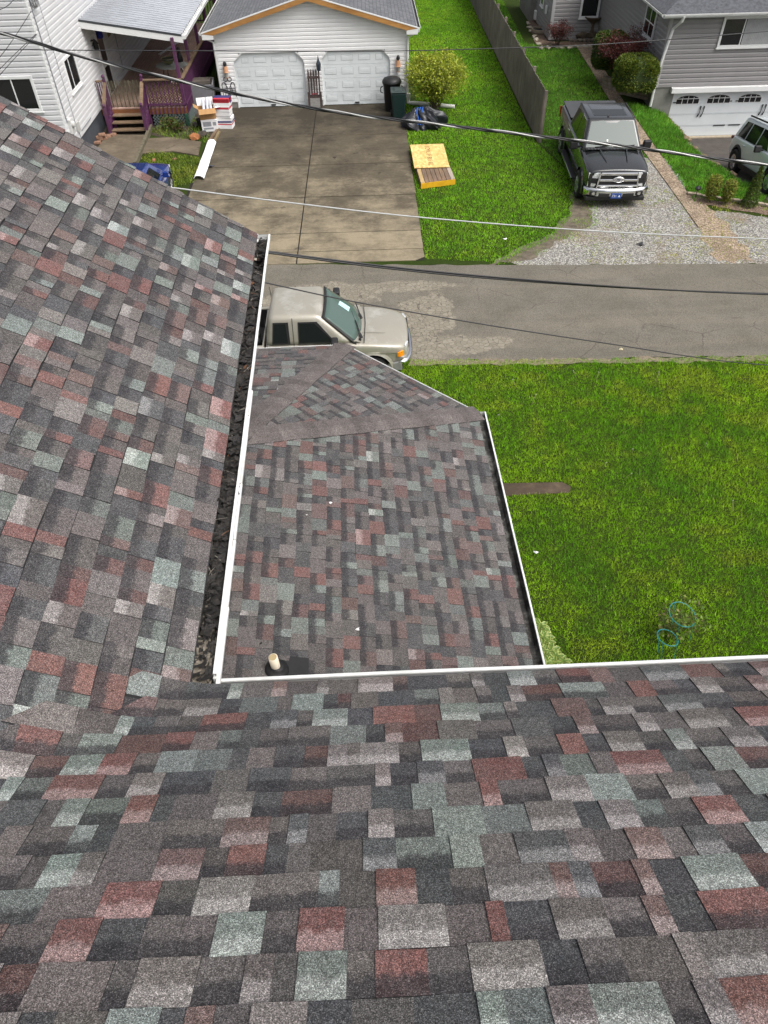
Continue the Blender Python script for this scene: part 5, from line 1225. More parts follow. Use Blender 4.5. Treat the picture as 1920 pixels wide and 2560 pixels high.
for i, (px, py) in enumerate(hl_):
    b = G(px,py,.15); t = thing('hosta', 'variegated yellow edged hosta in the row under the porch gutter', 'plant', (b.x,b.y,0), group='variegated hostas under the porch gutter')
    g = MB(); rosette(g, Vector((0,0,.02)), 9, .17, rr_, None); rosette(g, Vector((0,0,.06)), 6, .11, rr_, None); g.build('foliage', [M_HO1, M_HO2], t, fix=False)
# ================================================================== SMALL THINGS IN THE YARDS
M_BOXW = plain('white printed carton', (.72,.72,.72), .6, .05, 9); M_BOXR = plain('red carton print', (.50,.035,.055), .6, .1, 9); M_BOXB = plain('navy carton print', (.035,.035,.14), .6, .15, 9); M_CARD = plain('brown cardboard', (.36,.205,.085), .85, .1, 9); M_PRT = plain('grey carton print', (.25,.26,.28), .7, .1, 9)
# walkway by the steps
M_WALK = conc_mat('damp concrete', (.055,.045,.032), (.125,.10,.070), (.21,.175,.13))
wk = MB(); p = [G(*q,0) for q in ((200,425),(270,338),(366,339),(338,412),(320,440))]; wk.prism([(v.x,v.y,.03) for v in p],(0,0,-.05)); tag(wk.build('walkway', M_WALK, bevel=.008), kind='structure')
wk = MB(); p = [G(*q,0) for q in ((362,349),(440,345),(503,357),(496,391),(430,380),(356,386))]; wk.prism([(v.x,v.y,.045) for v in p],(0,0,-.06)); tag(wk.build('walkway', M_WALK, bevel=.008), kind='structure')
cb_ = MB(); cb_.beam(G(378,318,.08), G(338,412,.06), .12, .20); tag(cb_.build('path_kerb', plain('mossy kerb concrete',(.12,.105,.07),.9,.25,6)), kind='structure')
sheet('bare_soil', ragged(W((232,372),(262,320),(560,250),(560,285),(520,345),(440,350),(372,335),(360,342),(272,342),(252,372)),.3,.07,6), plain('damp bare soil',(.050,.038,.026),.95,.35,5,bump=.7,bscale=25), .008)
sheet('bare_soil', W((200,380),(300,380),(330,440),(360,470),(440,470),(486,505),(440,560),(300,480)), plain('dark driveway edge',(.085,.073,.058),.9,.3,3,bump=.4), .009)
# timber edging beside the driveway
te = MB(); te.beam(G(546,322,.06),G(521,356,.06),.10,.09); tag(te.build('edging_timber', M_OLD), 'old landscape timber beside the driveway next to the white boxes', 'timber')
te = MB(); te.beam(G(548,330,.05),G(527,372,.05),.09,.08); tag(te.build('edging_timber', wood('tan timber',(.26,.20,.11),(.12,.09,.05))), 'tan landscape timber along the driveway edge above the white panel', 'timber')
# long white panel
pA, pB = G(530,353,.16), G(497,446,.10); d = (pB-pA).normalized(); s_ = Vector((-d.y,d.x,0)); wp = MB(); hw_ = .155
L_ = (pB-pA).length
sec = [(-hw_,-.02),(-hw_+.03,.035),(-.06,.05),(.06,.05),(hw_-.03,.035),(hw_,-.02)]
rj = random.Random(4)
for i in range(13):
    p_ = pA + d*(L_*i/12 + (rj.uniform(-.05,.05) if i in (0,12) else 0))
    for x, z in sec: wp.v.append(tuple(p_ + s_*(x*(1.08 if i > 6 else 1)) + _z*(z+.006*math.sin(i*1.3)) + d*((rj.uniform(-.05,.05)) if i == 12 else (-.0 if abs(x) < .1 else .10*(i==0)))))
for i in range(12):
    for j in range(5): wp.f.append([i*6+j,i*6+j+1,(i+1)*6+j+1,(i+1)*6+j]); wp.m.append(0)
o = wp.build('vinyl_board', plain('white vinyl panel',(.84,.84,.84),.5,.02,3), fix=False); sm = o.modifiers.new('thick','SOLIDIFY'); sm.thickness = .012
tag(o, 'long narrow white vinyl panel lying along the left driveway edge', 'board')
# bundle of boxes
def carton(label, c, sx, sy, sz, rz, mats, bands):
    t = thing('carton', label, 'box', c, rz, 'cartons stacked beside the driveway'); b = MB(); b.mat(0).box(-sx/2,sx/2,-sy/2,sy/2,0,sz); b.build('box_body', mats[0], t, bevel=.008)
    for (mi, x0,x1,y0,y1,z0,z1) in bands:
        g = MB(); g.box(x0*sx-.0,x1*sx,y0*sy,y1*sy,z0*sz,z1*sz); g.build('print', mats[mi], t)
    return t
bc = G(563,326,0); rz = math.radians(-6); zz = .02
mB = [M_BOXW, M_BOXR, M_BOXB, M_PRT]
side = lambda mi, z0, z1: [(mi,-.48,.48,-.503,-.49,z0,z1),(mi,.49,.503,-.48,.48,z0,z1)]
for i,(h,lab,bands) in enumerate(((.20,'white carton with red stripe, bottom of the driveway stack', side(1,.72,.92)),(.20,'white carton with navy end, second from the bottom of the driveway stack', side(2,.1,.4)),(.20,'plain white carton in the middle of the driveway stack', side(3,.2,.3)),(.20,'white and red carton, second from the top of the driveway stack', side(1,.45,.8)),(.24,'navy and red printed carton on top of the driveway stack', side(1,.45,1.004)+[(2,-.503,.503,-.15,.503,.2,1.008),(1,-.503,.503,-.503,-.16,.5,1.006)]))):
    carton(lab,(bc.x+.02*math.sin(i*2.1),bc.y+.30+.015*math.cos(i),zz),.62,.44,h,rz+.03*math.sin(i*1.7),mB,bands); zz += h+.004
wc = G(524,331,0); carton('white appliance carton with grey printing under the open cardboard box', (wc.x+.02,wc.y+.25,.02),.62,.48,.42,math.radians(8),mB,[(3,-.40,.10,-.504,-.49,.45,.85),(3,-.40,.2,-.504,-.49,.2,.35),(3,.2,.4,-.504,-.49,.5,.8),(2,.3,.44,-.504,-.49,.06,.16),(2,-.46,-.3,-.504,-.49,.06,.16)])
oc = thing('open_carton', 'open cardboard box holding rolled papers on the white appliance carton', 'box', (wc.x-.02,wc.y+.28,.446), math.radians(14))
b = MB(); w_, dp_, h_ = .62,.46,.36; t_=.012
b.mat(0).box(-w_/2,w_/2,-dp_/2,-dp_/2+t_,0,h_); b.box(-w_/2,w_/2,dp_/2-t_,dp_/2,0,h_); b.box(-w_/2,-w_/2+t_,-dp_/2+t_,dp_/2-t_,0,h_); b.box(w_/2-t_,w_/2,-dp_/2+t_,dp_/2-t_,0,h_); b.box(-w_/2+t_,w_/2-t_,-dp_/2+t_,dp_/2-t_,0,.01); b.build('box_body', M_CARD, oc)
for nm,(a,b1,c_,d_) in {'f':((-w_/2,-dp_/2,h_),(w_/2,-dp_/2,h_),(w_/2+.02,-dp_/2-.20,h_-.12),(-w_/2-.02,-dp_/2-.20,h_-.12)),'l':((-w_/2,dp_/2,h_),(-w_/2,-dp_/2,h_),(-w_/2-.16,-dp_/2+.02,h_+.10),(-w_/2-.16,dp_/2-.02,h_+.10)),'b':((w_/2,dp_/2,h_),(-w_/2,dp_/2,h_),(-w_/2,dp_/2+.1,h_+.24),(w_/2,dp_/2+.1,h_+.24)),'r':((w_/2,-dp_/2,h_),(w_/2,dp_/2,h_),(w_/2+.2,dp_/2,h_+.02),(w_/2+.2,-dp_/2,h_+.02))}.items():
    g = MB(); g.prism([a,b1,c_,d_],(0,0,.008)); g.build('flap', M_BOXW if nm in 'br' else M_CARD, oc)
for k,(x,y,ln_) in enumerate(((-.12,0,.5),(.03,.05,.55),(.15,-.02,.48))):
    g = MB(); g.tube([(x,y-.1,.1),(x+.05,y+.12,.1+ln_)],.055,10); g.build('paper_roll', plain('rolled paper',(.60,.62,.66),.7,.08,9), oc)
# gray tub and air handler by the deck
M_GTUB = plain('grey plastic tub',(.20,.20,.21),.5,.08,4)
ac = G(500,287,0); tb = thing('planter_tub', 'big grey plastic tub with a weathered board inside beside the deck', 'tub', (ac.x+.05,ac.y+.55,0), math.radians(4))
b = MB(); W1,W2,D1_,D2_,H_ = .52,.60,.42,.50,1.05
for (a0_,a1_,b0_,b1_) in (((-W1,-D1_),(W1,-D1_),(-W2,-D2_),(W2,-D2_)),((W1,-D1_),(W1,D1_),(W2,-D2_),(W2,D2_)),((W1,D1_),(-W1,D1_),(W2,D2_),(-W2,D2_)),((-W1,D1_),(-W1,-D1_),(-W2,D2_),(-W2,-D2_))):
    n_ = Vector((a0_[0]+a1_[0],a0_[1]+a1_[1],0)).normalized(); b.prism([(*a0_,0),(*a1_,0),(*b1_,H_),(*b0_,H_)], -n_*.04)
b.box(-W1+.03,W1-.03,-D1_+.03,D1_-.03,.75,.80); b.build('tub_body', M_GTUB, tb, bevel=.012)
b = MB(); b.box(-W2+.08,W2-.12,-.1,D2_-.06,.86,1.08); b.build('board', wood('grey wet board',(.16,.14,.12),(.07,.06,.05),(3,20,20)), tb)
ah = thing('garden_machine', 'dark covered machine beside the grey tub under the white elbow pipe', 'machine', (ac.x-.78,ac.y+.55,0))
b = MB(); b.box(-.30,.30,-.25,.25,.14,.55); b.build('machine_body', plain('black cover',(.012,.012,.014),.4,.1), ah, bevel=.06); b = MB(); b.box(.02,.24,-.262,-.251,.30,.42); b.build('nameplate', plain('silver label',(.5,.5,.52),.4), ah)
for x in (-.22,.22):
    b = MB(); b.lathe([(.13,-.03),(.14,-.02),(.14,.02),(.13,.03)],14,Matrix.Translation((x,-.25,.14))@Matrix.Rotation(math.pi/2,4,'X')); b.build('wheel', M_RUB, ah)
b = MB(); b.tube([(-.25,-.2,.5),(-.28,-.4,.62),(.2,-.42,.62),(.22,-.2,.5)],.016,6); b.build('handle', M_IRON, ah)
q = ac; pp = MB(); pp.tube([(q.x-1.05,q.y+.75,1.0),(q.x-.55,q.y+.62,1.02),(q.x-.38,q.y+.55,1.0),(q.x-.30,q.y+.5,.9),(q.x-.29,q.y+.5,.74)],.055,10); tag(pp.build('drain_pipe', plain('cream pvc elbow',(.78,.74,.62),.45,.05,5)), 'cream elbow drain pipe hanging over the dark covered machine', 'pipe')
# bricks at the steps, flower pots, rubble
M_BRK = plain('weathered brick',(.26,.15,.10),.95,.25,8)
for i,(px,py,z,a_) in enumerate(((250,352,.0,.2),(262,350,.0,.1),(249,347,.075,.4),(260,344,.08,-.2),(256,341,.15,.3),(270,345,.0,.9),(283,341,.0,1.1),(245,361,.0,.1))):
    b = MB(); p = G(px,py,z); b.box(-.12,.12,-.09,.09,.0,.075); o = b.build('brick', M_BRK, bevel=.006); o.location = (p.x,p.y,z+.03); o.rotation_euler=(0,0,a_)
    tag(o, ('weathered tan brick in the loose pile at the foot of the white house' if i<5 else ('tan brick lying by the foot of the deck stairs' if i<7 else 'lone tan brick nearest the shingled roof')), 'brick', 'loose bricks by the deck steps')
for i,(px,py,c_,s_,lab) in enumerate(((487,350,(.30,.12,.045),.24,'reddish broken rock in the weeds by the white panel'),(508,342,(.06,.05,.04),.20,'dark stump like rock in the weeds near the cartons'),(498,339,(.62,.58,.50),.07,'small white stone on the reddish rock pile'),(437,402,(.20,.10,.06),.10,'small brown rock in the weedy patch'),(490,318,(.05,.045,.04),.18,'dark rock below the grey tub'),(385,405,(.30,.14,.07),.10,'orange stone at the edge of the weedy patch'))):
    g = MB(); p = G(px,py,0); stone(g,(0,0,s_*.4),(s_,s_*.8,s_*.55)); o = g.build('rock', plain('rock %s'%lab[:9],c_,.95,.3,9), fix=False); o.location=(p.x,p.y,.02); tag(o, lab, 'rock')
p = G(504,318,0); t = thing('flower_pot','black plastic pot among the weeds beside the grey tub','pot',(p.x,p.y,0)); b = MB(); b.lathe([(.12,0),(.16,.26),(.17,.26),(.17,.30),(.15,.30),(.14,.24)],16); b.build('pot_body', M_RUB, t)
# small weeds by lattice
for i,(px,py,s_,lab) in enumerate(((425,322,.42,'leafy weed in front of the deck lattice'),(448,330,.3,'low weed at the foot of the green deck post'))):
    b = G(px,py,0); t = thing('weed', lab, 'plant', (b.x,b.y,0)); _, tips = branchy(t,b,s_*.8,s_,7,.008,40+i,1.0,.02,'stem',depth=3); T_ = np.array([tuple(v) for v in tips]); r = np.random.default_rng(i); P = T_[r.integers(0,len(T_),420)]+r.normal(size=(420,3))*.05; leaves('foliage', P, .10, ((.07,.11,.02),(.10,.14,.03),(.13,.08,.04),(.05,.08,.02)), t, i)
# things on the deck
p = G(432,178,DZ+.45); t = thing('patio_table','oval glass patio table on the deck behind the rail','table',(p.x,p.y,DZ))
b = MB(); b.lathe([(.62,.66),(.64,.67),(.62,.68)],28); b.build('tabletop', plain('frosted glass top',(.30,.32,.31),.15,.1,4), t)
for a in range(4):
    g = MB(); g.tube([(.38*math.cos(a*1.57+.7),.38*math.sin(a*1.57+.7),.66),(.5*math.cos(a*1.57+.7),.5*math.sin(a*1.57+.7),0)],.016,6); g.build('leg', M_IRON, t)
t2 = thing('bowl','green and yellow glazed bowl on the glass patio table','bowl',(p.x-.12,p.y+.12,DZ+.685)); b = MB(); b.mat(0).lathe([(.09,0),(.22,.10),(.26,.20),(.25,.215),(.20,.12),(.02,.05)],22); b.build('bowl_body', plain('olive glaze',(.17,.17,.07),.3,.2,8), t2)
b = MB(); b.lathe([(.262,.155),(.268,.175),(.264,.195)],22); b.build('rim_band', plain('black rim',(.02,.02,.02),.4), t2)
t3 = thing('cat_ornament','dark upright garden ornament beside the bowl on the deck table','ornament',(p.x+.30,p.y+.42,DZ+.685)); b = MB(); b.lathe([(.10,0),(.12,.12),(.08,.28),(.05,.34),(.075,.40),(.06,.48),(.02,.52)],12); b.build('ornament_body', M_IRON, t3, True)
q = G(450,125,DZ); b = MB(); b.box(-.05,.05,-1.0,1.0,0,.05); o = b.build('trim_board', plain('white board',(.66,.66,.66),.6,.05)); o.location=(q.x-.55,q.y+.2,DZ+.01); o.rotation_euler=(0,0,math.radians(-14)); tag(o,'long white trim board lying across the deck floor','board')
q = G(455,135,DZ+.4); b = MB(); b.box(-.05,.05,-.02,.02,0,1.0); o = b.build('trim_board', plain('white board short',(.66,.66,.66),.6,.05)); o.location=(DXr-.32,q.y+1.2,DZ); o.rotation_euler=(math.radians(12),0,0); tag(o,'short white board propped near the second deck post','board')
q = G(446,143,DZ+.5); t = thing('plant_stand','small white scrolled plant stand on the deck by the rail','plant stand',(q.x-.05,q.y,DZ)); b = MB()
for a in range(3): b.tube([(.16*math.cos(a*2.1),.16*math.sin(a*2.1),0),(.03*math.cos(a*2.1),.03*math.sin(a*2.1),.25),(.16*math.cos(a*2.1),.16*math.sin(a*2.1),.5)],.018,6)
b.build('stand_frame', M_TRIM, t)
q = G(506,70,DZ); t = thing('cooler','blue and white picnic cooler at the far end of the deck','cooler',(DXr-.45,41.5,DZ)); b = MB(); b.box(-.3,.3,-.2,.2,0,.34); b.build('cooler_body', plain('cooler blue',(.02,.06,.35),.4,.05), t, bevel=.03); b = MB(); b.box(-.31,.31,-.21,.21,.342,.42); b.build('lid', M_TRIM, t, bevel=.03)
# street beyond, top edge: dark blue car roof and back kerb
# ---- wheelie bins
M_BIN = plain('dark green plastic',(.010,.028,.026),.42,.1,5); M_BINB = plain('black plastic',(.013,.013,.014),.5,.1,5)
p = G(997,303,0); t = thing('wheelie_bin','dark green wheeled bin with closed lid in front of the right garage door','bin',(p.x,p.y+.33,0))
b = MB(); b.add([(-.22,-.26,.05),(.22,-.26,.05),(.22,.24,.05),(-.22,.24,.05),(-.29,-.34,.98),(.29,-.34,.98),(.29,.34,.98),(-.29,.34,.98)],[(3,2,1,0),(4,5,6,7),(0,1,5,4),(1,2,6,5),(2,3,7,6),(3,0,4,7)]); b.build('bin_body', M_BIN, t, bevel=.05, seg=3)
b = MB(); b.box(-.305,.305,-.355,.35,.99,1.03); b.lathe([(.27,1.03),(.22,1.07),(.05,1.085)],4,Matrix.Rotation(math.pi/4,4,'Z')); b.build('lid', plain('grey green lid',(.030,.048,.046),.38,.1,5), t, bevel=.025, seg=3)
b = MB(); b.tube([(-.25,.40,.93),(.25,.40,.93)],.02,8); b.build('handle', M_BINB, t)
for x in (-.26,.26):
    b = MB(); b.lathe([(.11,-.03),(.125,-.02),(.125,.02),(.11,.03)],16,Matrix.Translation((x,.27,.125))@Matrix.Rotation(math.pi/2,4,'Y')); b.build('wheel', M_RUB, t)
p = G(985,292,0); t = thing('trash_can','tall black round trash can standing behind the green wheeled bin','bin',(p.x-.05,p.y+.75,0))
b = MB(); b.lathe([(.27,0),(.28,.03),(.35,1.0),(.37,1.02)],24); b.build('can_body', M_BINB, t, True); b = MB(); b.lathe([(.385,1.0),(.39,1.06),(.33,1.16),(.15,1.22),(.02,1.23)],24); b.build('lid', M_BINB, t, True)
for a in (-1,1):
    b = MB(); b.tube([(a*.37,-.1,.92),(a*.45,-.1,.86),(a*.45,-.1,.72),(a*.36,-.1,.68)],.022,6); b.build('handle', M_BINB, t)
# ---- heap of black tarp tied with blue rope
p = G(1058,318,0); t = thing('tarp_heap','crumpled black tarp bundle tied with blue rope on the grass','tarp',(p.x,p.y+.2,0))
bm = bmesh.new(); bmesh.ops.create_icosphere(bm, subdivisions=5, radius=1); 
for v in bm.verts:
    a = math.atan2(v.co.y,v.co.x); q = v.co.copy(); rr = 1+.13*math.sin(a*5+q.z*3)+.09*math.sin(a*11+1)+.05*math.sin(a*17+q.z*8); lob = .95 if q.y < 0 else .62
    v.co = Vector((q.x*rr*.80+.10*math.sin(q.y*4), q.y*rr*lob*.66, max(0,(q.z*.50*(1+.14*math.sin(a*7)))+.10+.05*math.sin(q.x*9)*math.cos(q.y*8))))
g = MB(); g.add([tuple(v.co) for v in bm.verts],[[v.index for v in f.verts] for f in bm.faces]); bm.free(); g.build('tarp', plain('black tarp',(.016,.018,.024),.35,.25,5), t)
for k in range(3):
    g = MB(); g.tube([(-.24+.10*k+.03*math.sin(i*2), -.62+i*.15, .10+.55*math.sin(math.pi*(i+.6)/8.5)) for i in range(8)],.02,6); g.build('rope', plain('blue rope',(.02,.10,.42),.6), t)
# ---- white drain pipe across the grass
a, b_ = G(1021,257,.08), G(1136,267,.08); g = MB(); g.tube([a+_z*.35, a+_z*.02, a+Vector((.18,-.03,0)), a.lerp(b_,.5)+_z*.01, b_],.075,12); tag(g.build('drain_pipe', plain('white drain pipe',(.72,.72,.68),.5,.06,3)), 'white drain pipe running from the garage corner across the grass', 'pipe')
# ---- sheet of chipboard on a pallet platform
M_OSB = N('strand board'); _v = M_OSB.new('ShaderNodeTexVoronoi'); _v.inputs['Scale'].default_value = 16; M_OSB.link(M_OSB.mapping((1,.45,1)), _v.inputs['Vector']); M_OSB.color(M_OSB.mix(M_OSB.ramp(M_OSB.noise(2,4),[(.35,0.0),(.7,.6)]), M_OSB.ramp(M_OSB.sep(_v.outputs['Color'])[0],[(0,(.47,.30,.09)),(.5,(.66,.46,.17)),(1,(.80,.62,.27))]), (.62,.40,.12))).rough(.7); M_OSB = M_OSB.m
o0, o1, o2, o3 = [G(*q,.24) for q in ((1036,420),(1124,417),(1110,361),(1027,362))]
ox, oy = (o1-o0), (o3-o0); ang = math.atan2(ox.y,ox.x); wS, dS = ox.length, (o3-o0).dot(Vector((-math.sin(ang),math.cos(ang),0)))
t = thing('chipboard_sheet','yellow chipboard sheet with a printed line lying on the plank platform','board',(o0.x,o0.y,.225),ang)
b = MB(); b.box(0,wS,0,dS,0,.018); b.build('board', M_OSB, t)
cu_ = bpy.data.curves.new('print','FONT'); cu_.body = 'TIII 338 HI 3IADE'; cu_.size = .19; cu_.align_x='CENTER'; cu_.align_y='CENTER'; cu_.extrude=.0008; cu_.space_character = 1.0
to = bpy.data.objects.new('tmp',cu_); COL.objects.link(to); dg = bpy.context.evaluated_depsgraph_get(); me = bpy.data.meshes.new_from_object(to.evaluated_get(dg)); bpy.data.objects.remove(to); me.materials.append(plain('brown print',(.16,.085,.03),.8,.2,30))
o = bpy.data.objects.new('printed_line', me); COL.objects.link(o); o.parent = t; o.location=(wS*.50,dS*.5,.0195); o.rotation_euler=(0,0,math.radians(90)); 
xs_ = [v.co.x for v in me.vertices]; f_ = (dS*.84)/(max(xs_)-min(xs_)); o.scale=(f_,f_*1.0,1)
p0, p1 = G(1052,460,.17), G(1138,449,.17); q0_ = G(1041,422,.17); q1_ = G(1124,416,.17)
bd0, bd1 = (q0_-p0).normalized()*2.1, (q1_-p1).normalized()*2.1
t = thing('plank_platform','low plank platform with yellow front edge under the chipboard sheet','platform',(p0.x,p0.y,0))
L_ = lambda u, v, z: (p0.lerp(p1,u) + bd0.lerp(bd1,u)*v - Vector((p0.x,p0.y,0)))*1 + Vector((0,0,z-.17))
for i in range(8):
    b = MB(); b.prism([L_(i/8+.006,0,.20),L_((i+1)/8-.006,0,.20),L_((i+1)/8-.006,1,.20),L_(i/8+.006,1,.20)],(0,0,-.035)); b.build('plank', wood('plank%d'%i,*(((.56,.40,.19),(.36,.26,.13)) if i in (0,) else (((.44,.37,.30),(.3,.25,.2)) if i==7 else ((.25+.02*(i%3),.175+.01*(i%3),.12),(.13,.09,.065)))),(25,2.2,10)), t, bevel=.003)
b = MB(); b.beam(L_(0,-.012,.108),L_(1,-.012,.108),.02,.17); b.build('edge_board', plain('yellow painted edge',(.66,.36,.012),.6,.12,7), t)
for u in (.02,.5,.98):
    b = MB(); b.beam(L_(u,.02,.08),L_(u,.98,.08),.05,.15); b.build('runner', M_OLD, t)
# ---- stepping slab in the near lawn
s_ = MB(); s_.prism([(x,y,.016) for x,y in slab],(0,0,-.06)); tag(s_.build('stepping_slab', conc_mat('brown slab',(.030,.022,.014),(.065,.048,.033),(.16,.12,.08)), bevel=.012), 'brown weathered stepping slab set in the near lawn by the porch', 'slab')
# ---- tomato cages
M_TEAL = plain('turquoise coated wire',(.02,.22,.23),.45,.1)
def hoop(label, px, py, z, r, tilt, leg):
    p = G(px,py,z); t = thing('plant_hoop',label,'plant hoop',(p.x,p.y,0)); g = MB(); Mx = Matrix.Translation((0,0,z))@Matrix.Rotation(tilt,4,'X')@Matrix.Rotation(.2,4,'Y')
    g.tube([Mx@Vector((r*math.cos(i*math.pi/16),r*math.sin(i*math.pi/16),0)) for i in range(33)],.0062,6,False); g.build('ring', M_TEAL, t)
    for a in leg: 
        g = MB(); g.tube([Mx@Vector((r*math.cos(a),r*math.sin(a),0)),(r*.8*math.cos(a)+.05,r*.8*math.sin(a)-.1,0)],.005,5); g.build('leg', M_TEAL, t)
hoop('larger turquoise wire plant hoop standing in the near lawn',1706,1536,.55,.22,.15,(1.9,4.2,-.3)); hoop('smaller turquoise wire plant hoop in the near lawn',1669,1594,.45,.165,-.1,(2.2,3.9,-.2))
b = G(1690,1570,.2); t = thing('rose_plant','thin leafy rose plant growing through the turquoise hoops','plant',(b.x,b.y,0)); _, tips = branchy(t,b,.42,.62,9,.006,55,1.0,.03,'stem',M_BARK,4); T_=np.array([tuple(v) for v in tips]); r=np.random.default_rng(9); P=T_[r.integers(0,len(T_),520)]+r.normal(size=(520,3))*.03; leaves('foliage',P,.062,((.12,.20,.03),(.18,.26,.05),(.19,.17,.06),(.08,.14,.025)),t,9)
# ---- fountain, bucket, planter ring, lights at the grey house
p = G(1478,103,0); t = thing('bird_bath','stone bird bath on a rock base against the back wing','bird bath',(p.x,p.y+.25,0)); M_ST = plain('dark mossy stone',(.115,.09,.062),.95,.3,7,bump=.5)
b = MB(); b.lathe([(.14,.34),(.10,.55),(.13,.72),(.34,.86),(.50,.98),(.50,1.02),(.30,.96),(.02,.94)],18); b.build('basin', M_ST, t)
b = MB(); stone(b,(-.42,0,.18),(.42,.28,.20)); stone(b,(.40,.02,.17),(.38,.3,.19)); stone(b,(0,.05,.22),(.36,.3,.2)); b.build('rock_base', M_ST, t, fix=False)
g = MB()
for i in range(11): stone(g,(-1.0+i*.21,-.30,.06),(.15,.11,.10))
g.build('rock_edge', plain('grey rock edge',(.20,.175,.14),.95,.3,7), t, fix=False)
p = G(1437,101,0); t = thing('black_crate','small black crate between the small maple and the bird bath','crate',(p.x,p.y+.2,0)); b = MB(); b.box(-.22,.22,-.18,.18,.02,.52); b.build('crate_body', M_BINB, t, bevel=.03); b = MB(); b.box(-.24,.24,-.20,.20,.522,.58); b.build('lid', M_BINB, t, bevel=.02)
p = G(1523,92,0); t = thing('white_bucket','small white bucket against the wall right of the bird bath','bucket',(p.x,p.y+.1,0)); b = MB(); b.lathe([(.13,0),(.16,.36),(.17,.36),(.17,.40),(.14,.39)],14); b.build('bucket_body', M_TRIM, t)
p = G(1350,82,0); t = thing('tyre_planter','round tan planter ring of dark soil by the back wing','planter',(p.x,p.y,0)); b = MB(); b.lathe([(.44,0),(.48,.08),(.46,.20),(.38,.20),(.36,.10)],22); b.build('planter_ring', plain('tan planter',(.24,.20,.15),.8,.2,6), t); b = MB(); b.lathe([(.36,.12),(.02,.14)],16); b.build('soil', M_DIRT, t)
p = G(1350,42,0); t = thing('air_conditioner','grey outdoor air conditioner beside the back wing','air conditioner',(p.x,p.y+.45,0)); b = MB(); b.box(-.42,.42,-.40,.40,.05,1.15)
b.build('case', plain('dark grey case',(.12,.125,.13),.5,.08), t, bevel=.03); b = MB()
for i in range(16): b.box(-.40+i*.052,-.385+i*.052,-.415,-.402,.1,1.08)
b.build('grille', plain('grille grey',(.26,.27,.28),.5), t); b = MB(); b.lathe([(.36,1.155),(.36,1.18),(.34,1.18),(.10,1.19),(.02,1.2)],20); b.build('fan_guard', M_IRON, t)
for i,(px,py,lab) in enumerate(((1737,498,'black solar path light at the corner of the street bed'),(1540,190,'black path light leaning in the mulch beside the path'),(1518,165,'black path light lying between the dark evergreen and the path'))):
    p = G(px,py,0); t = thing('path_light',lab,'path light',(p.x,p.y,0)); t.rotation_euler=((0,0,0) if i==0 else (.25*i,.3,.4)); b = MB(); b.tube([(0,0,0),(0,0,.30)],.012,6); b.build('stake', M_IRON, t); b = MB(); b.lathe([(.05,.30),(.09,.32),(.10,.36),(.03,.41),(.01,.42)],10); b.build('lamp_head', M_IRON, t)
# ---- bits of litter
def scrap(label, p, s_, c, rz, nrm=None, name='paper_scrap'):
    g = MB(); r = random.Random(label); n = 7; pts = [(s_*(1 if i%2 else .45)*r.uniform(.6,1.1)*math.cos(i*6.283/n), s_*.6*r.uniform(.5,1)*math.sin(i*6.283/n), r.uniform(0,s_*.25)) for i in range(n)]
    g.add(pts+[(0,0,s_*.25)],[(i,(i+1)%n,n) for i in range(n)]); o = g.build(name, plain('scrap '+label[:12],c,.7,.1,20), fix=False); o.location=p; o.rotation_euler=(0,0,rz); o.modifiers.new('s','SOLIDIFY').thickness=.003; return tag(o,label,'litter')
on = lambda px,py: GP(px,py,E0+N1*(.02 if N1.z>0 else -.02),N1)
scrap('torn white scrap on the porch roof near its lower right',on(894,1573),.035,(.75,.75,.74),.4); scrap('small round white fleck high on the porch roof',on(767,1287),.016,(.55,.53,.50),0); scrap('thin white sliver on the porch roof beside the fleck',on(827,1257),.03,(.7,.7,.7),1.9); scrap('small black flake on the porch roof above the vent pipe',on(653,1608),.022,(.02,.02,.02),.9)
scrap('white plastic strip on the near lawn beside the porch gutter',G(1340,1383,.07)+_z*.01,.075,(.60,.60,.60),-.5); scrap('white scrap in the far lawn near the gravel',G(1263,598,.1),.10,(.75,.75,.75),0); scrap('crumpled black scrap on the pale gravel',G(1603,611,.03),.22,(.03,.03,.035),.3); scrap('dark leaf on the driveway right half',G(838,394,.03),.14,(.05,.035,.025),.2,name='dry_leaf'); scrap('flat dark shingle scrap on the driveway beside the white panel',G(525,417,.035),.26,(.04,.042,.05),.0,name='shingle_scrap'); scrap('small stone on the asphalt road',G(1509,834,.02),.06,(.22,.2,.17),.0,name='pebble'); scrap('pale leaf lying in the middle of the road',G(1553,874,.02),.09,(.45,.40,.26),.5,name='dry_leaf')
for i,(px,py) in enumerate(((1500,1170),(1560,1200),(1290,970),(1440,945),(1640,955),(1490,955),(1760,1120),(1830,1280),(1250,1050),(1330,1010),(1580,1135))):
    p = G(px,py,0); t = thing('dandelion','seeding dandelion stalk in the near lawn','flower',(p.x,p.y,0),group='dandelions gone to seed in the near lawn'); g = MB(); a = random.uniform(0,6.28); g.tube([(0,0,0),(.04*math.cos(a),.04*math.sin(a),.12),(.10*math.cos(a),.10*math.sin(a),.20)],.0045,4); g.build('stalk', plain('dandelion stalk',(.30,.30,.12),.7), t); g = MB(); g.lathe([(.003,-.009),(.009,-.005),(.009,.005),(.003,.009)],7,Matrix.Translation((.10*math.cos(a),.10*math.sin(a),.21))); g.build('seed_head', plain('seed head',(.58,.57,.50),.9), t)
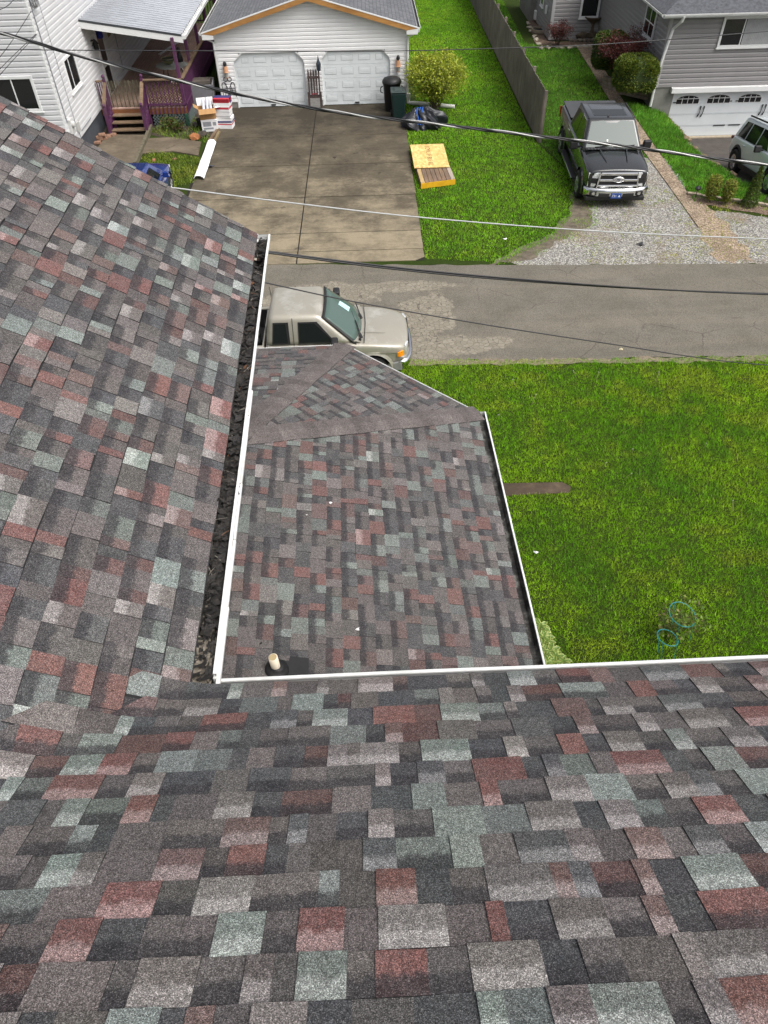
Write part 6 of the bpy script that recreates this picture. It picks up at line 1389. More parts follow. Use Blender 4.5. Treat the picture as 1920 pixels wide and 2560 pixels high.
# ================================================================== VEHICLES  (local: front towards -Y, y measured back from the nose)
M_TYRE = plain('tyre rubber',(.014,.014,.015),.8,.2,20); M_ALLOY = plain('alloy wheel',(.55,.56,.57),.25,.05,5,metal=.9); M_CHROME = plain('chrome',(.72,.73,.74),.12,.03,5,metal=1.0)
M_BLKP = plain('black plastic trim',(.016,.016,.017),.55,.1,8); M_VOID = plain('wheel well dark',(.006,.006,.006),.9,.1); M_LAMP = plain('headlamp glass',(.72,.74,.75),.15,.35,30,metal=.25); M_AMB = plain('amber lens',(.80,.27,.015),.25,.1,30); M_RLENS = plain('red lens',(.35,.015,.012),.25,.1,30)
def carpaint(name, c, rough=.22, metal=.3, coat=.6, fade=None):
    n = N(name); col = n.ramp(n.noise(2,4),[(.3,tuple(x*.94 for x in c)),(.7,c)])
    if fade: col = n.mix(n.ramp(n.noise(1.6,7,.72),[(.52,0.0),(.66,.75)]), col, fade)
    n.color(col).rough(rough).metal(metal); n.p.inputs['Coat Weight'].default_value = coat; n.p.inputs['Coat Roughness'].default_value = .06; return n.m
def carglass(name, c=(.02,.028,.028)):
    n = N(name); n.color(c).rough(.07).spec(.32); return n.m
def bake(o):
    bpy.context.view_layer.update(); dg = bpy.context.evaluated_depsgraph_get(); me = bpy.data.meshes.new_from_object(o.evaluated_get(dg)); o.modifiers.clear(); o.data = me
def loft(name, st, mat, parent, sub=2, arches=(), aw=.6):
    g = MB(); rings = []
    for y, half in st:
        ring = [(-x,y,z) for x,z in half[:-1]] + [(0,y,half[-1][1])] + [(x,y,z) for x,z in reversed(half[:-1])]; rings.append(ring)
    n = len(rings[0])
    for r_ in rings: g.v += r_
    for i in range(len(rings)-1):
        for j in range(n): g.f.append([i*n+j, i*n+(j+1)%n, (i+1)*n+(j+1)%n, (i+1)*n+j]); g.m.append(0)
    g.f.append(list(range(n))); g.m.append(0); b = (len(rings)-1)*n; g.f.append([b+j for j in range(n)][::-1]); g.m.append(0)
    o = g.build(name, mat, parent, smooth=True)
    if sub: s = o.modifiers.new('s','SUBSURF'); s.levels = s.render_levels = sub
    cut_ = []
    for (y, z, r_) in arches:
        k = MB(); k.lathe([(r_,-2.0),(r_,2.0)], 28, Matrix.Translation((0,y,z))@Matrix.Rotation(math.pi/2,4,'Y'))
        c = k.build('cutter', M_VOID, parent); cut_.append(c); m_ = o.modifiers.new('b','BOOLEAN'); m_.operation='DIFFERENCE'; m_.object=c; m_.solver='EXACT'
        try: m_.material_mode='TRANSFER'
        except Exception: pass
    bake(o)
    for c in cut_: bpy.data.objects.remove(c)
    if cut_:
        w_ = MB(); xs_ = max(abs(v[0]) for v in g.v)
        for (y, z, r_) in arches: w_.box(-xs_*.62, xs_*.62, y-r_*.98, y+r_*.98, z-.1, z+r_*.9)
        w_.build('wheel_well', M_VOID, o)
    return o
class Cab:
    def __init__(s, y0b,y1b,hb,z0, y0t,y1t,ht,z1): s.__dict__.update(locals())
    def build(s, name, mat, parent, bev=.07):
        g = MB(); g.add([(-s.hb,s.y0b,s.z0),(s.hb,s.y0b,s.z0),(s.hb,s.y1b,s.z0),(-s.hb,s.y1b,s.z0),(-s.ht,s.y0t,s.z1),(s.ht,s.y0t,s.z1),(s.ht,s.y1t,s.z1),(-s.ht,s.y1t,s.z1)],[(3,2,1,0),(4,5,6,7),(0,1,5,4),(1,2,6,5),(2,3,7,6),(3,0,4,7)])
        o = g.build(name, mat, parent, bevel=bev, seg=4); bake(o); o.data.polygons.foreach_set('use_smooth',[True]*len(o.data.polygons)); return o
    def front(s, u, t, off=0):
        h = lerp(s.hb,s.ht,t); d = Vector((0,s.y0t-s.y0b,s.z1-s.z0)); n = Vector((0,-d.z,d.y)).normalized(); return Vector((u*h, lerp(s.y0b,s.y0t,t), lerp(s.z0,s.z1,t))) + n*off
    def back(s, u, t, off=0):
        h = lerp(s.hb,s.ht,t); d = Vector((0,s.y1t-s.y1b,s.z1-s.z0)); n = Vector((0,d.z,-d.y)).normalized(); return Vector((u*h, lerp(s.y1b,s.y1t,t), lerp(s.z0,s.z1,t))) + n*off
    def side(s, sg, y, t, off=0):
        n = Vector((s.z1-s.z0,0,s.hb-s.ht)).normalized(); p = Vector((lerp(s.hb,s.ht,t), y, lerp(s.z0,s.z1,t))) + n*off; return Vector((p.x*sg,p.y,p.z))
    def win(s, name, pts, mat, parent, th=.006):
        # pts outer ring points (already offset), extruded inwards
        a,b,c = pts[0],pts[1],pts[2]; n = (b-a).cross(c-a).normalized(); ctr_ = sum(pts,Vector())/len(pts)
        if n.dot(ctr_-Vector((0,ctr_.y if abs(n.x)>.5 else (s.y0b+s.y1b)/2,0))) < 0: n = -n
        g = MB(); g.prism(pts, -n*th); return g.build(name, mat, parent)
def wheel(parent, x, y, r, w_, sg, spokes=6):
    t = MB(); Mx = Matrix.Translation((x,y,r))@Matrix.Rotation(sg*math.pi/2,4,'Y')
    t.lathe([(r*.62,-w_/2),(r*.92,-w_/2),(r,-w_*.36),(r,w_*.36),(r*.92,w_/2),(r*.64,w_/2),(r*.60,w_*.30)],30,Mx); o = t.build('wheel', M_TYRE, parent, True)
    k = MB(); k.lathe([(r*.64,w_*.40),(r*.61,w_*.47),(r*.56,w_*.44)],26,Mx)
    for i in range(spokes):
        a = i*2*math.pi/spokes
        for da in (-.12,.12):
            p = Vector((r*.10*math.cos(a+da*3),r*.10*math.sin(a+da*3),w_*.42)); q = Vector((r*.60*math.cos(a+da),r*.60*math.sin(a+da),w_*.42)); k.beam(Mx@p,Mx@q,r*.085,.03,(Mx.to_3x3()@Vector((0,0,1))))
    k.lathe([(r*.02,w_*.47),(r*.14,w_*.46),(r*.16,w_*.40)],14,Mx); k.build('rim', M_ALLOY, o, fix=True)
    b = MB(); b.lathe([(r*.56,w_*.20),(r*.01,w_*.22)],20,Mx); b.build('brake_disc', M_VOID, o); return o
def flare(parent, x, y, z, r_, sg, mat, w_=.06):
    g = MB(); n = 14
    for i in range(n):
        a0_, a1_ = math.pi*(i/n)*1.12-.19, math.pi*((i+1)/n)*1.12-.19
        P = lambda a, rr, xx: (sg*xx, y+rr*math.cos(a), z+rr*math.sin(a))
        g.prism([P(a0_,r_-.01,x),P(a0_,r_+w_,x-.03),P(a1_,r_+w_,x-.03),P(a1_,r_-.01,x)],(sg*.02,0,0))
    return g.build('wheel_arch', mat, parent)
def textmesh(parent, s, loc, rot, size, mat, ex=.001):
    cu_ = bpy.data.curves.new('t','FONT'); cu_.body = s; cu_.size = size; cu_.align_x='CENTER'; cu_.align_y='CENTER'; cu_.extrude=ex
    to = bpy.data.objects.new('tmp',cu_); COL.objects.link(to); bpy.context.view_layer.update(); me = bpy.data.meshes.new_from_object(to.evaluated_get(bpy.context.evaluated_depsgraph_get())); bpy.data.objects.remove(to); me.materials.append(mat)
    o = bpy.data.objects.new('lettering',me); COL.objects.link(o); o.parent=parent; o.location=loc; o.rotation_euler=rot; return o
def mirror(parent, x, y, z, sg, mat, s=1.0):
    g = MB(); g.box(-.05*s,.10*s,-.10*s,.02*s,-.11*s,.11*s) if False else g.box(-.02*s,.20*s,-.06*s,.07*s,-.10*s,.11*s); o = g.build('wing_mirror', mat, parent, bevel=.035*s, seg=3); o.location=(x*sg,y,z); o.scale=(sg,1,1)
    k = MB(); k.box(-.10*s,-.018*s,-.03*s,.03*s,-.06*s,-.01*s); k.build('mirror_arm', mat, o); return o
# ------------------------------------------------------------------ black full size pickup
pk = G(1538,487,.45); PKT = thing('pickup_truck','black crew cab pickup truck with chrome grille parked nose out on the gravel','pickup truck',(pk.x+.02,pk.y-.0,0),math.radians(-3.0))
M_PK = carpaint('black metallic paint',(.020,.022,.023),.20,.2,.8); M_CG = carglass('pickup windscreen',(.055,.078,.072)); M_TINT = carglass('dark tinted glass',(.010,.013,.012))
S_ = lambda y,w_,z0,zs,zt,zc: (y,[(w_*.90,z0),(w_*.98,z0+.10),(w_,(z0+zs)/2+.05),(w_*.985,zs),(w_*.91,zt),(0,zc)])
st = [(.14,[(.80,.50),(.86,.60),(.89,.82),(.88,1.02),(.80,1.10),(0,1.13)]),S_(.20,.93,.46,1.04,1.13,1.16),S_(.55,.99,.42,1.09,1.18,1.22),S_(1.0,1.0,.42,1.12,1.21,1.27),S_(1.42,1.0,.42,1.15,1.23,1.30),S_(1.55,1.0,.42,1.18,1.24,1.26),S_(3.95,1.0,.42,1.20,1.25,1.27),S_(4.05,1.0,.42,1.24,1.31,1.32),S_(5.70,1.0,.46,1.24,1.31,1.32),S_(5.80,.98,.50,1.22,1.30,1.31)]
lb = loft('body', st, M_PK, PKT, 2, ((.95,.42,.50),(4.62,.42,.50)))
cab = Cab(1.42,4.0,.95,1.20, 2.20,3.72,.74,1.93); cab.build('cabin', M_PK, PKT, .085)
cab.win('windscreen',[cab.front(-.90,.07,.012),cab.front(.90,.07,.012),cab.front(.86,.90,.012),cab.front(.35,.93,.012),cab.front(.2,.86,.012),cab.front(-.2,.86,.012),cab.front(-.35,.93,.012),cab.front(-.86,.90,.012)], M_CG, PKT)
cab.win('rear_window',[cab.back(-.85,.15,.01),cab.back(.85,.15,.01),cab.back(.8,.85,.01),cab.back(-.8,.85,.01)], M_TINT, PKT)
for sg in (-1,1):
    for nm,pts in (('front',[(1.72,.08),(2.78,.08),(2.78,.86),(2.30,.86)]),('rear',[(2.86,.08),(3.78,.08),(3.66,.80),(3.45,.86),(2.86,.86)])):
        cab.win('side_window',[cab.side(sg,y,t,.010) for y,t in pts], M_TINT, PKT)
    mirror(PKT,1.06,1.80,1.28,sg,M_BLKP,1.15)
    for y in (2.62,3.62):
        g=MB(); g.box(.0,.035,-.10,.10,-.015,.02); o=g.build('door_handle', M_CHROME, PKT, bevel=.01); o.location=(sg*.985,y,1.13); o.scale=(sg,1,1)
    g=MB(); g.prism([(sg*.93,1.55,.36),(sg*1.12,1.55,.36),(sg*1.12,4.0,.36),(sg*.93,4.0,.36)],(0,0,-.05)); o=g.build('running_board', M_BLKP, PKT); g=MB(); g.box(sg*1.12-.01,sg*1.12+.01,1.55,4.0,.305,.362); g.build('chrome_strip', M_CHROME, o)
    flare(PKT,1.0,.95,.42,.50,sg,M_PK); flare(PKT,1.0,4.62,.42,.50,sg,M_PK)
    wheel(PKT,sg*.925,.95,.41,.27,sg); wheel(PKT,sg*.925,4.62,.41,.27,sg)
    # lamps
    g=MB(); x0_,x1_=sg*.52,sg*.90
    g.prism([(x0_,.125,1.06),(x1_,.19,1.04),(x1_,.19,.64),(sg*.66,.125,.66),(sg*.60,.115,.86)],(0,.05,0)); hl=g.build('headlight', M_LAMP, PKT, bevel=.01)
    g=MB(); g.prism([(sg*.55,.105,.90),(sg*.80,.135,.90),(sg*.84,.145,.76),(sg*.62,.11,.74)],(0,.03,0)); g.build('lamp_bezel', M_BLKP, hl)
    g=MB(); g.box(min(sg*.60,sg*.82),max(sg*.60,sg*.82),.0,.05,.42,.56); fl_=g.build('fog_light', M_BLKP, PKT, bevel=.02); g=MB(); g.lathe([(.055,-.012),(.05,.0),(.02,.004)],12,Matrix.Translation((sg*.70,-.004,.49))@Matrix.Rotation(math.pi/2,4,'X')); g.build('fog_lens', M_CHROME, fl_)
    g=MB(); g.box(min(sg*.93,sg*.99),max(sg*.93,sg*.99),5.72,5.82,.85,1.2); g.build('tail_light', M_RLENS, PKT, bevel=.015)
    g=MB(); g.prism([(sg*.30,.62,1.243),(sg*.335,.62,1.243),(sg*.435,1.38,1.307),(sg*.40,1.38,1.307)],(0,0,.008)); g.build('hood_crease', M_PK, PKT, bevel=.006)
    g=MB(); g.prism([cab.side(sg,2.25,.985,.012),cab.side(sg,3.68,.985,.012),cab.side(sg,3.68,1.0,.03)+Vector((-sg*.06,0,.004)),cab.side(sg,2.25,1.0,.03)+Vector((-sg*.06,0,.004))],(0,0,-.01)); g.build('roof_moulding', M_BLKP, PKT)
    g=MB(); g.box(sg*1.0-.004,sg*1.0+.008,1.30,1.42,.92,1.00); g.build('side_vent', M_CHROME, PKT)
# grille and bumper
gr=MB(); gr.prism([(-.62,.10,.62),(.62,.10,.62),(.56,.10,1.07),(-.56,.10,1.07)],(0,.08,0)); go=gr.build('grille', M_BLKP, PKT)
for z,h_,wx_ in ((1.045,.085,.55),(.86,.075,.58),(.69,.075,.60)):
    b=MB(); b.box(-wx_,wx_,.055,.10,z-h_/2,z+h_/2); b.build('grille_bar', M_CHROME, go, bevel=.02)
for sg in (-1,1):
    b=MB(); b.prism([(sg*.60,.06,.63),(sg*.64,.06,.63),(sg*.585,.06,1.07),(sg*.545,.06,1.07)],(0,.05,0)); b.build('grille_frame', M_CHROME, go)
e=MB(); Me=Matrix.Translation((0,.05,.885))@Matrix.Rotation(math.pi/2,4,'X')@Matrix.Scale(.46,4,(0,1,0)); e.lathe([(.18,-.02),(.18,.004),(.16,.012),(.158,.008)],28,Me); eo=e.build('badge', M_CHROME, go); e=MB(); e.lathe([(.155,.005),(.01,.010)],28,Me); e.build('badge_field', plain('badge dark blue',(.010,.014,.035),.2,.05), eo)
textmesh(eo,'Ford',(0,.036,.885),(math.pi/2,0,0),.085,plain('badge script',(.40,.42,.46),.4,.05))
bp=MB(); pr=[(.02,.36),(-.02,.42),(-.03,.52),(-.015,.60),(.03,.635)]
nx=12
for i in range(nx+1):
    x=lerp(-.99,.99,i/nx); cv=.20*(abs(x)/.99)**3
    for y,z in pr: bp.v.append((x,y+cv,z))
for i in range(nx):
    for j in range(4): bp.f.append([i*5+j,i*5+j+1,(i+1)*5+j+1,(i+1)*5+j]); bp.m.append(0)
bo=bp.build('bumper', M_CHROME, PKT, True, fix=False); bo.modifiers.new('s','SOLIDIFY').thickness=-.05
for sg in (-1,1):
    b=MB(); b.box(min(sg*.20,sg*.54),max(sg*.20,sg*.54),-.034,.0,.39,.50); b.build('bumper_inset', M_BLKP, PKT, bevel=.01)
b=MB(); b.box(-.92,.92,.06,.5,.24,.37); b.build('air_dam', M_BLKP, PKT, bevel=.03)
b=MB(); b.box(-.16,.16,-.055,-.038,.355,.505); po=b.build('number_plate', plain('blue number plate',(.02,.065,.26),.4,.1), PKT, bevel=.005)
textmesh(po,'731',(-.055,-.0565,.43),(math.pi/2,0,0),.10,plain('plate white',(.75,.76,.78),.5,.02)); b=MB(); b.prism([(.06,-.057,.40),(.13,-.057,.40),(.125,-.057,.43),(.10,-.057,.475),(.075,-.057,.44)],(0,.001,0)); b.build('plate_emblem', plain('plate emblem',(.55,.62,.75),.5,.1), po)
# tonneau, roof glass lines, cowl, wipers
b=MB(); b.box(-.90,.90,4.10,5.78,1.325,1.355); b.build('tonneau_cover', plain('charcoal vinyl cover',(.050,.053,.056),.6,.12,3), PKT, bevel=.012)
b=MB(); 
for (x0_,x1_,y0_,y1_) in ((-.52,.52,2.45,2.457),(-.52,.52,3.0,3.007),(-.52,.52,3.62,3.627),(-.527,-.52,2.45,3.627),(.52,.527,2.45,3.627)): b.box(x0_,x1_,y0_,y1_,1.931,1.934)
b.build('roof_panel_seam', M_BLKP, PKT); b=MB(); b.box(-.50,.50,2.47,2.99,1.9305,1.9325); b.build('sunroof', M_TINT, PKT); b=MB(); b.lathe([(.04,1.92),(.03,1.96),(.01,1.975)],10,Matrix.Translation((-.1,2.32,0))); b.build('roof_antenna', M_BLKP, PKT)
b=MB(); b.box(-.86,.86,1.36,1.52,1.285,1.31); co_=b.build('cowl', M_BLKP, PKT, bevel=.01)
for i in range(16):
    if i in (4,5,10): continue
    b2=MB(); x=-.78+i*.10; b2.box(x,x+.04,1.35,1.39,1.305,1.318); b2.build('vent_slot', M_ALLOY, co_)
for x in (-.55,.15):
    b=MB(); b.beam((x,1.47,1.325),(x+.55,1.56,1.35),.025,.02); b.build('wiper', M_BLKP, PKT)
b=MB(); b.box(-.22,.22,0,.02,0,.02); 
wp_=[cab.front(u,t,.020) for u,t in ((-.2,.30),(-.15,.30),(-.15,.36),(-.2,.36))]; cab.win('windscreen_sticker',wp_,M_TRIM,PKT,.003); wp_=[cab.front(u,t,.020) for u,t in ((-.01,.14),(.10,.14),(.10,.17),(-.01,.17))]; cab.win('windscreen_sticker',wp_,M_TRIM,PKT,.003)
# ------------------------------------------------------------------ tan compact pickup
rn = G(1027,858,.55); cY = 14.42; RNT = thing('compact_pickup','tan extended cab compact pickup with peeling paint parked at the road edge','pickup truck',(rn.x-.0,cY,0),math.radians(90))
M_TAN = carpaint('worn champagne paint',(.36,.34,.285),.34,.3,.3,fade=(.50,.485,.44)); M_RG = carglass('pale windscreen',(.075,.115,.10))
S2 = lambda y,w_,z0,zs,zt,zc: (y,[(w_*.93,z0),(w_*.99,z0+.10),(w_,(z0+zs)/2+.1),(w_*.985,zs),(w_*.93,zt),(0,zc)])
st=[(.05,[(.40,.46),(.46,.55),(.48,.70),(.46,.82),(.38,.87),(0,.90)]),(.13,[(.62,.44),(.68,.52),(.71,.70),(.69,.85),(.56,.91),(0,.95)]),S2(.30,.79,.42,.88,.955,1.0),S2(.6,.84,.38,.95,1.005,1.05),S2(.9,.855,.36,.985,1.035,1.075),S2(1.28,.855,.36,1.01,1.05,1.09),S2(1.42,.855,.36,1.02,1.06,1.07),S2(3.22,.855,.36,1.03,1.06,1.07),S2(3.27,.855,.36,1.03,1.06,1.07)]
loft('body', st, M_TAN, RNT, 2, ((.88,.37,.43),))
bed=MB()
for sg in (-1,1): bed.box(min(sg*.86,sg*.76),max(sg*.86,sg*.76),3.29,5.05,.45,1.06)
bed.box(-.76,.76,5.0,5.05,.5,1.05); bed.box(-.76,.76,3.29,3.33,.5,1.04); be=bed.build('bed', M_TAN, RNT, bevel=.015)
b=MB(); b.box(-.758,.758,3.335,4.995,.55,.58); b.build('bed_floor', plain('black bed liner',(.015,.015,.016),.7,.2,8), be)
for sg in (-1,1):
    b=MB(); b.box(min(sg*.757,sg*.735),max(sg*.757,sg*.735),3.34,4.99,.58,1.045); b.build('bed_liner', M_BLKP, be)
c2=Cab(1.28,3.26,.82,1.03, 2.02,3.12,.66,1.70); c2.build('cabin', M_TAN, RNT, .13)
def curved_screen(cab, name, u0, t0, t1, off, bulge, mat, parent, curve=.05):
    g = MB(); nu, nt_ = 16, 6
    for k in range(nt_+1):
        for i in range(nu+1):
            u = lerp(-u0, u0, i/nu); t = lerp(t0, t1, k/nt_) - curve*(1-(u/u0)**2)*(1-k/nt_)*.5 + curve*(1-(u/u0)**2)*(k/nt_)*.4
            p = cab.front(u, t, off); p.y -= bulge*(1-u*u)*(.25+.75*(1-t)); g.v.append(tuple(p))
    for k in range(nt_):
        for i in range(nu): g.f.append([k*(nu+1)+i, k*(nu+1)+i+1, (k+1)*(nu+1)+i+1, (k+1)*(nu+1)+i]); g.m.append(0)
    o = g.build(name, mat, parent, True, fix=False); o.modifiers.new('s','SOLIDIFY').thickness = .012; return o
curved_screen(c2,'windscreen',.97,-.02,.93,.014,.17,plain('windscreen gasket',(.02,.02,.02),.6,.1),RNT)
curved_screen(c2,'windscreen_glass',.90,.05,.88,.024,.17,M_RG,RNT)
c2.win('windscreen_paper',[c2.front(u,t,.034)+Vector((0,-.17*(1-u*u)*(.25+.75*(1-t)),0)) for u,t in ((.18,.36),(.50,.30),(.52,.56),(.22,.62))],plain('pale blue paper',(.42,.66,.68),.6,.03),RNT,.003)
for sg in (-1,1):
    for y0_,y1_,yt0,yt1,md in ((1.74,2.48,2.14,2.46,0),(2.74,3.06,2.76,3.00,1)):
        fr=[c2.side(sg,y,t,.010) for y,t in ((y0_-.05,.10),(y1_+.03,.10),(yt1+.03,.80),(yt0-.06,.80))]; f=c2.win('window_gasket',fr,M_BLKP,RNT)
        c2.win('side_window',[c2.side(sg,y,t,.016) for y,t in ((y0_,.15),(y1_,.15),(yt1,.75),(yt0,.75))],M_TINT,RNT)
    for y in (2.61,3.20,1.50):
        b=MB(); b.prism([c2.side(sg,y-.006,0,.008),c2.side(sg,y+.006,0,.008),c2.side(sg,y+.006,.93 if y>1.6 else .05,.008),c2.side(sg,y-.006,.93 if y>1.6 else .05,.008)],(0,0.0,.001)); b.build('door_seam', M_BLKP, RNT)
        b=MB(); b.box(sg*.853-.004,sg*.853+.004,y-.006,y+.006,.45,1.02); b.build('door_seam', M_BLKP, RNT)
    mirror(RNT,.95,1.70,1.20,sg,M_BLKP,1.2)
    b=MB(); b.prism([(sg*.855,.35,.80),(sg*.855,3.2,.80),(sg*.862,3.2,.83),(sg*.862,.35,.83)],(0,0,-.012)); b.build('body_crease', M_TAN, RNT)
    flare(RNT,.86,.88,.37,.43,sg,M_TAN,.05); wheel(RNT,sg*.74,.88,.35,.22,sg,5); wheel(RNT,sg*.74,4.15,.35,.22,sg,5)
    b=MB(); b.prism([(sg*.50,.085,.90),(sg*.68,.14,.895),(sg*.68,.14,.70),(sg*.50,.085,.70)],(0,.05,0)); b.build('headlight', M_LAMP, RNT, bevel=.012)
    b=MB(); b.prism([(sg*.75,.19,.82),(sg*.80,.235,.82),(sg*.835,.29,.82),(sg*.835,.29,.69),(sg*.80,.225,.69),(sg*.75,.18,.69)],(0,.06,0)); b.build('indicator', M_AMB, RNT, bevel=.012)
    b=MB(); b.box(min(sg*.78,sg*.86),max(sg*.78,sg*.86),5.045,5.075,.62,.98); b.build('tail_light', M_RLENS, RNT)
b=MB(); b.box(-.48,.48,.06,.10,.70,.88); b.build('grille', M_BLKP, RNT, bevel=.015)
bp=MB(); pr=[(.03,.38),(-.02,.42),(-.035,.50),(-.02,.585),(.02,.60),(.10,.605)]; nx=12
for i in range(nx+1):
    x=lerp(-.87,.87,i/nx); cv=.22*(abs(x)/.87)**4
    for y,z in pr: bp.v.append((x,y+cv,z))
for i in range(nx):
    for j in range(5): bp.f.append([i*6+j,i*6+j+1,(i+1)*6+j+1,(i+1)*6+j]); bp.m.append(0)
bo=bp.build('bumper', M_CHROME, RNT, True, fix=False); bo.modifiers.new('s','SOLIDIFY').thickness=-.04
b=MB(); 
for sg in (-1,1): b.prism([(sg*.87,.24,.60),(sg*.88,.24,.36),(sg*.86,.55,.36),(sg*.86,.55,.52)],(sg*-.06,0,0))
b.build('bumper_end', plain('grey bumper plastic',(.22,.22,.21),.6,.1), RNT, bevel=.02)
b=MB(); b.prism([(-.77,1.16,1.064),(.77,1.16,1.064),(.75,1.34,1.085),(-.75,1.34,1.085)],(0,0,.012)); b.build('cowl', M_TAN, RNT); 
b=MB(); b.prism([(-.79,1.065,1.062),(0,1.03,1.085),(.79,1.065,1.062),(.79,1.078,1.063),(0,1.043,1.086),(-.79,1.078,1.063)],(0,0,.015)); b.build('hood_gap', M_BLKP, RNT)
for x,s_ in ((-.50,1),(.30,1)):
    b=MB(); b.beam((x-.12,1.14,1.12),(x+.42,1.26,1.20),.022,.02); b.beam((x-.14,1.12,1.10),(x-.02,1.17,1.14),.05,.03); b.build('wiper', M_BLKP, RNT)
b=MB(); b.tube([(-.70,1.16,1.07),(-.70,1.16,1.12)],.028,8); ao=b.build('antenna', M_BLKP, RNT); b=MB(); b.tube([(-.70,1.16,1.10),(-.66,1.22,1.45),(-.60,1.32,1.75)],.004,5); b.build('mast', M_BLKP, ao)
b=MB(); b.prism([(-.37,.60,1.045),(-.385,.60,1.045),(-.40,1.1,1.078),(-.385,1.1,1.078)],(0,0,.005)); b.build('hood_crease', M_TAN, RNT, bevel=.002)
# things in the bed
t=thing('bag','black plastic bag lying in the bed of the tan pickup','bag',(rn.x-3.62,cY-.28,.585)); bm=bmesh.new(); bmesh.ops.create_icosphere(bm,subdivisions=4,radius=1)
for v in bm.verts: v.co=Vector((v.co.x*.24*(1+.14*math.sin(v.co.z*9+v.co.y*7)),v.co.y*.34*(1+.12*math.sin(v.co.x*11)),max(0,v.co.z*.26*(1+.15*math.sin(v.co.y*13+v.co.x*5))+.22)))
g=MB(); g.add([tuple(v.co) for v in bm.verts],[[v.index for v in f.verts] for f in bm.faces]); bm.free(); g.build('bag_body', plain('shiny black plastic',(.015,.016,.018),.22,.2,8), t)
# ------------------------------------------------------------------ silver SUV on the sunken drive
pr_, pf_ = _solve(1829,432), _solve(1913,486); wb_ = (pr_-pf_); SUVY = math.atan2(-wb_.x, wb_.y)
SUV = thing('suv','silver green suv with roof rails on the drive of the grey house','suv',(0,0,0),0); wbL = wb_.length
front_c = pf_ - wb_.normalized()*.92; xr = Vector((math.cos(SUVY),math.sin(SUVY),0)); 
SUV.location = front_c + xr*.95; SUV.rotation_euler = (math.asin(wb_.z/wbL),0,SUVY)
M_SV = carpaint('silver green paint',(.60,.67,.69),.28,.12,.5); K = wbL/2.97
S3 = lambda y,w_,z0,zs,zt,zc: (y,[(w_*.93,z0),(w_*.99,z0+.12),(w_,(z0+zs)/2+.1),(w_*.975,zs),(w_*.92,zt),(0,zc)])
st=[(.06,[(.70,.40),(.80,.52),(.84,.75),(.82,.92),(.70,1.0),(0,1.02)]),S3(.18,.90,.34,.95,1.03,1.06),S3(.6,.965,.30,1.02,1.08,1.12),S3(1.35,.975,.30,1.06,1.11,1.17),S3(1.6,.975,.30,1.08,1.12,1.15),S3(4.4,.975,.32,1.10,1.14,1.16),S3(4.72,.95,.36,1.08,1.12,1.13),(4.86,[(.78,.42),(.86,.52),(.90,.75),(.88,1.0),(.80,1.08),(0,1.09)])]
y0w,y1w=.92,.92+wbL
loft('body', st, M_SV, SUV, 2, ((y0w,.39,.47),(y1w,.39,.47)))
c3=Cab(1.40,4.74,.90,1.08, 2.15,4.38,.70,1.74); c3.build('cabin', M_SV, SUV, .09)
c3.win('windscreen',[c3.front(-.9,.06,.012),c3.front(.9,.06,.012),c3.front(.86,.9,.012),c3.front(-.86,.9,.012)],M_CG,SUV)
c3.win('rear_window',[c3.back(-.85,.2,.012),c3.back(.85,.2,.012),c3.back(.8,.85,.012),c3.back(-.8,.85,.012)],M_TINT,SUV)
for sg in (-1,1):
    for pts in ([(1.78,.07),(2.72,.07),(2.68,.84),(2.30,.84)],[(2.80,.07),(3.68,.07),(3.60,.84),(2.76,.84)],[(3.76,.07),(4.40,.10),(4.16,.82),(3.68,.84)]):
        c3.win('side_window',[c3.side(sg,y,t,.012) for y,t in pts],M_TINT,SUV)
    b=MB(); b.beam(c3.side(sg,2.30,1.0,.0)+Vector((-sg*.05,0,.06)),c3.side(sg,4.25,1.0,0)+Vector((-sg*.05,0,.05)),.05,.05); b.build('roof_rail', M_BLKP, SUV, bevel=.015)
    mirror(SUV,1.05,1.95,1.16,sg,M_BLKP,1.0)
    flare(SUV,.975,y0w,.39,.47,sg,M_BLKP,.07); flare(SUV,.975,y1w,.39,.47,sg,M_BLKP,.07); wheel(SUV,sg*.90,y0w,.39,.25,sg,5); wheel(SUV,sg*.90,y1w,.39,.25,sg,5)
    b=MB(); b.prism([(sg*.93,y0w+.5,.42),(sg*.985,y0w+.5,.42),(sg*.985,y1w-.5,.42),(sg*.93,y1w-.5,.42)],(0,0,-.14)); b.build('sill', M_BLKP, SUV)
    for y in (2.55,3.50):
        b=MB(); b.box(.0,.035,-.10,.10,-.015,.02); o=b.build('door_handle', M_SV, SUV, bevel=.012); o.location=(sg*.965,y,.98); o.scale=(sg,1,1)
    b=MB(); b.box(min(sg*.80,sg*.93),max(sg*.80,sg*.93),4.60,4.85,.98,1.08); b.build('tail_light', plain('smoked red lens',(.10,.01,.01),.2,.1), SUV, bevel=.02); b=MB(); b.box(min(sg*.55,sg*.86),max(sg*.55,sg*.86),.03,.2,.84,.93); b.build('headlight', M_LAMP, SUV, bevel=.02)
b=MB(); b.box(-.5,.5,.02,.08,.72,.9); b.build('grille', M_BLKP, SUV, bevel=.02); b=MB(); b.prism([(0,3.95,1.74),(0,4.15,1.74),(0,4.12,1.84)],(.03,0,0)); b.build('roof_antenna', M_BLKP, SUV, bevel=.01)
b=MB(); b.lathe([(.06,1.73),(.05,1.78),(.02,1.80)],12,Matrix.Translation((.1,4.1,0))); b.build('antenna_base', M_BLKP, SUV)
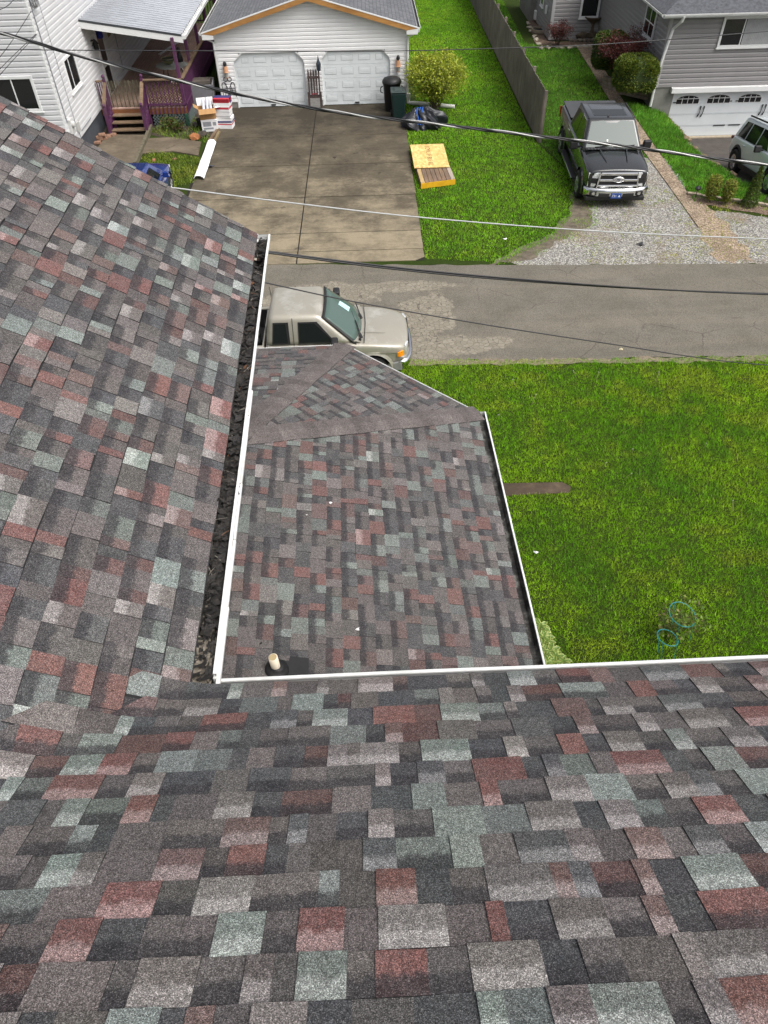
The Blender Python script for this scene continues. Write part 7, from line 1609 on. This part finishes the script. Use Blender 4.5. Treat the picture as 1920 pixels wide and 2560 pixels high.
# ------------------------------------------------------------------ blue car half hidden by our roof
BC = thing('blue_car','blue car parked left of the driveway, mostly hidden behind the shingled roof','car',(-7.30,25.15,0.01),math.radians(180))
M_BL = carpaint('blue metallic paint',(.014,.050,.26),.22,.35,.8)
S4 = lambda y,w_,z0,zs,zt,zc: (y,[(w_*.93,z0),(w_*.99,z0+.1),(w_,(z0+zs)/2+.08),(w_*.97,zs),(w_*.88,zt),(0,zc)])
st=[(.04,[(.60,.30),(.68,.40),(.70,.55),(.66,.66),(.55,.70),(0,.72)]),S4(.15,.80,.26,.70,.76,.80),S4(.6,.86,.22,.80,.86,.92),S4(1.2,.87,.22,.88,.93,1.0),S4(1.5,.87,.22,.90,.95,.98),S4(3.9,.87,.24,.92,.97,1.0),S4(4.2,.82,.3,.9,.95,.97)]
loft('body', st, M_BL, BC, 2, ((.80,.32,.38),(3.35,.32,.38)))
c4=Cab(1.15,4.0,.80,.92,1.95,3.4,.60,1.45); c4.build('cabin', M_BL, BC, .08); c4.win('windscreen',[c4.front(-.9,.06,.012),c4.front(.9,.06,.012),c4.front(.86,.9,.012),c4.front(-.86,.9,.012)],M_CG,BC)
for sg in (-1,1):
    for pts in ([(1.62,.07),(2.55,.07),(2.50,.84),(2.12,.84)],[(2.63,.07),(3.55,.07),(3.2,.84),(2.58,.84)]): c4.win('side_window',[c4.side(sg,y,t,.012) for y,t in pts],M_TINT,BC)
    mirror(BC,.92,1.72,1.0,sg,M_BL,.85); wheel(BC,sg*.76,.80,.32,.21,sg,5); wheel(BC,sg*.76,3.35,.32,.21,sg,5)
    b=MB(); b.prism([(sg*.50,.06,.70),(sg*.78,.22,.74),(sg*.80,.30,.66),(sg*.52,.05,.60)],(0,.06,0)); b.build('headlight', M_LAMP, BC, bevel=.01)
# ================================================================== OVERHEAD CABLES
def cable(name, label, pts, r, mat, strands=1, twist=0, n=80, cat='cable'):
    # pts: (pixel x, pixel y, distance north) on the span; smooth curve through them
    C_ = [GY(*p) for p in pts]; out = []
    k = len(C_)
    for i in range(k-1):
        p0,p1,p2,p3 = C_[max(i-1,0)],C_[i],C_[i+1],C_[min(i+2,k-1)]; m_ = max(2,int(n/(k-1)))
        for j in range(m_):
            t=j/m_; out.append(.5*((2*p1)+(p2-p0)*t+(2*p0-5*p1+4*p2-p3)*t*t+(3*p1-p0-3*p2+p3)*t**3))
    out.append(C_[-1]); g = MB()
    for s_ in range(strands):
        a = 2*math.pi*s_/max(1,strands); P=[]
        acc = 0
        for i,p in enumerate(out):
            if i: acc += (out[i]-out[i-1]).length
            w_ = a + acc*twist; rr = 0 if strands==1 else r*1.0
            P.append(p + Vector((0,math.cos(w_),math.sin(w_)))*rr)
        g.mat(min(s_,len(mat)-1) if isinstance(mat,list) else 0).tube(P, r, 6)
    return tag(g.build(name, mat, None, True), label, cat)
M_CB = plain('black cable jacket',(.012,.012,.013),.38,.1,9); M_CBS = plain('bare aluminium strand',(.36,.36,.35),.4,.1,30,metal=.5); M_CBW = plain('pale cable jacket',(.40,.41,.41),.5,.1,9); M_CBD = plain('dark thin cable',(.030,.030,.032),.5,.1,9)
cable('service_cable','thick twisted black and silver service cable sagging across the upper part of the view',[(-900,-150,12.5),(-420,-22,12.2),(0,82,12),(230,148,11.9),(580,232,11.8),(860,283,11.7),(1140,316,11.6),(1560,366,11.4),(1920,412,11.2),(2500,470,11)],.0128,[M_CB,M_CB,M_CBS],3,5.0,700)
cable('thin_cable','thin dark cable crossing level in front of the garage doors',[(-500,118,24),(0,124,24),(500,127,24),(960,127.5,24),(1330,118,24),(1560,107,24.5),(1920,78,25),(2400,36,26)],.013,M_CBD,1,0,60)
cable('pale_cable','pale grey cable slanting across the driveway and gravel',[(250,445,13),(430,469,13.2),(760,511,13.6),(1080,546,14),(1500,578,14.5),(1920,597,15),(2500,615,16)],.0125,M_CBW,1,0,60)
cable('heavy_cable','heavy black double cable over the middle of the road',[(520,607,9.0),(668,630,9.2),(1000,672,9.6),(1300,700,10),(1620,722,10.5),(1920,735,11),(2500,752,12)],.0125,M_CB,2,.35,200)
cable('drop_wire','thin dark drop wire passing over the roof of the tan pickup',[(560,686,8.4),(660,706,8.5),(900,757,8.8),(1240,816,9.3),(1540,862,9.9),(1740,893,10.4),(1920,913,11),(2500,960,12.5)],.0085,M_CBD,1,0,80)
for i,(pts,lab) in enumerate((([(-120,260,24.5),(0,142,25.2),(78,28,26.3)],'thin wire from the left frame edge up to the mast of the white house'),([(-120,300,24.5),(0,172,25.2),(90,85,26.3)],'upper of two thin wires running to the insulator on the white house corner'),([(-120,330,24.5),(0,187,25.2),(92,86,26.3)],'lower of two thin wires running to the insulator on the white house corner'),([(-100,40,25),(0,24,25.5),(34,0,26)],'short thin wire cutting the top left corner of the view'))):
    cable('house_wire',lab,pts,.010,M_CBD,1,0,20)
